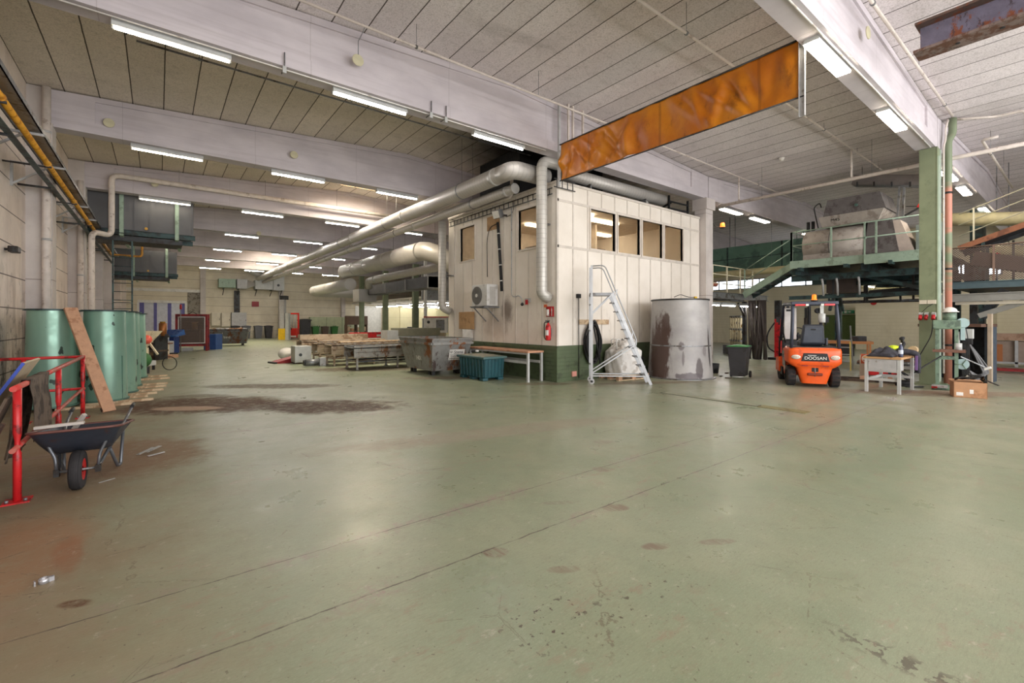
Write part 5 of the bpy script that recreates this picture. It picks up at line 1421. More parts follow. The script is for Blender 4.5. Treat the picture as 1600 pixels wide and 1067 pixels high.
# teal lidded bin
TB = M('teal_plastic', (22,74,82), .4, 0, dirt=(18,60,64), amt=.2); TBL = M('dusty_teal_lid', (96,108,98), .6, 0, dirt=(132,124,106), amt=.55)
t = thing('lidded_crate', 'dark teal plastic lidded crate with ribbed sides beside the rusty skip', 'crate', (7.40, 10.98, 0), 0)
BX, BY, BZ = .35, .66, .62
m = MB(); m.hexa([(-BX*.92,-BY*.94,.07),(BX*.92,-BY*.94,.07),(BX*.92,BY*.94,.07),(-BX*.92,BY*.94,.07)], [(-BX,-BY,BZ),(BX,-BY,BZ),(BX,BY,BZ),(-BX,BY,BZ)]); m.build('body', TB, t, bevel=.02)
for s in (-1, 1):
    for k in range(8):
        y = -BY*.86+k*BY*1.72/7
        r_ = MB(); r_.hexa([(s*BX*.92-.02,y-.03,.09),(s*BX*.92+.02,y-.03,.09),(s*BX*.92+.02,y+.03,.09),(s*BX*.92-.02,y+.03,.09)], [(s*BX-.02,y-.035,BZ-.03),(s*BX+.025,y-.035,BZ-.03),(s*BX+.025,y+.035,BZ-.03),(s*BX-.02,y+.035,BZ-.03)]); r_.build('rib', TB, t, bevel=.012)
    for k in range(6):
        x = -BX*.84+k*BX*1.68/5
        r_ = MB(); r_.hexa([(x-.03,s*BY*.94-.02,.09),(x+.03,s*BY*.94-.02,.09),(x+.03,s*BY*.94+.02,.09),(x-.03,s*BY*.94+.02,.09)], [(x-.035,s*BY-.02,BZ-.03),(x+.035,s*BY-.02,BZ-.03),(x+.035,s*BY+.025,BZ-.03),(x-.035,s*BY+.025,BZ-.03)]); r_.build('rib', TB, t, bevel=.012)
for sx in (-1, 1):
    for sy in (-1, 0, 1):
        f = MB(); f.box(sx*BX*.75-.09, sy*BY*.78-.09, 0, sx*BX*.75+.09, sy*BY*.78+.09, .075); f.build('foot', TB, t, bevel=.01)
m = MB(); m.box(-BX-.06,-BY-.06,BZ-.02,BX+.06,BY+.06,BZ+.05); lid = m.build('lid', M('mid_teal_lid', (62,96,98), .45, 0, dirt=(84,104,98), amt=.3), t, bevel=.02)
m = MB(); m.hexa([(-BX-.03,-BY-.03,BZ+.05),(BX+.03,-BY-.03,BZ+.05),(BX+.03,BY+.03,BZ+.05),(-BX-.03,BY+.03,BZ+.05)], [(-BX*.35,-BY*.35,BZ+.10),(BX*.35,-BY*.35,BZ+.10),(BX*.35,BY*.35,BZ+.10),(-BX*.35,BY*.35,BZ+.10)]); m.build('lid_top', TBL, t)
t = thing('crumpled_wrapper', 'crumpled dark and white wrapper lying on the teal crate lid', 'litter', (7.3, 11.25, .755))
m = MB(); m.sph((0,0,.02), .07, 9, 6, zs=.5); m.build('dark_wrap', BLACK, t)
m = MB(); m.sph((.12,-.02,.02), .06, 8, 5, zs=.5); m.build('white_wrap', PAPER, t)
# bench table against the cabin side
def steel_table(label, x0, y0, x1, y1, h, top, group=None, shelf=True, nm='work_table'):
    t = thing(nm, label, 'table', ((x0+x1)/2, (y0+y1)/2, 0), 0, group)
    a, b = (x1-x0)/2, (y1-y0)/2
    m = MB(); m.box(-a,-b,h-.05,a,b,h); m.build('tabletop', top, t, bevel=.005)
    for sx in (-1,1):
        for sy in (-1,1):
            m = MB(); m.box(sx*(a-.05)-.03, sy*(b-.05)-.03, 0, sx*(a-.05)+.03, sy*(b-.05)+.03, h-.05); m.build('leg', LIGHTGREY, t)
        m = MB(); m.box(sx*(a-.05)-.02,-b+.08,h-.35,sx*(a-.05)+.02,b-.08,h-.28); m.build('side_rail', LIGHTGREY, t)
        m = MB(); m.box(sx*(a-.05)-.02,-b+.08,h-.10,sx*(a-.05)+.02,b-.08,h-.05); m.build('apron', LIGHTGREY, t)
    return t
t = steel_table('long beech-topped workbench with grey legs against the cabin side', 7.86, 9.42, 8.44, 12.4, .84, M('pinkish_beech', (192,142,112), .5, 0, dirt=(160,112,86), amt=.4))
m = MB(); m.box(.20,-1.4,.5,.24,1.4,.57); m.build('back_rail', LIGHTGREY, t)
m = MB(); m.bar((-.1,1.2,.02),(-.1,.6,.8), .04,.03); m.build('diagonal_brace', DKSTEEL, t)
# floor drain grating
t = thing('floor_drain', 'narrow floor drain grating with a dark cover plate', 'drain', (9.25, 0, 0))
m = MB(); m.box(-.11, 4.05, .0, .11, 6.2, .004); m.build('channel', DKSTEEL, t)
m = MB()
for k in range(70): m.box(-.10, 4.07+.03*k, .004, .10, 4.085+.03*k, .010)
m.build('grating_bars', M('drain_bars', (150,150,128), .5, .3), t)
m = MB(); m.box(-.14, 3.2, 0, .14, 4.03, .008); m.build('cover_plate', M('olive_plate', (138,132,92), .5, .2, dirt=(110,100,72), amt=.4), t)
# ------------------------------------------------------------------ forklift (origin between the rear wheels, heading +x)
t = thing('forklift', 'orange electric counterbalance forklift seen from behind', 'forklift', (13.18, 4.48, 0), R(29))
def wheel(x, y, r, w, name='wheel'):
    m = MB(); m.lathe([(r*.55,-w/2),(r*.93,-w/2),(r,-w*.36),(r,w*.36),(r*.93,w/2),(r*.55,w/2)], (x,y,r), 32, 'y'); o = m.build(name, M('solid_tyre', (58,50,48), .8, 0, dirt=(40,36,36), amt=.4), t)
    m = MB(); m.cyl((x,y-w*.42,r),(x,y+w*.42,r), r*.56, n=20); m.build('hub', DKSTEEL, o)
    for k in range(14):
        a = 2*PI*k/14
        m = MB(); m.obox((x+math.cos(a)*r*.985, y, r+math.sin(a)*r*.985), (.03, w*.82, .05), (0, -a, 0)); m.build('tread_block', BLACK, o)
for s in (-1, 1): wheel(.02, s*.47, .255, .19)
for s in (-1, 1): wheel(1.35, s*.47, .28, .20, 'drive_wheel')
# counterweight: full-width rounded block that narrows between the wheels towards the floor
def cw_sec(z):
    if z < .48: f = (z-.10)/.38; w = .27+.11*f; xr = -.34-.04*f
    elif z < .62: f = (z-.48)/.14; w = .38+.19*f**.7; xr = -.38-.04*f
    else: w = .57; xr = -.42
    return w, xr
m = MB(); secs = []
zs = [.10,.16,.23,.30,.37,.44,.48,.50,.53,.57,.62,.68,.78,.90,.97,.995]
for z in zs:
    w, xr = cw_sec(z)
    if z > .95: xr += .05*(z-.95)/.045; w -= .03*(z-.95)/.045
    ring_ = []
    for i in range(17):
        a = -PI/2 + PI*i/16
        ring_.append((xr + .16*(1-abs(math.cos(a))**.5), math.copysign(abs(math.sin(a))**.55, math.sin(a))*w, z))
    fx = .30 if z > .6 else -.08
    ring_.append((fx, w, z)); ring_.append((fx, -w, z))
    secs.append(ring_)
L_ = len(secs[0]); vs = [p for q in secs for p in q]
fs = [(k*L_+i, (k+1)*L_+i, (k+1)*L_+(i+1)%L_, k*L_+(i+1)%L_) for k in range(len(secs)-1) for i in range(L_)] + [tuple(range(L_)), tuple(range((len(secs)-1)*L_, len(secs)*L_))[::-1]]
m._add(vs, fs, True); cw = m.build('counterweight', ORANGE, t)
md = cw.modifiers.new('es', 'EDGE_SPLIT'); md.split_angle = R(38)
m = MB(); m.hexa([(-.434,-.30,.66),(-.40,-.30,.66),(-.40,.30,.66),(-.434,.30,.66)], [(-.434,-.25,.86),(-.40,-.25,.86),(-.40,.25,.86),(-.434,.25,.86)]); bp = m.build('badge_plate', BLACKSTEEL, t, bevel=.01)
text('badge_text', 'DOOSAN', .105, WHITE, bp, (-.4375,0,.735), (R(90),0,R(-90)), .002, sx=1.05)
m = MB(); m.box(-.437,-.02,.795,-.434,.16,.815); m.build('badge_text_line', GREYPAINT, bp)
OV = M('oval_sticker', (226,222,210), .5); OVT = M('oval_sticker_text', (176,104,74), .6)
for y, z in ((.435,.76),(-.435,.76)):
    m = MB(); m.lathe([(0,-.001),(.10,-.001),(.10,.002),(0,.002)], (0,0,0), 28); s_ = m.build('oval_sticker', OV, t, loc=(-.424,y*.95,z), rot=(R(90),0,R(-90-6*math.copysign(1,y)))); s_.scale = (1,.56,1)
    text('sticker_text', 'MULTI', .058, OVT, s_, (0,0,.004), (0,0,0), .001, sx=1.0).scale = (.85,1.5,1)
m = MB(); m.box(-.385,-.07,.40,-.33,.07,.50); m.build('tow_recess', BLACK, t)
m = MB(); m.box(-.405,-.16,.30,-.33,.16,.37); m.build('tow_slot', M('dark_orange_slot', (120,44,18), .6), t, bevel=.02)
m = MB(); m.cyl((-.375,0,.28),(-.375,0,.5), .014, n=8); m.build('tow_pin', STEEL, t)
m = MB()
for y in (-.22,.22): m.box(-.424,y-.06,.535,-.41,y+.06,.56)
m.box(-.424,-.35,.552,-.41,.35,.558); m.build('reflector_strip', DKRED, t)
# body, battery box, floor plate
m = MB(); m.hexa([(.34,-.50,.24),(1.0,-.52,.20),(1.0,.52,.20),(.34,.50,.24)], [(.29,-.54,.97),(.78,-.54,.92),(.78,.54,.92),(.29,.54,.97)]); m.build('body', ORANGE, t, bevel=.02)
m = MB(); m.box(-.36,-.52,.97,.42,.52,1.02); m.build('hood', PLBLACK, t, bevel=.02)
for s in (-1, 1):
    m = MB(); m.box(.78, min(s*.30,s*.56), .20, 1.12, max(s*.30,s*.56), .40); m.build('step', BLACKSTEEL, t)
    m = MB(); m.hexa([(1.04,s*.36,.25),(1.68,s*.36,.25),(1.68,s*.60,.25),(1.04,s*.60,.25)], [(1.08,s*.36,.66),(1.62,s*.36,.62),(1.62,s*.60,.62),(1.08,s*.60,.66)]); m.build('front_fender', ORANGE, t)
    m = MB(); m.hexa([(.30,s*.548,.45),(.76,s*.548,.45),(.76,s*.553,.45),(.30,s*.553,.45)], [(.30,s*.548,.86),(.76,s*.548,.86),(.76,s*.553,.86),(.30,s*.553,.86)]); m.build('side_hatch', M('clear_hatch', (120,122,118), .3), t)
    m = MB(); m.lathe([(0,0),(.10,0),(.10,.003),(0,.003)], (0,0,0), 24); k_ = m.build('oval_sticker', OV, t, loc=(.42,s*.552,.40), rot=(R(-90*s),0,0)); k_.scale = (.6,.8,1)
m = MB(); m.box(.78,-.55,.18,1.7,.55,.30); m.build('floor_plate', BLACKSTEEL, t)
m = MB(); m.hexa([(1.45,-.45,.30),(1.68,-.45,.30),(1.68,.45,.30),(1.45,.45,.30)], [(1.50,-.45,1.12),(1.62,-.45,1.12),(1.62,.45,1.12),(1.50,.45,1.12)]); m.build('dashboard', PLBLACK, t, bevel=.02)
# seat
SEATM = M('seat_vinyl', (52,56,66), .5)
m = MB(); m.box(.05,-.25,1.02,.52,.25,1.14); st_ = m.build('seat', SEATM, t, bevel=.04)
m = MB(); m.hexa([(-.12,-.27,1.06),(.04,-.27,1.06),(.04,.27,1.06),(-.12,.27,1.06)], [(-.20,-.22,1.56),(-.08,-.22,1.58),(-.08,.22,1.58),(-.20,.22,1.56)]); bk = m.build('backrest', SEATM, t, bevel=.05, seg=3)
m = MB(); m.hexa([(-.135,-.21,1.12),(-.125,-.21,1.12),(-.125,.21,1.12),(-.135,.21,1.12)], [(-.198,-.18,1.5),(-.188,-.18,1.5),(-.188,.18,1.5),(-.198,.18,1.5)]); m.build('back_shell', M('seat_shell', (74,80,92), .45), bk)
m = MB(); m.box(-.21,-.05,1.43,-.19,.05,1.46); m.build('grab_slot', BLACK, bk)
m = MB(); m.hexa([(-.1,-.33,1.04),(.3,-.33,1.04),(.3,-.27,1.04),(-.1,-.27,1.04)], [(-.1,-.33,1.24),(.26,-.33,1.18),(.26,-.27,1.18),(-.1,-.27,1.24)]); m.build('hip_restraint', SEATM, t, bevel=.02)
m = MB(); m.tube([(1.40+.10*math.cos(a)*.5,.08+.17*math.sin(a),1.32+.15*math.cos(a)) for a in [2*PI*i/24 for i in range(24)]], .015, n=8, closed=True); m.build('steering_wheel', PLBLACK, t)
m = MB(); m.cyl((1.55,.08,1.1),(1.40,.08,1.32), .025, n=10); m.build('steering_column', PLBLACK, t)
# overhead guard
GB = M('guard_blue_grey', (58,64,78), .45, .2)
for s in (-1, 1):
    m = MB(); m.tube(bend([(-.33,s*.50,.98),(-.36,s*.48,1.6),(-.26,s*.46,2.10),(1.20,s*.46,2.13),(1.60,s*.48,1.1)], .12, 5), .04, n=8); m.build('guard_post', GB, t)
    m = MB(); m.cyl((1.3,s*.56,1.55),(1.3,s*.56,1.8), .02, n=8); m.obox((1.3,s*.58,1.7),(.03,.10,.16)); m.build('mirror', BLACK, t)
m = MB(); m.box(-.33,-.50,2.06,-.22,.50,2.15); m.build('guard_rear_bar', GB, t, bevel=.015)
for x in (.0,.2,.4,.6,.8,1.0): 
    m = MB(); m.box(x-.015,-.46,2.10,x+.015,.46,2.15); m.build('guard_bar', GB, t)
m = MB(); m.box(1.16,-.48,2.08,1.24,.48,2.16); m.build('guard_front_bar', GB, t)
for s in (-1, 1):
    m = MB(); m.box(-.36,min(s*.20,s*.42),2.035,-.325,max(s*.20,s*.42),2.085); o = m.build('tail_light', M('tail_red', (206,30,36), .25), t, bevel=.008)
    m = MB(); m.box(-.365,min(s*.13,s*.19),2.035,-.33,max(s*.13,s*.19),2.085); m.build('reverse_light', WHITE, t)
    m = MB(); m.cyl((1.35,s*.40,1.95),(1.47,s*.40,1.95), .07, .08, n=14); m.build('headlight', BLACKSTEEL, t)
m = MB(); m.lathe([(.06,0),(.06,.03),(.05,.035),(.05,.12),(.035,.15),(0,.155)], (-.28,0,2.17), 20); m.build('beacon_light', EM('beacon_amber', (255,120,30), .9), t)
m = MB(); m.cyl((-.28,0,2.15),(-.28,0,2.18), .075, n=18); m.build('beacon_base', BLACKSTEEL, t)
# mast, carriage and load backrest
for s in (-1, 1):
    m = MB(); m.channel((1.86,s*.30,.12),(1.86,s*.30,2.15), .16, .06, .015, up=(1,0,0), flip=-s); m.build('mast_rail', BLACKSTEEL, t)
    m = MB(); m.channel((1.90,s*.22,.2),(1.90,s*.22,2.05), .12, .05, .012, up=(1,0,0), flip=-s); m.build('inner_rail', BLACKSTEEL, t)
    m = MB(); m.cyl((1.80,s*.17,.3),(1.80,s*.17,1.75), .04, n=12); m.build('lift_cylinder', DKSTEEL, t)
    m = MB(); m.prism([(2.02,.10),(2.08,.10),(2.10,.14),(2.10,.60),(2.02,.60)], 'y', s*.26-.05, s*.26+.05); m.box(2.08,s*.26-.05,.06,3.05,s*.26+.05,.10); m.build('fork', BLACKSTEEL, t)
for z in (.3, 1.2, 2.1):
    m = MB(); m.box(1.83,-.32,z,1.87,.32,z+.07); m.build('mast_crossbar', BLACKSTEEL, t)
m = MB(); m.box(1.98,-.48,.30,2.03,.48,.40); m.box(1.98,-.48,.62,2.03,.48,.70); m.box(1.99,-.48,.4,2.03,-.44,1.2); m.box(1.99,.44,.4,2.03,.48,1.2); m.box(1.99,-.48,1.16,2.03,.48,1.2); m.build('carriage', BLACKSTEEL, t)
m = MB(); m.box(.55,.30,1.50,.62,.48,2.0); m.build('grab_panel', M('pale_panel', (196,198,200), .3), t) if False else None
m = MB(); m.box(1.20,.15,1.15,1.22,.44,2.02); m.build('notice_board', M('pale_notice', (206,204,202), .4), t)
m = MB(); m.box(1.195,.2,1.93,1.2,.4,1.99); m.build('notice_text_band', BLACKSTEEL, t)
m = MB(); m.tube(bend([(1.2,.42,1.05),(1.0,.5,1.35),(1.0,.5,1.5)], .1, 5), .02, n=8); m.build('control_lever', BLACK, t)
m = MB(); m.cyl((.95,-.40,1.62),(.95,-.40,1.86), .085, n=18); m.box(.92,-.44,1.86,.98,-.36,2.1); m.build('hanging_canister', M('white_canister', (206,208,204), .5), t)

# ------------------------------------------------------------------ work table with tools
t = steel_table('grey work table with a beech top, standing left of the green column', 13.15, 2.70, 14.42, 3.40, .83, BEECH)
m = MB(); m.box(-.62,-.26,.50,.0,.26,.76); m.build('drawer', GREYPAINT, t)
m = MB(); m.box(-.56,-.30,.27,-.53,.30,.33); m.box(.53,-.30,.27,.56,.30,.33); m.box(-.53,.27,.27,.53,.30,.33); m.build('foot_rail', LIGHTGREY, t)
t = thing('work_jacket', 'dark grey work jacket heaped on the work table and hanging over its edge', 'jacket', (13.74, 3.02, .832))
jm = M('dark_cloth', (54,54,62), .85, 0, dirt=(38,38,44), amt=.4, scale=5, bump=.4, bscale=30)
def jk(u, v):
    x = -.60+1.12*u; y = -.17+.50*v
    h = .15*math.sin(PI*min(1,max(0,u)))**.45*math.sin(PI*v)**.6*(1+.28*math.sin(u*15+v*5)+.22*math.sin(v*17+u*6)+.12*math.sin(u*37)) + .012
    return (x, y, h)
m = MB(); m.grid(jk, 60, 30, .008); m.build('body', jm, t)
m = MB(); m.tube(bend([(.22,-.08,.10),(.36,-.22,.09),(.40,-.40,.06),(.42,-.42,-.12),(.38,-.42,-.40)], .1, 5), [.075-.0011*k for k in range(20)], n=12); m.build('sleeve', jm, t)
m = MB(); m.obox((.31,-.41,-.16),(.05,.04,.34),(0,.1,0)); m.build('violet_lining', M('violet_cloth', (112,84,132), .8), t)
m = MB(); m.sph((.36,.02,.17), .17, 16, 8, zs=.42, ys=.7); m.build('hi_vis_panel', M('hi_vis_yellow', (206,226,40), .6), t)
t = thing('water_bottle', 'clear dark-blue labelled drink bottle on the work table', 'bottle', (13.46, 2.775, .832))
m = MB(); m.lathe([(0,0),(.042,0),(.045,.02),(.045,.20),(.036,.24),(.018,.28),(.016,.30),(0,.30)], n=20); m.build('body', M('bottle_plastic', (70,78,104), .15), t)
m = MB(); m.lathe([(.0465,.07),(.0465,.16)], n=20); m.build('label', M('bottle_label', (196,206,220), .5), t)
m = MB(); m.cyl((0,0,.295),(0,0,.32), .018, n=14); m.build('cap', WHITE, t)
t = thing('angle_grinder', 'black hand grinder standing on the work table by the column', 'tool', (14.33, 2.93, .832))
m = MB(); m.bar((-.06,.0,.18),(.06,-.02,.30), .08,.09); m.build('body', BLACK, t, bevel=.02)
m = MB(); m.obox((.0,-.0,.40),(.18,.08,.07),(0,R(-6),0)); m.build('head', BLACK, t, bevel=.02)
m = MB(); m.bar((.03,-.01,.26),(.0,0,.40), .05,.05); m.build('grip', PLBLACK, t)
m = MB(); m.bar((-.06,0,.0),(-.06,0,.2), .06,.06); m.build('stand', DKSTEEL, t)
t = thing('bench_vice', 'worn brass-coloured bench vice clamped at the right end of the work table', 'vice', (14.40, 2.74, .84))
m = MB(); m.cyl((-.04,0,.12),(.12,0,.12), .09, n=18); m.build('jaw_drum', M('worn_cream', (196,170,132), .5), t)
m = MB(); m.tube(bend([(.10,0,.2),(.20,-.02,.12),(.20,-.02,-.32),(.12,-.02,-.36)], .06, 5), .018, n=8); m.build('clamp_arm', STEEL, t)
m = MB(); m.box(-.08,-.05,0,.08,.05,.05); m.build('base', STEEL, t)
# under the table
t = thing('gas_welder_cabinet', 'cream cabinet with an orange round emblem under the left end of the work table', 'cabinet', (16.5, 3.98, .0), R(-76))
m = MB(); m.box(-.36,-.18,.0,.10,.18,.66); m.build('casing', M('cream_casing', (206,198,180), .5), t, bevel=.01)
for nm, r_, c_, d_ in (('emblem_square', None, (196,96,60), 0), ('emblem_ring', .115, (226,214,196), .003), ('emblem_disc', .09, (184,72,48), .006)):
    m = MB()
    if r_ is None: m.box(-.33,-.184,.42,-.06,-.18,.70)
    else: m.cyl((-.195,-.18,.56),(-.195,-.187-d_,.56), r_, n=24)
    m.build(nm, M(nm+'_paint', c_, .5), t)
m = MB(); m.box(-.29,-.195,.53,-.10,-.188,.585); m.build('emblem_band', WHITE, t)
t = thing('red_tool_case', 'bright red metal case on the floor under the work table', 'case', (16.0, 3.72, .0), R(-76))
m = MB(); m.box(-.34,-.16,.14,.40,.16,.62); m.build('body', RED, t, bevel=.015)
m = MB(); m.box(.16,-.17,.14,.22,-.16,.62); m.box(-.30,-.175,.52,.36,-.16,.55); m.build('strap', DKRED, t)
m = MB(); m.box(.14,-.18,.2,.2,-.16,.52); m.build('black_latch', BLACK, t)
t = thing('timber_skid', 'dark timber skid on the floor behind the work table', 'skid', (15.5, 3.72, 0), R(-76))
for y in (-.22, .22):
    m = MB(); m.box(-.95, y-.05, 0, .75, y+.05, .07); m.build('runner', DKWOOD, t)
for x in (-.9,-.3,.3,.7):
    m = MB(); m.box(x-.05,-.28,.07,x+.05,.28,.115); m.build('cross_board', WOOD, t)
t = thing('cable_heap', 'heap of black hoses on the floor under the right end of the work table', 'cable', (15.05, 3.05, 0))
rc = random.Random(4)
for k in range(6):
    r_ = rc.uniform(.12,.24); z = .02+.03*k
    m = MB(); m.tube([(r_*math.cos(a)*1.3, r_*math.sin(a), z+.12*(k>3)*(1+math.sin(a))) for a in [2*PI*i/22 for i in range(22)]], .016, n=7, closed=True); m.build('loop', BLACK, t)
m = MB(); m.tube(bend([(-.3,-.1,.02),(-.2,-.25,.02),(.0,-.38,.02)], .1, 4), .02, n=7); m.build('tail', DKSTEEL, t)

# ------------------------------------------------------------------ things on and by the green column
t = thing('wall_mounted_socket', 'cream socket box and three red sockets on the green column', 'socket', (XM-.245, 2.70, 0))
m = MB(); m.box(-.06,-.16,2.10,0,.0,2.20); m.box(-.06,.01,2.10,0,.16,2.20); m.build('junction_box', M('cream_casing', (206,198,180)), t)
for y in (.13,.02,-.12):
    m = MB(); m.bar((0,y,1.84),(-.09,y,1.80), .08,.10); m.build('socket_body', LIGHTGREY, t)
    m = MB(); m.cyl((-.08,y,1.80),(-.14,y,1.70), .04, n=12); m.build('red_cap', RED, t)
m = MB(); m.tube(bend([(-.14,-.12,1.70),(-.14,-.1,1.3),(-.20,.2,.6),(-.30,.3,.3)], .3, 5), .012, n=6); m.build('lead', BLACK, t)
m = MB(); m.tube([(-.03,-.1,2.10),(-.05,0,2.02),(-.03,.12,1.88)], .008, n=6); m.build('short_lead', BLACK, t)
# drill press / hydraulic press frame
t = thing('drill_press', 'pale green drill press with twin uprights in front of the green column', 'drill press', (15.26, 2.27, 0), R(8))
PG = M('press_green', (122,146,126), .5, .1, dirt=(92,110,98), amt=.4)
m = MB(); m.box(-.38,-.26,0,.34,.26,.07); m.build('base_plate', PG, t, bevel=.01)
for y in (-.17, .17):
    m = MB(); m.box(-.05,y-.035,.07,.05,y+.035,1.62); m.build('upright', PG, t)
m = MB(); m.box(-.16,-.25,1.46,.14,.25,1.68); m.build('head_beam', PG, t, bevel=.02)
m = MB(); m.cyl((-.02,-.05,1.68),(-.02,-.05,1.86), .13, n=18); m.build('motor', PG, t)
m = MB(); m.cyl((-.05,-.28,1.62),(.02,-.28,1.60), .115, n=26); m.build('belt_cover', M('pale_blue_cover', (168,194,196), .45), t)
m = MB(); m.box(-.05,-.32,1.2,.03,-.24,1.6); m.build('belt_arm', M('pale_blue_cover', (168,194,196)), t)
m = MB(); m.box(-.22,-.33,.90,.22,.25,.96); m.build('work_surface', M('rusty_table', (126,92,78), .6, .3), t)
m = MB(); m.cyl((0,-.2,.96),(0,-.2,1.12), .07, n=16); m.cyl((0,-.2,1.12),(0,-.2,1.4), .03, n=12); m.build('spindle', LIGHTGREY, t)
m = MB(); m.cyl((-.04,-.27,.62),(.02,-.27,.62), .125, n=26); m.build('pulley_cover', M('pale_blue_cover', (168,194,196)), t)
for k in range(3):
    a = 2*PI*k/3
    m = MB(); m.cyl((-.05,-.27,.62),(-.10,-.27+.13*math.cos(a),.62+.13*math.sin(a)), .012, n=6); m.build('spoke_handle', PG, t)
m = MB(); m.box(-.10,-.20,.72,.10,.20,.80); m.build('table_beam', PG, t)
m = MB(); m.bar((-.05,-.24,.80),(.3,-.66,.55), .025,.025); m.build('feed_lever', STEEL, t)
m = MB(); m.tube(bend([(-.2,.1,.8),(-.5,.35,.6),(-.72,.62,.36)], .2, 4), .016, n=7); m.build('hose', BLACK, t)
m = MB(); m.box(-.48,-.02,.06,-.30,.26,.11); m.build('foot_pedal', GREYPAINT, t)
m = MB(); m.box(-.56,.16,.05,-.48,.26,.09); m.build('red_pedal', RED, t)
m = MB(); m.tube([( .0,-.33,1.5),(.05,-.36,1.3),(.08,-.38,1.05)], .01, n=6); m.build('cable', BLACK, t)
t = thing('safety_helmet', 'white safety helmet resting on top of the drill press', 'helmet', (15.25, 2.21, 1.865), R(200))
m = MB(); m.sph((0,0,.02), .135, 22, 9, zs=.85, v1=PI*.5); m.build('shell', WHITE, t)
m = MB(); m.lathe([(.13,.012),(.165,.008),(.165,.02),(.13,.03)], n=24); m.box(.10,-.09,.008,.22,.09,.018); m.build('brim', WHITE, t)
m = MB(); m.lathe([(.11,-.0),(.118,-.0),(.118,.05),(.11,.05)], n=20); m.build('liner', DKSTEEL, t)
t = thing('gauge_box', 'small white control box with a cable right of the drill press', 'control box', (15.9, 1.98, 0))
m = MB(); m.box(-.03,-.03,0,.03,.03,1.22); m.build('stand', DKSTEEL, t)
m = MB(); m.box(-.08,-.10,1.22,.08,.10,1.46); m.build('casing', LIGHTGREY, t, bevel=.01)
m = MB(); m.box(-.09,-.08,1.08,.07,.08,1.22); m.build('switch_box', BLACK, t)
t = thing('hanging_hose_bundle', 'looped bundle of grey hoses hanging in front of the dark steel booth', 'hose', (16.25, 2.05, 0))
rc = random.Random(8)
HM = M('grey_hose', (96,96,98), .45)
for k in range(8):
    dx = .04*k; w = .25+.05*k
    m = MB(); m.tube(bend([(0+dx*.4,.05,1.32-.02*k),(.12+dx,-.08,.95),(.30+dx*.7,-.22-w*.25,.32+rc.uniform(-.05,.1)),(.2+dx*.4,-.16,.12+.02*k),(0,-.05,.4)], .22, 5), .018, n=7); m.build('hose_loop', HM, t)
m = MB(); m.obox((.35,-.32,.45),(.08,.18,.06),(R(-25),0,0)); m.build('white_connector', WHITE, t, bevel=.01)
m = MB(); m.box(-.03,.02,0,.03,.08,1.36); m.build('post', DKSTEEL, t)
t = thing('steel_booth', 'dark steel booth with an open front behind the drill press', 'booth', (17.65, 2.42, 0), R(-8))
BM = M('booth_dark_blue', (44,52,60), .5, .3, dirt=(30,32,34), amt=.5)
m = MB(); m.box(.55,-.62,0,.62,.62,1.52); m.build('back_panel', BM, t)
m = MB(); m.box(-.55,.58,0,.62,.62,1.5); m.build('side_panel', BM, t)
m = MB(); m.box(-.1,-.64,0,.62,-.58,1.5); m.build('side_panel', M('booth_blue_grey', (74,86,100), .45, .3), t)
m = MB(); m.box(-.2,-.74,0,-.1,-.66,1.85); m.build('corner_post', M('worn_cream_post', (176,160,140), .6), t)
m = MB(); m.box(-.6,-.64,1.50,.66,.66,1.58); m.build('top_plate', M('rusty_brown_plate', (96,72,60), .6, .3), t)
for k in range(4):
    m = MB(); m.bar((.2,-.3+.18*k,.3),(.35,-.1+.2*k,1.1), .03,.03); m.build('tool_bar', DKSTEEL, t)
# cardboard box with black bag
t = thing('cardboard_box', 'open brown cardboard box on the floor at the lower right of the column', 'box', (13.98, 1.74, 0), R(-72))
m = MB()
a, b, h = .26, .19, .33
for q in ((-a,-b,a,-b+.012),(-a,b-.012,a,b),(-a,-b,-a+.012,b),(a-.012,-b,a,b)): m.box(q[0],q[1],0,q[2],q[3],h)
m.box(-a,-b,0,a,b,.01); m.build('carton', CARD, t)
m = MB(); m._add([(-a,-b,h),(-a,b,h),(-a-.10,b,h+.06),(-a-.10,-b,h+.06)], [(0,1,2,3)]); m.build('flap', CARD, t)
m = MB(); m._add([(-a,b,h),(a,b,h),(a,b+.14,h+.02),(-a,b+.14,h+.02)], [(0,1,2,3)]); m.build('flap', CARD, t)
m = MB(); m.box(-.22,-b-.002,.04,-.11,-b,.11); m.box(-.01,-b-.002,.09,.05,-b,.18); m.build('shipping_label', PAPER, t)
m = MB(); m.box(-a,-b-.0015,.19,a,-b,.192); m.build('tape_line', M('tape_brown', (156,116,84), .5), t)
t = thing('bin_liner', 'shiny black plastic bag bulging out of the cardboard box to its right', 'bag', (13.98, 1.74, 0), R(-72))
BG = M('black_film', (20,20,22), .16)
def bl(u, v):
    x = -.20+.66*u; y = -.14+.28*v
    z = .385+.07*math.sin(PI*u)+.025*math.sin(u*11+v*5)+.02*math.sin(v*13-u*7)
    if x > .24: z = .40-(x-.24)*.5+.012*math.sin(v*11)
    return (x, y*(1.0 if x < .2 else .8), z)
m = MB(); m.grid(bl, 40, 16, .006); m.build('film', BG, t)
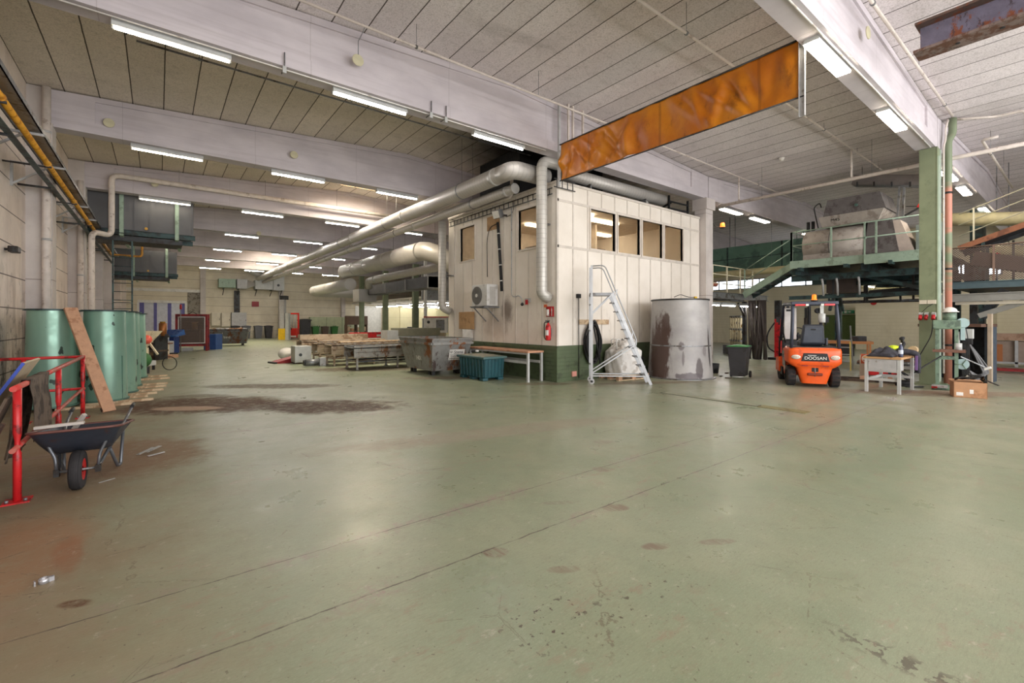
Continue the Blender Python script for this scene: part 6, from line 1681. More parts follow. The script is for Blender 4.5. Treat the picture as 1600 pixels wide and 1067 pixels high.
# far right benches along the right wall
t = thing('machine_bench', 'long pale brown cased bench in the far right', 'bench', (24.9, 2.7, 0), R(-90))
BB = M('pale_brown_casing', (172,140,118), .6, 0, dirt=(146,112,90), amt=.4)
m = MB(); m.box(-.2,-.4,.95,2.6,.4,1.2); m.build('top_casing', BB, t, bevel=.01)
m = MB(); m.box(-.1,-.3,.12,2.5,.36,.92); m.build('lower_panel', M('grey_brown_panel', (150,132,118), .6), t)
for x in (-.1, .9, 1.7, 2.5):
    m = MB(); m.box(x-.04,-.42,0,x+.04,-.34,.95); m.build('leg', GREYPAINT, t)
m = MB(); m.box(-.1,-.42,.1,2.5,-.36,.17); m.build('foot_rail', GREYPAINT, t)
for x, w_ in ((.35,.2),(1.25,.3)):
    m = MB(); m.box(x,-.33,.15,x+w_,-.3,.8); m.build('rusty_hopper', M('rust_stain_panel', (168,104,60), .6), t)
t = thing('red_pallet_truck', 'red low lifting frame on the floor at the right edge', 'truck', (21.8, 1.7, 0), R(-90))
m = MB(); m.bar((-.5,.25,.08),(.9,.25,.1), .2,.06); m.bar((-.5,-.25,.08),(.9,-.25,.1), .2,.06); m.build('fork', DKRED, t)
m = MB(); m.hexa([(.8,-.35,.02),(1.2,-.35,.02),(1.2,.35,.02),(.8,.35,.02)], [(.95,-.3,.5),(1.15,-.3,.5),(1.15,.3,.5),(.95,.3,.5)]); m.build('body', M('worn_red', (172,66,58), .5), t)

# ------------------------------------------------------------------ mezzanine and plant on the right
def rail_run(parent, pts, hs=(.55,1.05), mat=PALEGREEN, step=1.2, r=.02, foot=0.0):
    P = [Vector(p) for p in pts]
    for h in hs:
        m = MB(); m.tube([p+Vector((0,0,h)) for p in P], r, n=8); m.build('rail', mat, parent)
    for a, b in zip(P, P[1:]):
        n = max(1, round((b-a).length/step))
        for i in range(n+1):
            p = a.lerp(b, i/n)
            m = MB(); m.box(p.x-.025,p.y-.025,p.z+foot,p.x+.025,p.y+.025,p.z+max(hs)); m.build('post', mat, parent)
ZP = 3.9
t = mez = thing('machine_platform', 'green steel platform carrying grey machinery, left of the green column', 'platform')
m = MB(); m.box(18.6, 3.1, ZP-.30, 18.68, 7.05, ZP-.02); m.build('fascia', PALEGREEN, t)
m = MB(); m.box(18.45, 3.3, ZP-.36, 18.53, 4.75, ZP-.06); m.build('fascia', PALEGREEN, t)
m = MB(); m.box(18.68, 2.9, ZP-.16, 23.6, 7.05, ZP-.10); m.build('deck', DKSTEEL, t)
for y in (3.2, 4.9, 6.9):
    m = MB(); m.ibeam((18.7, y, ZP-.36), (23.6, y, ZP-.36), .34, .16); m.build('deck_beam', DKGREEN, t)
for x in (19.4, 21.5, 23.2):
    m = MB(); m.ibeam((x, 2.9, ZP-.62), (x, 7.3, ZP-.62), .22, .14); m.build('deck_joist', DKGREEN, t)
for y in (5.2, 6.6, 4.0):
    m = MB(); m.box(18.35, y, ZP-.42, 18.7, y+.1, ZP-.30); m.build('bracket', DKGREEN, t)
for (x, y) in ((23.3, 6.9), (23.3, 3.2)):
    m = MB(); m.ibeam((x,y,0),(x,y,ZP-.6), .22, .2, up=(0,1,0)); m.build('leg', DKGREEN, t)
m = MB(); m.ibeam((20.0, 3.2, 2.6), (20.0, 7.6, 2.58), .14, .10); m.build('lower_beam', DKGREEN, t)
m = MB(); m.bar((20, 5.2, 3.3), (20, 3.2, 2.62), .14, .12); m.build('diagonal_brace', DKGREEN, t)
m = MB(); m.bar((21.6, 6.7, 2.1), (22.4, 6.7, 3.2), .1, .1); m.build('diagonal_brace', DKGREEN, t)
m = MB(); m.bar((23.2, 6.7, 2.1), (22.4, 6.7, 3.2), .1, .1); m.build('diagonal_brace', DKGREEN, t)
for y in (6.2, 5.75, 5.1):
    m = MB(); m.tube(bend([(19.2,y,ZP-.7),(19.3,y,3.0),(19.5,y+.05,2.6)], .1, 4), .035, n=8); m.build('drain_pipe', GREYPAINT, t)
rail_run(t, [(18.62,3.2,ZP),(18.62,7.0,ZP),(20.4,7.0,ZP)], step=1.3)
m = MB(); m.box(18.46, 4.72, ZP-.3, 18.50, 4.76, ZP+1.05); m.box(18.46, 4.72, ZP+.5, 18.62, 4.76, ZP+.54); m.build('post', PALEGREEN, t)
rc = random.Random(21)
for k in range(9):
    y0 = rc.uniform(3.2, 4.4); x = rc.uniform(20.2, 23.0); z = rc.uniform(2.45, 3.25)
    m = MB(); m.cyl((x, y0, z), (x+rc.uniform(-.3,.3), y0+rc.uniform(1.5,3.2), z+rc.uniform(-.15,.15)), rc.uniform(.03,.09), n=10); m.build('service_pipe', rc.choice([BLACKSTEEL, DKSTEEL, DKGREEN]), t)
for k in range(7):
    x, y = rc.uniform(20.0, 23), rc.uniform(3.3, 6.8)
    m = MB(); m.box(x-.03, y-.03, 2.4, x+.03, y+.03, 3.3); m.build('hanger', DKSTEEL, t)
m = MB(); m.box(20.6, 5.6, 2.75, 21.4, 6.5, 3.3); m.build('belt_housing', M('dark_brown_sheet', (70,58,52), .6), t)
m = MB(); m.box(20.8, 3.2, 2.62, 21.3, 5.2, 2.8); m.build('belt_frame', BLACKSTEEL, t)
# drum mixer with hopper on the platform
t = thing('drum_mixer', 'grey cylindrical mixer drum with hopper on the green platform', 'mixer', (0,0,ZP-.095))
DM = M('mixer_grey', (168,160,152), .55, .1, dirt=(140,130,122), amt=.35)
HP = M('hopper_dark_grey', (106,102,102), .5, .2, dirt=(84,78,78), amt=.4)
m = MB(); m.cyl((19.7,4.98,.66),(19.7,6.82,.66), .60, n=40); m.build('drum', DM, t)
m = MB(); m.cyl((19.7,5.95,.66),(19.7,5.98,.66), .607, n=40); m.build('drum_seam', HP, t)
m = MB(); m.box(19.2,4.98,0,20.2,6.82,.35); m.build('drum_saddle', DM, t)
m = MB(); m.hexa([(19.2,4.0,.05),(20.3,4.0,.05),(20.3,4.97,.05),(19.2,4.97,.05)], [(19.3,4.2,1.3),(20.2,4.2,1.3),(20.2,4.85,1.3),(19.3,4.85,1.3)]); m.build('side_housing', HP, t)
m = MB(); m.hexa([(19.3,3.6,.05),(20.2,3.6,.05),(20.2,4.0,.05),(19.3,4.0,.05)], [(19.3,4.0,1.2),(20.2,4.0,1.2),(20.2,4.2,1.2),(19.3,4.2,1.2)]); m.build('side_chute', M('mixer_pale', (184,170,160), .6), t)
m = MB(); m.hexa([(19.2,4.55,1.28),(20.3,4.55,1.28),(20.3,6.2,1.28),(19.2,6.2,1.28)], [(19.0,4.35,1.62),(20.5,4.35,1.62),(20.5,6.25,1.62),(19.0,6.25,1.62)]); m.build('hopper_base', DM, t)
m = MB(); m.hexa([(19.0,4.3,1.62),(20.5,4.3,1.62),(20.5,6.1,1.62),(19.0,6.1,1.62)], [(18.95,4.45,2.18),(20.5,4.45,2.18),(20.5,5.95,2.18),(18.95,5.95,2.18)]); hp = m.build('hopper', HP, t)
text('painted_mark', 'M45', .16, BLACKSTEEL, t, (19.07,5.75,1.47), (R(98),0,R(-90)), .002)
m = MB(); m.cyl((18.93,5.1,1.85),(18.98,5.1,1.85), .05, n=10); m.build('port', TEALGREEN, t)
m = MB(); m.tube(bend([(19.6,6.45,1.35),(19.6,6.6,2.15),(19.6,6.4,2.3),(19.6,6.35,2.1)], .1, 4), .02, n=7); m.build('feed_pipe', DKSTEEL, t)
for y in (6.62, 6.78):
    m = MB(); m.cyl((19.6,y,1.28),(19.6,y,1.62), .06, n=12); m.build('motor', BLACKSTEEL, t)
m = MB(); m.box(19.3,2.9,.0,20.4,3.6,.95); m.build('gear_housing', M('grey_green_housing', (124,134,128), .5), t)
# inclined chute above
t = thing('hanging_conveyor', 'grey inclined conveyor trough above the mixer hopper', 'conveyor')
m = MB(); m.channel((20,5.45,6.58),(20,3.1,6.0), .55, .34, .02, up=(1,0,0), flip=1); m.build('trough', M('trough_grey', (118,112,110), .5, .2), t)
for k in range(5):
    p = Vector((19.64, 5.25-.48*k, 6.62-.118*k)); m = MB(); m.bar(p, p+Vector((0,0,-.16)), .04, .05); m.build('stiffener', DKSTEEL, t)
m = MB(); m.bar((19.75,4.10,6.2),(19.75,4.16,5.12), .06,.06); m.bar((19.75,3.98,6.15),(19.75,4.02,5.12), .06,.06); m.build('strut', STEEL, t)
for y in (5.2, 3.4):
    z = 6.5 if y > 4 else 6.1
    m = MB(); m.cyl((20,y,z+.1),(20,y,zr(20)), .01, n=6); m.build('hanger_rod', STEEL, t)
t = thing('hanging_red_lever', 'red and black emergency pull lever below the inclined conveyor', 'lever', (19.5, 3.5, 5.38))
m = MB(); m.obox((0,0,0),(.06,.2,.12),(.4,0,0)); m.build('red_body', RED, t, bevel=.01)
m = MB(); m.bar((0,.06,-.04),(0,.42,-.24), .05,.05); m.build('handle', BLACK, t)
m = MB(); m.bar((0,0,.0),(0.1,.4,.08), .02,.02); m.build('support_arm', DKSTEEL, t)
# catwalk and stairs
ZC = 2.82
t = thing('access_catwalk', 'grey steel catwalk with a pale handrail, right of the white column', 'walkway')
m = MB(); m.ibeam((16.4, 9.45, ZC-.12), (22.4, 9.45, ZC-.12), .24, .12); m.build('edge_beam', STEEL, t)
m = MB(); m.box(16.4, 9.45, ZC-.02, 22.4, 10.5, ZC+.02); m.build('deck', DKSTEEL, t)
m = MB(); m.ibeam((16.4, 10.5, ZC-.12), (22.4, 10.5, ZC-.12), .24, .12); m.build('edge_beam', STEEL, t)
for x in (18.6, 22.0):
    m = MB(); m.ibeam((x,10.3,0),(x,10.3,ZC-.24), .16, .15, up=(0,1,0)); m.build('leg', DKSTEEL, t)
    m = MB(); m.bar((x-.6,10.3,2.5),(x,10.3,1.9), .08,.08); m.build('knee_brace', DKSTEEL, t)
rail_run(t, [(16.4,9.48,ZC),(21.0,9.48,ZC)], (.38,.75,1.1), M('cream_rail', (196,190,166), .5), 1.15)
m = MB(); m.cyl((17.8,10.0,ZC+.4),(18.8,10.0,ZC+.4), .1, n=12); m.build('orange_roll', M('faded_orange', (190,104,76), .6), t)
t = thing('steel_stair', 'green steel stair rising from the grey catwalk to the machine platform', 'stair')
S0, S1 = Vector((19.8, 9.3, ZC-.05)), Vector((19.2, 7.15, ZP-.1))
for dx, mt in ((0, PALEGREEN), (.8, DKGREEN)):
    m = MB(); m.bar(S0+Vector((dx,0,0)), S1+Vector((dx,0,0)), .05, .26); m.build('stringer', mt, t)
for k in range(6):
    p = S0.lerp(S1, (k+.6)/6.2)
    m = MB(); m.box(p.x+.02, p.y-.13, p.z-.02, p.x+.78, p.y+.13, p.z+.02); m.build('tread', STEEL, t)
for h in (.55, 1.05):
    m = MB(); m.tube([S0+Vector((0,0,h)), S1+Vector((0,0,h))], .02, n=8); m.build('handrail', PALEGREEN, t)
for f in (.02,.98):
    p = S0.lerp(S1, f); m = MB(); m.box(p.x-.02,p.y-.02,p.z,p.x+.02,p.y+.02,p.z+1.05); m.build('post', PALEGREEN, t)
# big green box duct in the background
t = thing('hanging_box_duct', 'large green sheet steel box duct high beyond the catwalk', 'duct')
m = MB(); m.box(25.0, 6.5, 4.45, 26.2, 15.5, 5.75); m.build('duct_box', TEALGREEN, t)
m = MB(); m.box(24.97, 6.5, 5.05, 25.0, 15.5, 5.09); m.build('seam', DKGREEN, t)
for y in (12.6, 9.8, 8.6):
    m = MB(); m.box(24.96, y, 4.45, 25.0, y+.06, 5.75); m.build('flange_strip', DKGREEN, t)
for y in (12.4, 9.0):
    for dy in (0, .3): rod(t, 25.4, y+dy, 5.75, zr(25.4), .02)
t = thing('hanging_duct', 'cream round pipe below the green box duct, bending down behind the stair', 'pipe')
CRP = M('cream_pipe', (206,198,158), .5)
m = MB(); m.tube(bend([(24.2,15.0,4.2),(24.2,8.6,4.2),(24.2,7.6,3.6),(24.2,5.2,2.9),(24.2,3.6,2.7)], .5, 6), .17, n=18); m.build('pipe', CRP, t)
rod(t, 24.2, 13.5, 4.37, zr(24.2)); rod(t, 24.2, 10, 4.37, zr(24.2))
def beacon(label, x, y, z):
    t = thing('ceiling_hung_beacon', label, 'warning light', (x,y,z))
    m = MB(); m.lathe([(.09,0),(.09,.10),(.07,.17),(0,.19)], n=18); m.build('lens', EM('beacon_amber_lit', (255,120,40), 1.4), t)
    m = MB(); m.cyl((0,0,-.03),(0,0,0), .11, n=18); m.build('base', DKSTEEL, t)
    m = MB(); m.tube(bend([(0,0,-.03),(-.5,0,-.03),(-.9,0,.1)], .05, 3), .012, n=6); m.build('bracket_arm', DKSTEEL, t)
beacon('amber warning beacon high up right of the white column', 18.0, 9.3, 5.45)
# second platform right of the green column
t = thing('machine_platform', 'dark steel platform with mesh guard right of the green column', 'platform')
m = MB(); m.ibeam((19, 2.9, 2.72), (19, -1.2, 2.72), .20, .14); m.build('edge_beam', M('blue_grey_beam', (84,104,110), .5, .1), t)
m = MB(); m.box(19.07, -1.2, 2.70, 24.0, 2.9, 2.76); m.build('deck', BLACKSTEEL, t)
m = MB(); m.ibeam((17.9, 3.1, 2.30), (17.9, -1.2, 2.36), .22, .14); m.build('crane_beam', M('grey_beam', (140,140,134), .5, .1), t)
m = MB(); m.bar((18.2,2.05,1.80),(18.2,.9,2.30), .12,.14); m.build('diagonal_brace', M('grey_beam', (140,140,134)), t)
m = MB(); m.bar((19.0,2.1,1.75),(19.0,1.6,2.55), .3,.2); m.build('gusset_brace', M('booth_dark_blue', (44,52,60)), t)
m = MB(); m.bar((18.4,.2,2.2),(18.4,-.8,1.4), .12,.14); m.build('diagonal_brace', DKSTEEL, t)
m = MB(); m.box(22.8,-1.0,0,23.0,-.8,2.7); m.box(22.8,2.6,0,23.0,2.8,2.7); m.build('leg', DKSTEEL, t)
rail_run(t, [(19,2.85,2.8),(19,-1.2,2.8)], (1.05,), M('brown_rail', (128,104,90), .5), 1.05)
mm = N('wire_mesh'); X_, Y_, Z_ = mm.xyz()
g1 = mm.line(mm.math('ADD', Y_, Z_), .06, .012); g2 = mm.line(mm.math('SUBTRACT', Y_, Z_), .06, .012)
tr = mm.t.nodes.new('ShaderNodeBsdfTransparent'); mx = mm.t.nodes.new('ShaderNodeMixShader')
mm.L(mm.math('MAXIMUM', g1, g2), mx.inputs[0]); mm.t.links.new(tr.outputs[0], mx.inputs[1]); mm.t.links.new(mm.p.outputs[0], mx.inputs[2]); mm.t.links.new(mx.outputs[0], mm.out.inputs[0])
mm.set('Base Color', srgb(110,94,86)); mm.set('Roughness', .6)
m = MB(); m.box(19.0,-1.2,2.85,19.006,2.82,3.82); m.build('mesh_panel', mm.m, t)
t = thing('inclined_conveyor', 'rusty brown inclined conveyor with a handrail rising to the right', 'conveyor')
P0, P1 = Vector((20.4,2.75,4.0)), Vector((20.4,-1.5,5.6))
m = MB(); m.bar(P0, P1, .10, .16); m.build('side_frame', M('rusty_brown_frame', (150,98,70), .6, .2, dirt=(110,70,52), amt=.4), t)
m = MB(); m.bar(P0+Vector((.9,0,-.1)), P1+Vector((.9,0,-.1)), .10, .16); m.build('side_frame', DKSTEEL, t)
m = MB(); m.bar(P0+Vector((.45,0,-.05)), P1+Vector((.45,0,-.05)), .8, .04); m.build('belt', BLACK, t)
CR2 = M('cream_rail', (196,190,166))
for h in (.4,.75,1.1):
    m = MB(); m.tube([P0+Vector((0,0,h)), P1+Vector((0,0,h))], .018, n=7); m.build('handrail', CR2, t)
for k in range(4):
    p = P0.lerp(P1, .08+.3*k); m = MB(); m.bar(p, p+Vector((0,0,1.12)), .04,.04); m.build('post', CR2, t)
m = MB(); m.bar((20.4,2.2,2.765),(20.4,2.2,4.2), .08,.08); m.bar((21.3,2.2,2.765),(21.3,2.2,4.1), .08,.08); m.build('support_leg', DKGREEN, t)
m = MB(); m.bar((20.4,.2,2.765),(20.4,.2,4.9), .08,.08); m.build('support_leg', DKGREEN, t)
t = thing('hanging_duct', 'thick cream pipe sloping down to the right behind the column', 'pipe')
m = MB(); m.cyl((23.5,4.2,5.6),(23.5,-1.5,4.7), .24, n=22); m.build('pipe', CRP, t)
rod(t, 23.5, 2.2, 5.5, zr(23.5), .012); rod(t, 23.5, 0, 5.1, zr(23.5), .012)
t = thing('hanging_duct', 'short cream pipe lower behind the mesh guard', 'pipe')
m = MB(); m.cyl((24.6,2.9,4.35),(24.6,1.0,4.1), .2, n=20); m.build('pipe', CRP, t)
rod(t, 24.6, 2.0, 4.4, zr(24.6), .012)
t = thing('chute', 'dark perforated chute sloping down behind the mesh guard', 'chute')
m = MB(); m.bar((19.6,2.3,3.55),(19.6,.7,3.1), .7,.4); m.build('trough', M('chute_brown', (98,84,78), .6, .2), t)
m = MB(); m.box(19.4,2.3,2.77,19.8,2.5,3.4); m.build('support', DKSTEEL, t)
t = thing('green_hopper', 'teal green hopper at the right edge above the mesh guard', 'hopper', (22.3, -.05, 2.77))
m = MB(); m.hexa([(-.3,-.3,1.0),(.3,-.3,1.0),(.3,.3,1.0),(-.3,.3,1.0)], [(-.6,-.8,1.6),(.6,-.8,1.6),(.6,.8,1.6),(-.6,.8,1.6)]); m.build('cone', TEALGREEN, t)
m = MB(); m.box(-.6,-.8,1.6,.6,.8,1.95); m.build('collar', TEALGREEN, t)
for sx in (-.5,.5):
    for sy in (-.6,.6):
        m = MB(); m.box(sx-.04,sy-.04,0,sx+.04,sy+.04,1.7); m.build('leg', STEEL, t)
m = MB(); m.box(-.2,-.2,.0,.2,.2,1.0); m.build('outlet', BB, t)
t = thing('red_motor', 'small bright red valve motor above the mesh guard', 'motor', (21.4, 2.0, 2.77))
m = MB(); m.cyl((0,0,.72),(0,0,.95), .10, n=16); m.sph((0,0,1.0), .1, 14, 8); m.build('body', RED, t)
m = MB(); m.cyl((0,0,0),(0,0,.72), .03, n=8); m.build('stem', STEEL, t)
t = thing('lattice_mast', 'pale crossed steel lattice behind the mesh guard', 'mast', (23.5, .9, 2.77))
for y in (-.9, .9):
    m = MB(); m.box(-.03,y-.03,0,.03,y+.03,1.7); m.build('mast_post', DKSTEEL, t)
for k in range(2):
    m = MB(); m.bar((0,-.9,.1+.8*k),(0,.9,.8+.8*k), .04,.04); m.build('cross_bar', STEEL, t)
    m = MB(); m.bar((0.05,.9,.1+.8*k),(0.05,-.9,.8+.8*k), .04,.04); m.build('cross_bar', STEEL, t)
# next steel column along the right hall
t = thing('column', 'dark green steel column beyond the inclined conveyor', 'column', (26.0, 2.95, 0))
m = MB(); m.ibeam((0,0,0),(0,0,6.15), .42, .40, .025, .02, up=(0,1,0)); m.build('shaft', DKGREEN, t)
m = MB(); m.box(-.17,-.17,0,.17,.17,6.14); m.build('casing', DKGREEN, t)
m = MB(); m.box(18.0, 2.5, 2.12, 18.16, .98, 2.2); 
tag(m.build('ceiling_hung_batten', M('cream_casing', (206,198,180))), 'cream lamp batten below the grey beam right of the column', 'light')
# machines under the catwalk
def engine(label, x, y, rz=0, s=1.0, seed=1, base=DKSTEEL):
    rr = random.Random(seed)
    t = thing('valve_manifold', label, 'machine', (x,y,0), rz)
    m = MB(); m.box(-.5*s,-.3*s,0,.5*s,.3*s,.35*s); m.build('base', base, t)
    for k in range(5):
        xx = (-.42+.21*k)*s
        m = MB(); m.cyl((xx,0,.35*s),(xx,0,1.5*s), .05*s, n=10); m.build('pipe', M('manifold_cream', (206,194,160), .5), t)
        for z in (.6,.9,1.2):
            m = MB(); m.sph((xx+rr.uniform(-.02,.02),-.06*s,z*s+rr.uniform(-.08,.08)), .085*s, 10, 6); m.build('valve', rr.choice([STEEL, BRASS, DKSTEEL]), t)
    for z in (.55,1.0,1.5):
        m = MB(); m.cyl((-.5*s,0,z*s),(.5*s,0,z*s), .045*s, n=8); m.build('header', STEEL, t)
    for k in range(4):
        m = MB(); m.tube(bend([(rr.uniform(-.45,.45)*s,-.1,1.4*s),(rr.uniform(-.6,.6)*s,-.3*s,1.1*s),(rr.uniform(-.5,.5)*s,-.25*s,.4*s)], .2, 4), .016, n=6); m.build('hose', BLACK, t)
    return t
engine('cream valve manifold with brass fittings below the catwalk', 22.9, 11.15, R(50), 1.25, 3)
engine('tangle of dark pipework just right of the white column', 20.0, 11.6, R(45), 1.1, 6, BLACKSTEEL)
t = thing('hanging_hose_curtain', 'dark thick curtain of hoses hanging below the catwalk', 'hose', (20.4, 8.98, 0))
rc = random.Random(12)
for k in range(16):
    y = -.3+.042*k
    m = MB(); m.tube([(rc.uniform(-.12,.12),y,2.55),(rc.uniform(-.15,.15),y+rc.uniform(-.04,.04),1.3),(rc.uniform(-.2,.2),y+rc.uniform(-.06,.06),.02)], rc.uniform(.035,.06), n=7); m.build('hose', M('sooty_hose', (60,52,48), .8), t)
t = thing('red_machine_post', 'bright red machine post with dark top left of the forklift', 'post', (21.1, 8.45, 0))
m = MB(); m.box(-.11,-.11,.1,.11,.11,1.75); m.build('red_post', RED, t)
m = MB(); m.box(-.11,-.11,1.75,.11,.11,2.55); m.build('dark_post', DKSTEEL, t)
m = MB(); m.box(-.3,-.3,0,.3,.3,.1); m.build('base_plate', DKSTEEL, t)
m = MB(); m.tube(bend([(-.1,.1,1.6),(-.3,.35,1.1),(-.3,.3,.5),(0,.1,.3)], .3, 5), .03, n=7); m.build('hose', BLACK, t)
m = MB(); m.tube(bend([(0,-.1,1.1),(-.3,-.5,.9),(-.6,-.9,.6)], .3, 5), .03, n=7); m.build('pale_hose', LIGHTGREY, t)
t = thing('step_ladder', 'small aluminium step ladder standing right of the forklift', 'ladder', (18.6, 5.35, 0), R(100))
for s in (-.22,.22):
    m = MB(); m.bar((s,-.35,0),(s*.8,0,1.5), .04,.03); m.build('front_stile', ALU, t)
    m = MB(); m.bar((s,.35,0),(s*.8,.02,.95), .04,.03); m.build('rear_stile', M('yellow_stile', (204,180,90), .5), t)
for k in range(4):
    f = (k+1)/6; m = MB(); m.box(-.22,-.35+.35*f-.06,1.5*f-.015,.22,-.35+.35*f+.05,1.5*f+.015); m.build('step', ALU, t)
t = thing('parts_trolley', 'orange-topped trolley with dark boxes behind the forklift', 'trolley', (22.3, 6.3, 0), R(20))
m = MB(); m.box(-.5,-.8,.75,.5,.8,.85); m.build('tray', M('faded_orange_wood', (188,124,72), .6), t)
for sx in (-.42,.42):
    for sy in (-.7,.7):
        m = MB(); m.box(sx-.03,sy-.03,0,sx+.03,sy+.03,.75); m.build('leg', M('faded_orange_wood', (188,124,72)), t)
m = MB(); m.box(-.35,-.2,.25,.35,.6,.74); m.build('dark_box', BLACKSTEEL, t)
m = MB(); m.box(-.3,-.6,.85,.2,-.1,1.05); m.build('tool_box', DKSTEEL, t)
t = thing('scrap_heap', 'heap of dark pipes and fittings lying behind the work table', 'scrap', (20.2, 4.3, 0))
rc = random.Random(2)
for k in range(14):
    a = rc.uniform(-.5,.5); p = Vector((rc.uniform(-.6,.6), rc.uniform(-.8,.9), .05+.02*k)); d_ = Vector((math.sin(a), math.cos(a), rc.uniform(-.05,.05)))*rc.uniform(.3,.8)
    m = MB(); m.cyl(p-d_/2, p+d_/2, rc.uniform(.025,.06), n=8); m.build('pipe_piece', rc.choice([DKSTEEL, STEEL, M('rusty_pipe', (120,84,64), .6, .3)]), t)
t = thing('exit_sign', 'small green emergency exit sign above the green double door', 'sign', (XE-.12, 9.75, 2.24))
m = MB(); m.box(-.03,-.42,-.10,.10,.42,.10); m.build('sign_box', M('exit_green', (52,148,110), .5), t)
m = MB(); m.box(-.036,-.05,-.07,-.03,.08,.07); m.build('running_figure', WHITE, t)
m = MB(); m.prism([(-.30,.0),(-.18,.06),(-.18,-.06)], 'x', -.036, -.03); m.box(-.036,-.18,-.02,-.03,-.08,.02); m.build('arrow', WHITE, t)
m = MB(); m.box(-.036,.16,-.07,-.03,.32,.07); m.build('door_symbol', WHITE, t)
t = thing('wall_mounted_bell', 'red alarm bell on top of the low cream block', 'alarm', (32.5, 7.9, 2.62))
m = MB(); m.cyl((0,0,.1),(-.12,0,.1), .14, n=18); m.build('bell', RED, t)
m = MB(); m.box(0,-.1,0,.08,.1,.2); m.build('back_box', LIGHTGREY, t)
# ------------------------------------------------------------------ far left: caged press, small machines, second skip
t = thing('machine_cage', 'dark red framed mesh cage around a machine in the far left', 'cage', (1.52, 31.1, 0), R(-14))
CW, CD, CH = .70, .22, 2.05
for sx in (-CW, CW):
    for sy in (-CD, CD):
        m = MB(); m.box(sx-.05, sy-.05, 0, sx+.05, sy+.05, CH); m.build('post', DKRED, t)
for sy in (-CD, CD):
    for z in (.32, CH-.05):
        m = MB(); m.box(-CW, sy-.05, z-.05, CW, sy+.05, z+.05); m.build('rail', DKRED, t)
m = MB()
for q in ((-CW+.07,-CW+.11,.42,CH-.14),(CW-.11,CW-.07,.42,CH-.14)): m.box(q[0],-CD-.03,q[2],q[1],-CD+.0,q[3])
for q in ((.42,.46),(CH-.18,CH-.14)): m.box(-CW+.07,-CD-.03,q[0],CW-.07,-CD,q[1])
m.build('white_door_frame', WHITE, t)
m = MB(); m.box(-CW+.11,-CD-.01,.46,CW-.11,-CD-.005,CH-.18); m.build('mesh_panel', mm.m, t)
m = MB(); m.box(-.6,.0,.35,.6,.14,1.1); m.box(-.35,-.1,.42,.35,.1,1.15); m.build('machine_body', M('dark_machine', (72,68,64), .5, .3), t, bevel=.02)
m = MB(); m.cyl((.1,0,1.15),(.1,0,1.6), .15, n=16); m.build('machine_head', BRASS, t)
m = MB(); m.box(-.6,-.15,1.17,.6,.16,1.22); m.build('machine_table', STEEL, t)
m = MB(); m.tube([(-.2,0,CH),(0,0,CH+.14),(.2,0,CH)], .02, n=6); m.build('top_hoop', DKSTEEL, t)
m = MB(); m.box(-CW+.05,CD-.03,.37,CW-.05,CD,CH-.1); m.build('back_panel', M('dark_back_panel', (62,56,52), .6), t)
m = MB(); m.box(-.4,-CD-.25,.02,.1,-CD-.1,.2); m.build('step_plate', GREYPAINT, t)
m = MB(); m.box(-.35,-.3,0,.35,.3,.9); tag(m.build('blue_cabinet', M('mid_blue', (52,88,150), .45), loc=(2.55, 32.0, 0), rot=(0,0,R(-38))), 'narrow blue cabinet just right of the dark red cage', 'cabinet')
t = thing('control_desk', 'bright blue sloping control desk left of the dark red cage', 'desk', (.55, 29.6, 0), R(-38))
m = MB(); m.box(-.25,-.2,0,.25,.2,.85); m.build('pedestal', M('deep_blue', (30,58,120), .45), t)
m = MB(); m.hexa([(-.5,-.4,.85),(.5,-.4,.85),(.5,.3,.95),(-.5,.3,.95)], [(-.5,-.4,.90),(.5,-.4,.90),(.42,.32,1.22),(-.42,.32,1.22)]); m.build('sloping_top', BLUE, t)
m = MB(); m.hexa([(-.4,-.34,.915),(.4,-.34,.915),(.35,.24,1.175),(-.35,.24,1.175)], [(-.4,-.34,.93),(.4,-.34,.93),(.35,.24,1.19),(-.35,.24,1.19)]); m.build('dark_panel', M('navy_panel', (28,66,134), .3), t)
def motor_set(label, x, y, rz, seed, mats):
    rr = random.Random(seed)
    t = thing('motor_set', label, 'machine', (x,y,0), rz)
    m = MB(); m.box(-.6,-.35,.0,.6,.35,.12); m.build('skid', DKSTEEL, t)
    m = MB(); m.cyl((-.45,0,.42),(.1,0,.42), .24, n=20); mo = m.build('motor', mats[0], t)
    m = MB(); m.cyl((-.52,0,.42),(-.45,0,.42), .19, n=20); m.build('fan_cowl', mats[1], mo)
    m = MB(); m.box(.12,-.22,.12,.55,.22,.7); m.build('gearbox', mats[2], t, bevel=.03)
    m = MB(); m.cyl((.33,0,.7),(.33,0,.95), .1, n=14); m.build('outlet', mats[1], t)
    m = MB(); m.box(-.2,-.1,.62,.0,.1,.76); m.build('terminal_box', mats[2], t)
    return t
motor_set('blue motor on a skid at the foot of the dark red cage', .15, 27.9, R(-60), 1, (M('motor_blue', (90,120,180), .4), M('motor_pale', (170,178,190), .4), GREYPAINT))
t = thing('hopper_machine', 'cream funnel machine with red and orange knobs beside the last green tank', 'machine', (-.48, 19.7, 0), R(-38))
CM_ = M('cream_machine', (216,204,174), .5, 0, dirt=(180,164,136), amt=.35)
m = MB(); m.hexa([(-.12,-.12,.75),(.12,-.12,.75),(.12,.12,.75),(-.12,.12,.75)], [(-.45,-.4,1.32),(.45,-.4,1.32),(.45,.4,1.32),(-.45,.4,1.32)]); m.build('funnel', CM_, t)
m = MB(); m.box(-.16,-.16,.3,.16,.16,.76); m.build('column', CM_, t)
m = MB(); m.box(-.3,-.3,.16,.3,.3,.32); m.build('base', LIGHTGREY, t)
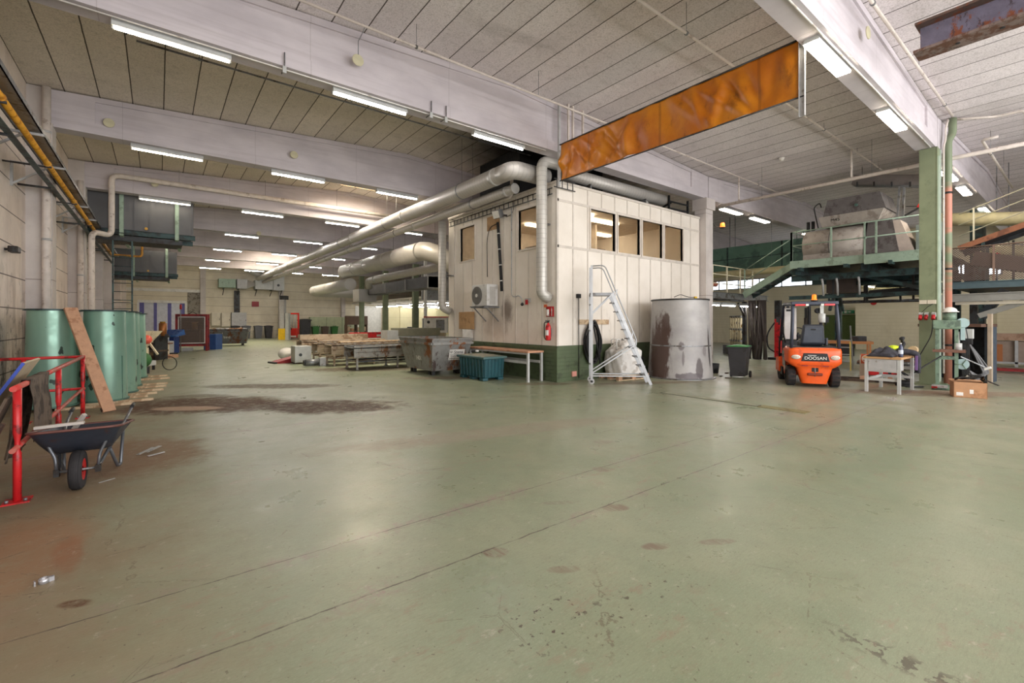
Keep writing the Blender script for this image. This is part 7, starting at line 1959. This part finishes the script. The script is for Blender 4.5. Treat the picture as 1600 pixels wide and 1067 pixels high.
for sx in (-.25,.25):
    for sy in (-.25,.25):
        m = MB(); m.box(sx-.03,sy-.03,0,sx+.03,sy+.03,.16); m.build('foot', DKSTEEL, t)
m = MB(); m.sph((.46,-.30,1.05), .15, 16, 10); m.build('coral_knob', M('coral_plastic', (240,104,84), .4), t)
m = MB(); m.bar((.42,-.2,1.0),(.75,-.2,.55), .05,.05); m.build('pale_arm', CM_, t)
m = MB(); m.prism([(-.32,1.2),(.05,1.2),(-.1,1.02)], 'y', -.46, -.44); m.build('red_flag', RED, t)
m = MB(); m.sph((.18,-.25,.72), .08, 12, 8); m.build('orange_knob', M('coral_plastic', (240,104,84)), t)
t = thing('bicycle_wheel_hoop', 'thin black hoop standing on the floor beside the cream funnel machine', 'hoop', (.30, 19.2, 0), R(-30))
m = MB(); m.tube([(.22*math.cos(a), 0, .235+.22*math.sin(a)) for a in [2*PI*i/30 for i in range(30)]], .014, n=6, closed=True); m.build('rim', BLACK, t)
t = thing('green_drum', 'crumpled dark green cover at the foot of the last green tank', 'cover', (-.42, 18.6, 0))
m = MB(); m.sph((0,0,.42), .26, 14, 9, zs=1.0); m.build('cover', M('leaf_green', (52,104,52), .6), t)
m = MB(); m.box(-.2,-.2,0,.2,.2,.2); m.build('stand', DKSTEEL, t)
t = thing('work_bench', 'cluttered dark workbench with red and yellow parts before the violet gate', 'bench', (-.55, 25.2, 0), R(-38))
m = MB(); m.box(-.9,-.4,.95,.9,.4,1.02); m.build('worktop', DKSTEEL, t)
for sx in (-.8,.8):
    m = MB(); m.box(sx-.04,-.35,0,sx+.04,.35,.95); m.build('leg', DKSTEEL, t)
m = MB(); m.box(-.85,-.38,.35,.85,.38,.42); m.build('lower_shelf', DKWOOD, t)
def small(label, x, y, z, mk, nm, cat, rz=0):
    t = thing(nm, label, cat, (x,y,z), rz)
    mk(t); return t
small('dark red parts tray on the cluttered workbench before the violet gate', -.40, 25.05, 1.02, lambda t: (MB().box(-.3,-.2,0,.35,.2,.16).build('tray', RED, t), MB().box(-.26,-.16,.16,.3,.16,.18).build('contents', DKSTEEL, t)), 'parts_tray', 'tray', R(-38))
small('yellow parts bin on the cluttered workbench before the violet gate', -.95, 25.5, 1.02, lambda t: (MB().hexa([(-.12,-.1,0),(.12,-.1,0),(.12,.1,0),(-.12,.1,0)],[(-.16,-.14,.16),(.16,-.14,.16),(.16,.14,.16),(-.16,.14,.16)]).build('tub', M('amber_plastic', (232,160,50), .5), t), MB().box(-.13,-.11,.14,.13,.11,.165).build('parts', STEEL, t)), 'parts_bin', 'bin', R(-38))
def coffee(t):
    MB().cyl((0,0,0),(0,0,.55), .14, n=16).build('copper_body', M('copper_brown', (160,104,60), .4, .6), t)
    MB().cyl((0,0,.55),(0,0,.62), .10, n=16).build('neck', BRASS, t)
    MB().box(-.2,-.12,0,.2,.12,.08).build('foot', DKSTEEL, t)
small('brown copper-coloured motor standing on the workbench before the violet gate', .15, 24.6, 1.02, coffee, 'copper_motor', 'motor')
t = thing('grinding_machine', 'dark machine with bent chrome arms before the violet gate', 'machine', (-1.3, 27.2, 0), R(-38))
m = MB(); m.box(-.4,-.3,0,.4,.3,1.05); m.build('cabinet', M('dark_machine', (72,68,64)), t, bevel=.02)
m = MB(); m.cyl((-.2,-.1,1.05),(.1,-.1,1.5), .12, n=14); m.build('head', BLACKSTEEL, t)
m = MB(); m.tube(bend([(-.3,0,1.05),(-.3,0,1.8),(.6,0,1.85),(.6,0,1.4)], .1, 4), .04, n=8); m.build('arm', DKSTEEL, t)
m = MB(); m.tube(bend([(-.1,-.2,1.1),(.1,-.2,1.7),(.3,-.2,1.3)], .1, 4), .03, n=8); m.build('chrome_arm', CHROME, t)
t = thing('pallet_machine', 'low machine on a pallet in front of the blue desk', 'machine', (-.05, 25.9, 0), R(-38))
m = MB(); m.box(-.6,-.5,.0,.6,.5,.14); m.build('pallet_base', WOOD, t)
m = MB(); m.box(-.3,-.3,.14,.35,.3,.6); m.build('body', M('cream_machine', (216,204,174)), t, bevel=.02)
m = MB(); m.cyl((.1,-.32,.5),(.1,-.42,.5), .2, n=18); m.build('dark_wheel', BLACKSTEEL, t)
m = MB(); m.box(-.5,-.45,.62,.5,.3,.68); m.build('top_shelf', M('rusty_table', (126,92,78)), t)
t = thing('signal_lamp', 'small red signal lamp on a thin pole left of the dark red cage', 'lamp', (.95, 30.3, 0))
m = MB(); m.cyl((0,0,0),(0,0,2.3), .02, n=8); m.build('pole', STEEL, t)
m = MB(); m.cyl((0,0,2.3),(0,0,2.55), .05, n=10); m.build('red_lens', RED, t)
SK2 = rust_mat('far_skip_paint', (112,112,112), (112,74,52), (72,62,58), .30, 1.8, .65)
t = skip('grey rusty skip full of scrap on the far floor by the wall', 3.75, 36.4, R(-13), 2.5, 1.3, 1.12, SK2)
for w_, z_, s_ in (('bird', .58, .24), ('T', .84, .14)):
    text('painted_mark', w_, s_, WHITE, t, (0 if w_ != 'T' else -.25, -(.35+.306*(z_-.14))-.006, z_), (R(107),0,0), .002)
rc = random.Random(31)
for k in range(9):
    m = MB(); m.obox((0,0,0), (rc.uniform(.18,.26), rc.uniform(.12,.3), rc.uniform(.04,.12)), (rc.uniform(-.2,.2), rc.uniform(-.2,.2), rc.uniform(-.3,.3)))
    a = R(-13); u, v = -1.12+.265*k, rc.uniform(-.2,.25)
    o = m.build('scrap_piece', rc.choice([PALEWOOD, PAPER, CARD, GREYPAINT]), loc=(3.75+u*math.cos(a)-v*math.sin(a), 36.4+u*math.sin(a)+v*math.cos(a), 1.14))
    tag(o, 'pale scrap piece lying on the load of the far skip', 'scrap', 'scrap in the far skip')
t = thing('wall_mounted_cabinet', 'row of cream and grey electrical cabinets on the far wall behind the skip', 'cabinet', (5.2, 50.85, .0))
for k, (x, w_, z0, z1, mt) in enumerate(((-1.3,.7,1.25,2.45,M('cream_casing', (206,198,180))), (-.5,.7,1.15,2.45,M('cream_casing', (206,198,180))), (.3,1.25,1.0,2.5,GREYPAINT))):
    m = MB(); m.box(x,-.3,z0,x+w_,.12,z1); c_ = m.build('cabinet_box', mt, t, bevel=.01)
    m = MB(); m.box(x+w_-.1,-.32,(z0+z1)/2-.06,x+w_-.06,-.3,(z0+z1)/2+.06); m.build('door_handle', BLACKSTEEL, c_)
m = MB(); m.box(-.3,-.05,0,.3,.05,.5); 
tag(m.build('wall_mounted_alarm_box', M('dark_red_box', (150,52,58), .5), loc=(7.55,50.94,3.1)), 'dark red square box high on the far wall', 'box')
t = thing('test_column', 'grey and yellow upright machine column by the far wall', 'machine', (8.9, 45.0, 0), R(-38))
m = MB(); m.box(-.22,-.2,1.0,.15,.2,3.6); m.build('grey_column', GREYPAINT, t)
m = MB(); m.box(-.25,-.22,3.6,.35,.22,3.95); m.build('dark_head', DKSTEEL, t)
m = MB(); m.box(-.35,-.25,0,.25,.25,1.0); m.build('yellow_base', YELLOW, t)
m = MB(); m.box(.25,-.2,.0,.55,.2,2.4); m.build('white_column', LIGHTGREY, t)
# bins by the far wall
for k, (x, mat, lab) in enumerate(((5.75,CHAR,'dark wheelie bin by the far wall, leftmost of the row'),(6.65,M('bin_mid_grey', (96,98,104), .5),'grey wheelie bin by the far wall, second from the left'),(7.65,M('bin_mid_grey', (96,98,104)),'grey wheelie bin by the far wall, third from the left'),(8.55,CHAR,'dark wheelie bin by the far wall, left of the red stacker'))):
    wheelie(lab, x, 50.0, 0, mat, mat, None, 1.25, False)
def stacker(label, x, y, rz, s=1.0):
    t = thing('pallet_stacker', label, 'stacker', (x,y,0), rz)
    m = MB(); m.box(-.5*s,-.3*s,.12,.5*s,.3*s,1.0*s); m.build('body', M('stacker_red', (214,48,40), .4), t, bevel=.04)
    for sx in (-.42,.42):
        m = MB(); m.box(sx*s-.06,.3*s,.1,sx*s+.06,.42*s,2.45*s); m.build('mast_rail', M('stacker_red', (214,48,40)), t)
        m = MB(); m.box(sx*s-.08,.42*s,.05,sx*s+.08,1.5*s,.14); m.build('fork', DKSTEEL, t)
    m = MB(); m.box(-.48*s,.3*s,2.3*s,.48*s,.42*s,2.45*s); m.build('mast_top', M('stacker_red', (214,48,40)), t)
    for sx in (-.14,.14):
        m = MB(); m.cyl((sx*s,.36*s,.9*s),(sx*s,.36*s,2.3*s), .05*s, n=10); m.build('cylinder', LIGHTGREY, t)
    m = MB(); m.tube(bend([(0,-.3*s,.9*s),(0,-.6*s,1.15*s),(0,-.5*s,1.35*s)], .1, 4), .04, n=8); m.build('tiller', BLACK, t)
    m = MB(); m.box(-.42*s,-.31*s,.18,.42*s,-.29*s,.32); m.build('bumper', WHITE, t)
    return t
stacker('red electric pallet stacker by the far wall', 9.9, 46.2, R(-30), 1.0)
wheelie('tall dark bin right behind the red stacker', 11.7, 49.4, 0, CHAR, CHAR, None, 1.9, False)
GB_ = M('bin_leaf_green', (58,116,58), .5)
for k, (x, mat, lab) in enumerate(((12.75,GB_,'green wheelie bin by the far wall, left of the two green ones'),(13.7,M('bin_brown', (92,80,72), .5),'brown wheelie bin between the two green bins by the far wall'),(14.65,GB_,'green wheelie bin by the far wall, right of the two green ones'))):
    wheelie(lab, x, 49.4, 0, mat, mat, None, 1.15, False)
# lockers
for k in range(3):
    t = thing('steel_locker', 'pale green two-door steel locker, %s of three by the far wall' % ['left','middle','right'][k], 'locker', (13.2+1.62*k, 50.2, 0))
    m = MB(); m.box(-.8,-.28,.0,.8,.28,2.1); m.build('carcass', M('locker_green', (176,184,152), .5), t, bevel=.01)
    for sx in (-1, 1):
        m = MB(); m.box(min(0,sx*.78)+.01,-.30,.12,max(0,sx*.78)-.01,-.28,2.05); d_ = m.build('door', M('locker_door', (182,190,158), .5), t)
        m = MB(); m.box(sx*.10-.03,-.32,1.05,sx*.10+.03,-.30,1.2); m.build('door_handle', DKSTEEL, d_)
# conveyor tables
CT = rust_mat('worn_conveyor', (150,148,140), (120,84,56), (84,76,68), .3, 3.0, .55)
CTB = M('conveyor_beige', (182,164,140), .6, 0, dirt=(140,116,92), amt=.45)
def conv(label, x0, x1, y, dy, h, mat, top, legs=3, rails=True, brown=False):
    t = thing('conveyor_table', label, 'conveyor', ((x0+x1)/2, y+dy/2, 0))
    a, b = (x1-x0)/2, dy/2
    m = MB(); m.box(-a,-b,h-.06,a,b,h-.03); m.build('bed', top, t)
    for s in (-1, 1):
        m = MB(); m.channel((-a,s*b,h-.08),(a,s*b,h-.08), .20, .05, .01, flip=s); m.build('side_frame', mat, t)
        m = MB(); m.box(-a,s*b-.02,h-.36,a,s*b+.02,h-.19); m.build('lower_side', mat, t)
        for k in range(legs):
            x = -a+.1+(2*a-.2)*k/(legs-1)
            m = MB(); m.box(x-.03,s*b-.03,0,x+.03,s*b+.03,h-.2); m.build('leg', mat if not brown else CTB, t)
            m = MB(); m.box(x-.06,s*b-.06,0,x+.06,s*b+.06,.015); m.build('foot_plate', DKSTEEL, t)
        m = MB(); m.box(-a+.1,s*b-.015,.26,a-.1,s*b+.015,.31); m.build('stretcher', DKSTEEL if not brown else CTB, t)
    for x in (-a+.1, a-.1):
        m = MB(); m.box(x-.015,-b,.26,x+.015,b,.31); m.build('end_stretcher', mat if not brown else CTB, t)
    for k in range(int(2*a/.25)):
        m = MB(); m.cyl((-a+.12+.25*k,-b+.02,h-.01),(-a+.12+.25*k,b-.02,h-.01), .025, n=8); m.build('roller', STEEL, t)
    return t
conv('worn grey steel conveyor table nearest the rusty skip', 5.2, 8.3, 15.35, 1.05, .78, CT, STEEL)
conv('beige framed conveyor table, second behind the grey one', 5.0, 8.2, 17.2, .9, .80, CTB, CTB, 3, True, True)
conv('beige framed conveyor table, third behind the grey one', 4.9, 7.75, 18.7, .9, .80, CTB, CTB, 3, True, True)
conv('beige framed conveyor table, furthest back of the row', 4.7, 8.0, 20.3, .9, .82, CTB, CTB, 3, True, True)
t = thing('control_cabinet', 'pale grey cabinet under the left end of the furthest conveyor', 'cabinet', (4.45, 19.3, 0))
m = MB(); m.box(-.3,-.35,.05,.3,.35,.68); m.build('casing', LIGHTGREY, t, bevel=.01)
m = MB(); m.cyl((-.1,-.36,.35),(-.1,-.35,.35), .06, n=12); m.build('knob', DKSTEEL, t)
for sx in (-.25,.25):
    m = MB(); m.box(sx-.03,-.3,0,sx+.03,.3,.05); m.build('foot', DKSTEEL, t)
t = thing('gear_motor', 'grey gear motor on the floor in front of the second conveyor', 'motor', (4.5, 17.7, 0))
m = MB(); m.cyl((-.28,0,.14),(.2,0,.14), .12, n=16); m.build('motor', STEEL, t)
m = MB(); m.cyl((-.34,0,.14),(-.28,0,.14), .10, n=16); m.build('cowl', DKSTEEL, t)
m = MB(); m.box(.2,-.13,0,.42,.13,.30); m.build('gearbox', GREYPAINT, t, bevel=.02)
t = thing('red_ramp', 'dark red metal ramp lying on the floor left of the conveyors', 'ramp', (4.15, 20.0, 0), R(12))
m = MB(); m.hexa([(-.6,-.3,0),(.35,-.3,0),(.35,.3,0),(-.6,.3,0)], [(-.6,-.3,.05),(.35,-.3,.26),(.35,.3,.26),(-.6,.3,.05)]); m.build('ramp_body', DKRED, t)
m = MB(); m.box(-.68,-.32,.0,-.58,.32,.06); m.build('ramp_lip', BLACKSTEEL, t)
t = thing('plastic_bundle', 'white plastic bundle lying behind the red ramp', 'bundle', (4.35, 21.4, 0))
m = MB(); m.sph((0,0,.26), .34, 16, 9, zs=.75); m.build('film', PAPER, t)
m = MB(); m.sph((.3,.2,.2), .2, 12, 8); m.build('fold', PAPER, t)
for k, (x0,x1,y,z,th,w_,mt,lab) in enumerate(((4.7,7.6,20.75,.86,.22,.4,CTB,'long beige trough lying on the furthest conveyor'),(5.0,7.7,18.95,.84,.06,.3,CTB,'beige board lying on the third conveyor'),(5.4,8.4,17.6,.84,.05,.3,PALEWOOD,'pale board lying on the second conveyor'))):
    m = MB(); m.box(x0, y-w_/2, z, x1, y+w_/2, z+th)
    tag(m.build('long_board', mt, bevel=.005), lab, 'board')
# further machines behind the conveyors
t = thing('red_beam', 'long bright red beam lying on trestles behind the conveyors', 'beam', (9.6, 23.5, 0))
m = MB(); m.box(-1.9,-.15,.78,1.5,.15,1.08); m.build('red_section', RED, t, bevel=.02)
for x in (-1.4, 1.0):
    m = MB(); m.box(x-.06,-.3,0,x+.06,.3,.78); m.build('trestle', DKSTEEL, t)
m = MB(); m.box(-.5,-.155,.85,.2,-.15,.95); m.build('pale_plate', LIGHTGREY, t)
t = thing('sheet_box', 'grey steel trough box behind the rusty skip', 'trough', (9.4, 19.4, 0))
m = MB(); m.box(-.95,-.4,.0,1.0,.4,1.0); m.build('body', M('grey_green_housing', (124,134,128), .5), t)
m = MB(); m.box(-1.0,-.45,1.0,1.05,.45,1.34); m.build('upper_trough', M('olive_grey', (128,126,108), .5, .1), t)
m = MB(); m.box(-1.5,-.38,.6,-.95,.38,1.25); m.build('pale_end', LIGHTGREY, t)
t = thing('rack_shelf', 'brown storage rack with boxes left of the far green columns', 'rack', (16.2, 47.0, 0))
m = MB(); m.box(-1.1,-.4,1.3,1.0,.4,2.2); m.build('upper_case', M('rack_brown', (104,82,70), .6), t)
for x in (-1.1,-.1,.95):
    m = MB(); m.box(x-.04,-.4,0,x+.04,.4,1.3); m.build('upright', M('rack_brown', (104,82,70)), t)
m = MB(); m.box(-1.1,-.4,.6,1.0,.4,.66); m.build('shelf', M('rack_brown', (104,82,70)), t)
rc = random.Random(6)
for k in range(5):
    w_ = rc.uniform(.2,.28); h_ = rc.uniform(.25,.5)
    m = MB(); m.box(-w_/2,-.2,0,w_/2,.2,h_); tag(m.build('carton', rc.choice([CARD, PALEWOOD]), loc=((15.3,15.68,16.32,16.62,16.92)[k], 46.9, .665)), 'brown carton on the shelf of the far brown rack', 'carton', 'cartons on the far rack')
t = thing('excavator', 'small red and grey loader with a glazed cab among the far machines', 'loader', (17.0, 34.2, 0), R(-30))
m = MB(); m.box(-1.2,-.6,.3,1.2,.6,.75); m.build('chassis', M('stacker_red', (214,48,40)), t, bevel=.05)
m = MB(); m.box(.2,-.55,.75,1.2,.55,1.9); m.build('cab', GREYPAINT, t, bevel=.03)
m = MB(); m.box(.35,-.57,1.1,1.0,-.55,1.75); m.build('cab_glass', M('cab_glass', (214,222,224), .1), t)
m = MB(); m.box(-.5,-.1,.75,-.3,.1,2.0); m.build('lift_arm', DKRED, t)
m = MB(); m.box(-1.0,-.4,.75,-.6,.4,1.2); m.build('counterweight', DKSTEEL, t)
for sx in (-.8,.8):
    for sy in (-.62,.62):
        m = MB(); m.cyl((sx,sy-.1,.32),(sx,sy+.1,.32), .32, n=18); m.build('tyre', BLACK, t)
t = thing('control_kiosk', 'white control cabinet with a red top rim behind the steel trough', 'cabinet', (14.6, 27.0, 0), R(-38))
m = MB(); m.box(-.75,-.35,.9,.75,.35,1.9); m.build('casing', WHITE, t, bevel=.01)
m = MB(); m.box(-.77,-.37,1.9,.77,.37,1.97); m.build('red_rim', RED, t)
m = MB(); m.box(.05,-.36,1.05,.6,-.35,1.75); m.build('grey_screen', STEEL, t)
m = MB(); m.cyl((-.45,-.36,1.6),(-.45,-.35,1.6), .10, n=14); m.build('gauge', DKSTEEL, t)
m = MB(); m.box(-.6,-.3,0,.6,.3,.9); m.build('pedestal', M('beige_pedestal', (176,160,132), .6), t)
t = thing('blue_lift', 'bright blue hoist frame left of the cabin', 'lift', (10.5, 17.2, 0), R(-30))
m = MB(); m.bar((-.25,0,.05),(.15,0,1.75), .16,.2); m.build('lift_arm', M('lift_blue', (46,128,200), .4), t)
m = MB(); m.box(-.5,-.3,.9,-.15,.3,1.5); m.build('blue_case', M('lift_blue', (46,128,200)), t)
m = MB(); m.box(-.5,-.4,0,.6,.4,.15); m.build('base', DKSTEEL, t)
m = MB(); m.box(.2,-.3,.15,.8,.3,1.55); m.build('dark_body', BLACKSTEEL, t, bevel=.03)
m = MB(); m.tube(bend([(.3,-.32,1.4),(.55,-.45,.9),(.3,-.4,.5),(.6,-.35,.3)], .15, 4), .03, n=7); m.build('hose', BLACK, t)
m = MB(); m.box(.45,-.36,.8,.8,-.3,1.2); m.build('pale_panel', M('pale_blue_cover', (168,194,196)), t)
m = MB(); m.lathe([(0,0),(.28,0),(.28,1.7),(.24,1.75),(0,1.75)], n=28)
tag(m.build('gas_drum', GALV, loc=(9.75, 15.35, 0)), 'tall pale metal cylinder standing against the left end of the cabin', 'cylinder')
t = thing('green_gantry', 'green steel stand with raised platform and spread braces left of the cabin', 'stand', (17.6, 27.2, 0))
m = MB(); m.box(-.09,-.09,0,.09,.09,2.55); m.build('post', GREEN, t)
for dx, dy in ((-1,0),(1,0),(.7,.7)):
    m = MB(); m.bar((0,0,1.75),(dx*.85,dy*.85,2.5), .09,.09); m.build('brace', GREEN, t)
m = MB(); m.box(-1.1,-.9,2.5,1.1,.9,2.6); m.build('deck', DKGREEN, t)
rail_run(t, [(-1.05,-.85,2.6),(1.05,-.85,2.6)], (.55,1.05), GREEN, 1.0, .018)
m = MB(); m.tube(bend([(-1.1,-.9,2.45),(-1.6,-.9,2.45),(-1.75,-.9,2.1)], .1, 4), .03, n=7); m.build('bent_pipe', GREEN, t)
m = MB(); m.box(-.1,-.4,2.6,.5,.3,3.0); m.build('motor_box', DKSTEEL, t)
# ------------------------------------------------------------------ camera and view
cam = bpy.data.cameras.new('Camera'); cam.sensor_width = 36; cam.lens = 16.0
cam.shift_y = -31.5/1600.0; cam.clip_start = .05; cam.clip_end = 200
co = bpy.data.objects.new('Camera', cam); link(co)
co.location = (0, 0, 1.65); co.rotation_euler = (R(90), 0, R(-37.85))
SC.camera = co
SC.view_settings.view_transform = 'Standard'; SC.view_settings.look = 'None'
SC.view_settings.gamma = 1.0; SC.view_settings.exposure = 0.36
SC.view_settings.use_curve_mapping = False
SC.cycles.use_denoising = True
SC.cycles.adaptive_threshold = .02
SC.cycles.max_bounces = 7; SC.cycles.diffuse_bounces = 5; SC.cycles.glossy_bounces = 4; SC.cycles.sample_clamp_indirect = 4.0
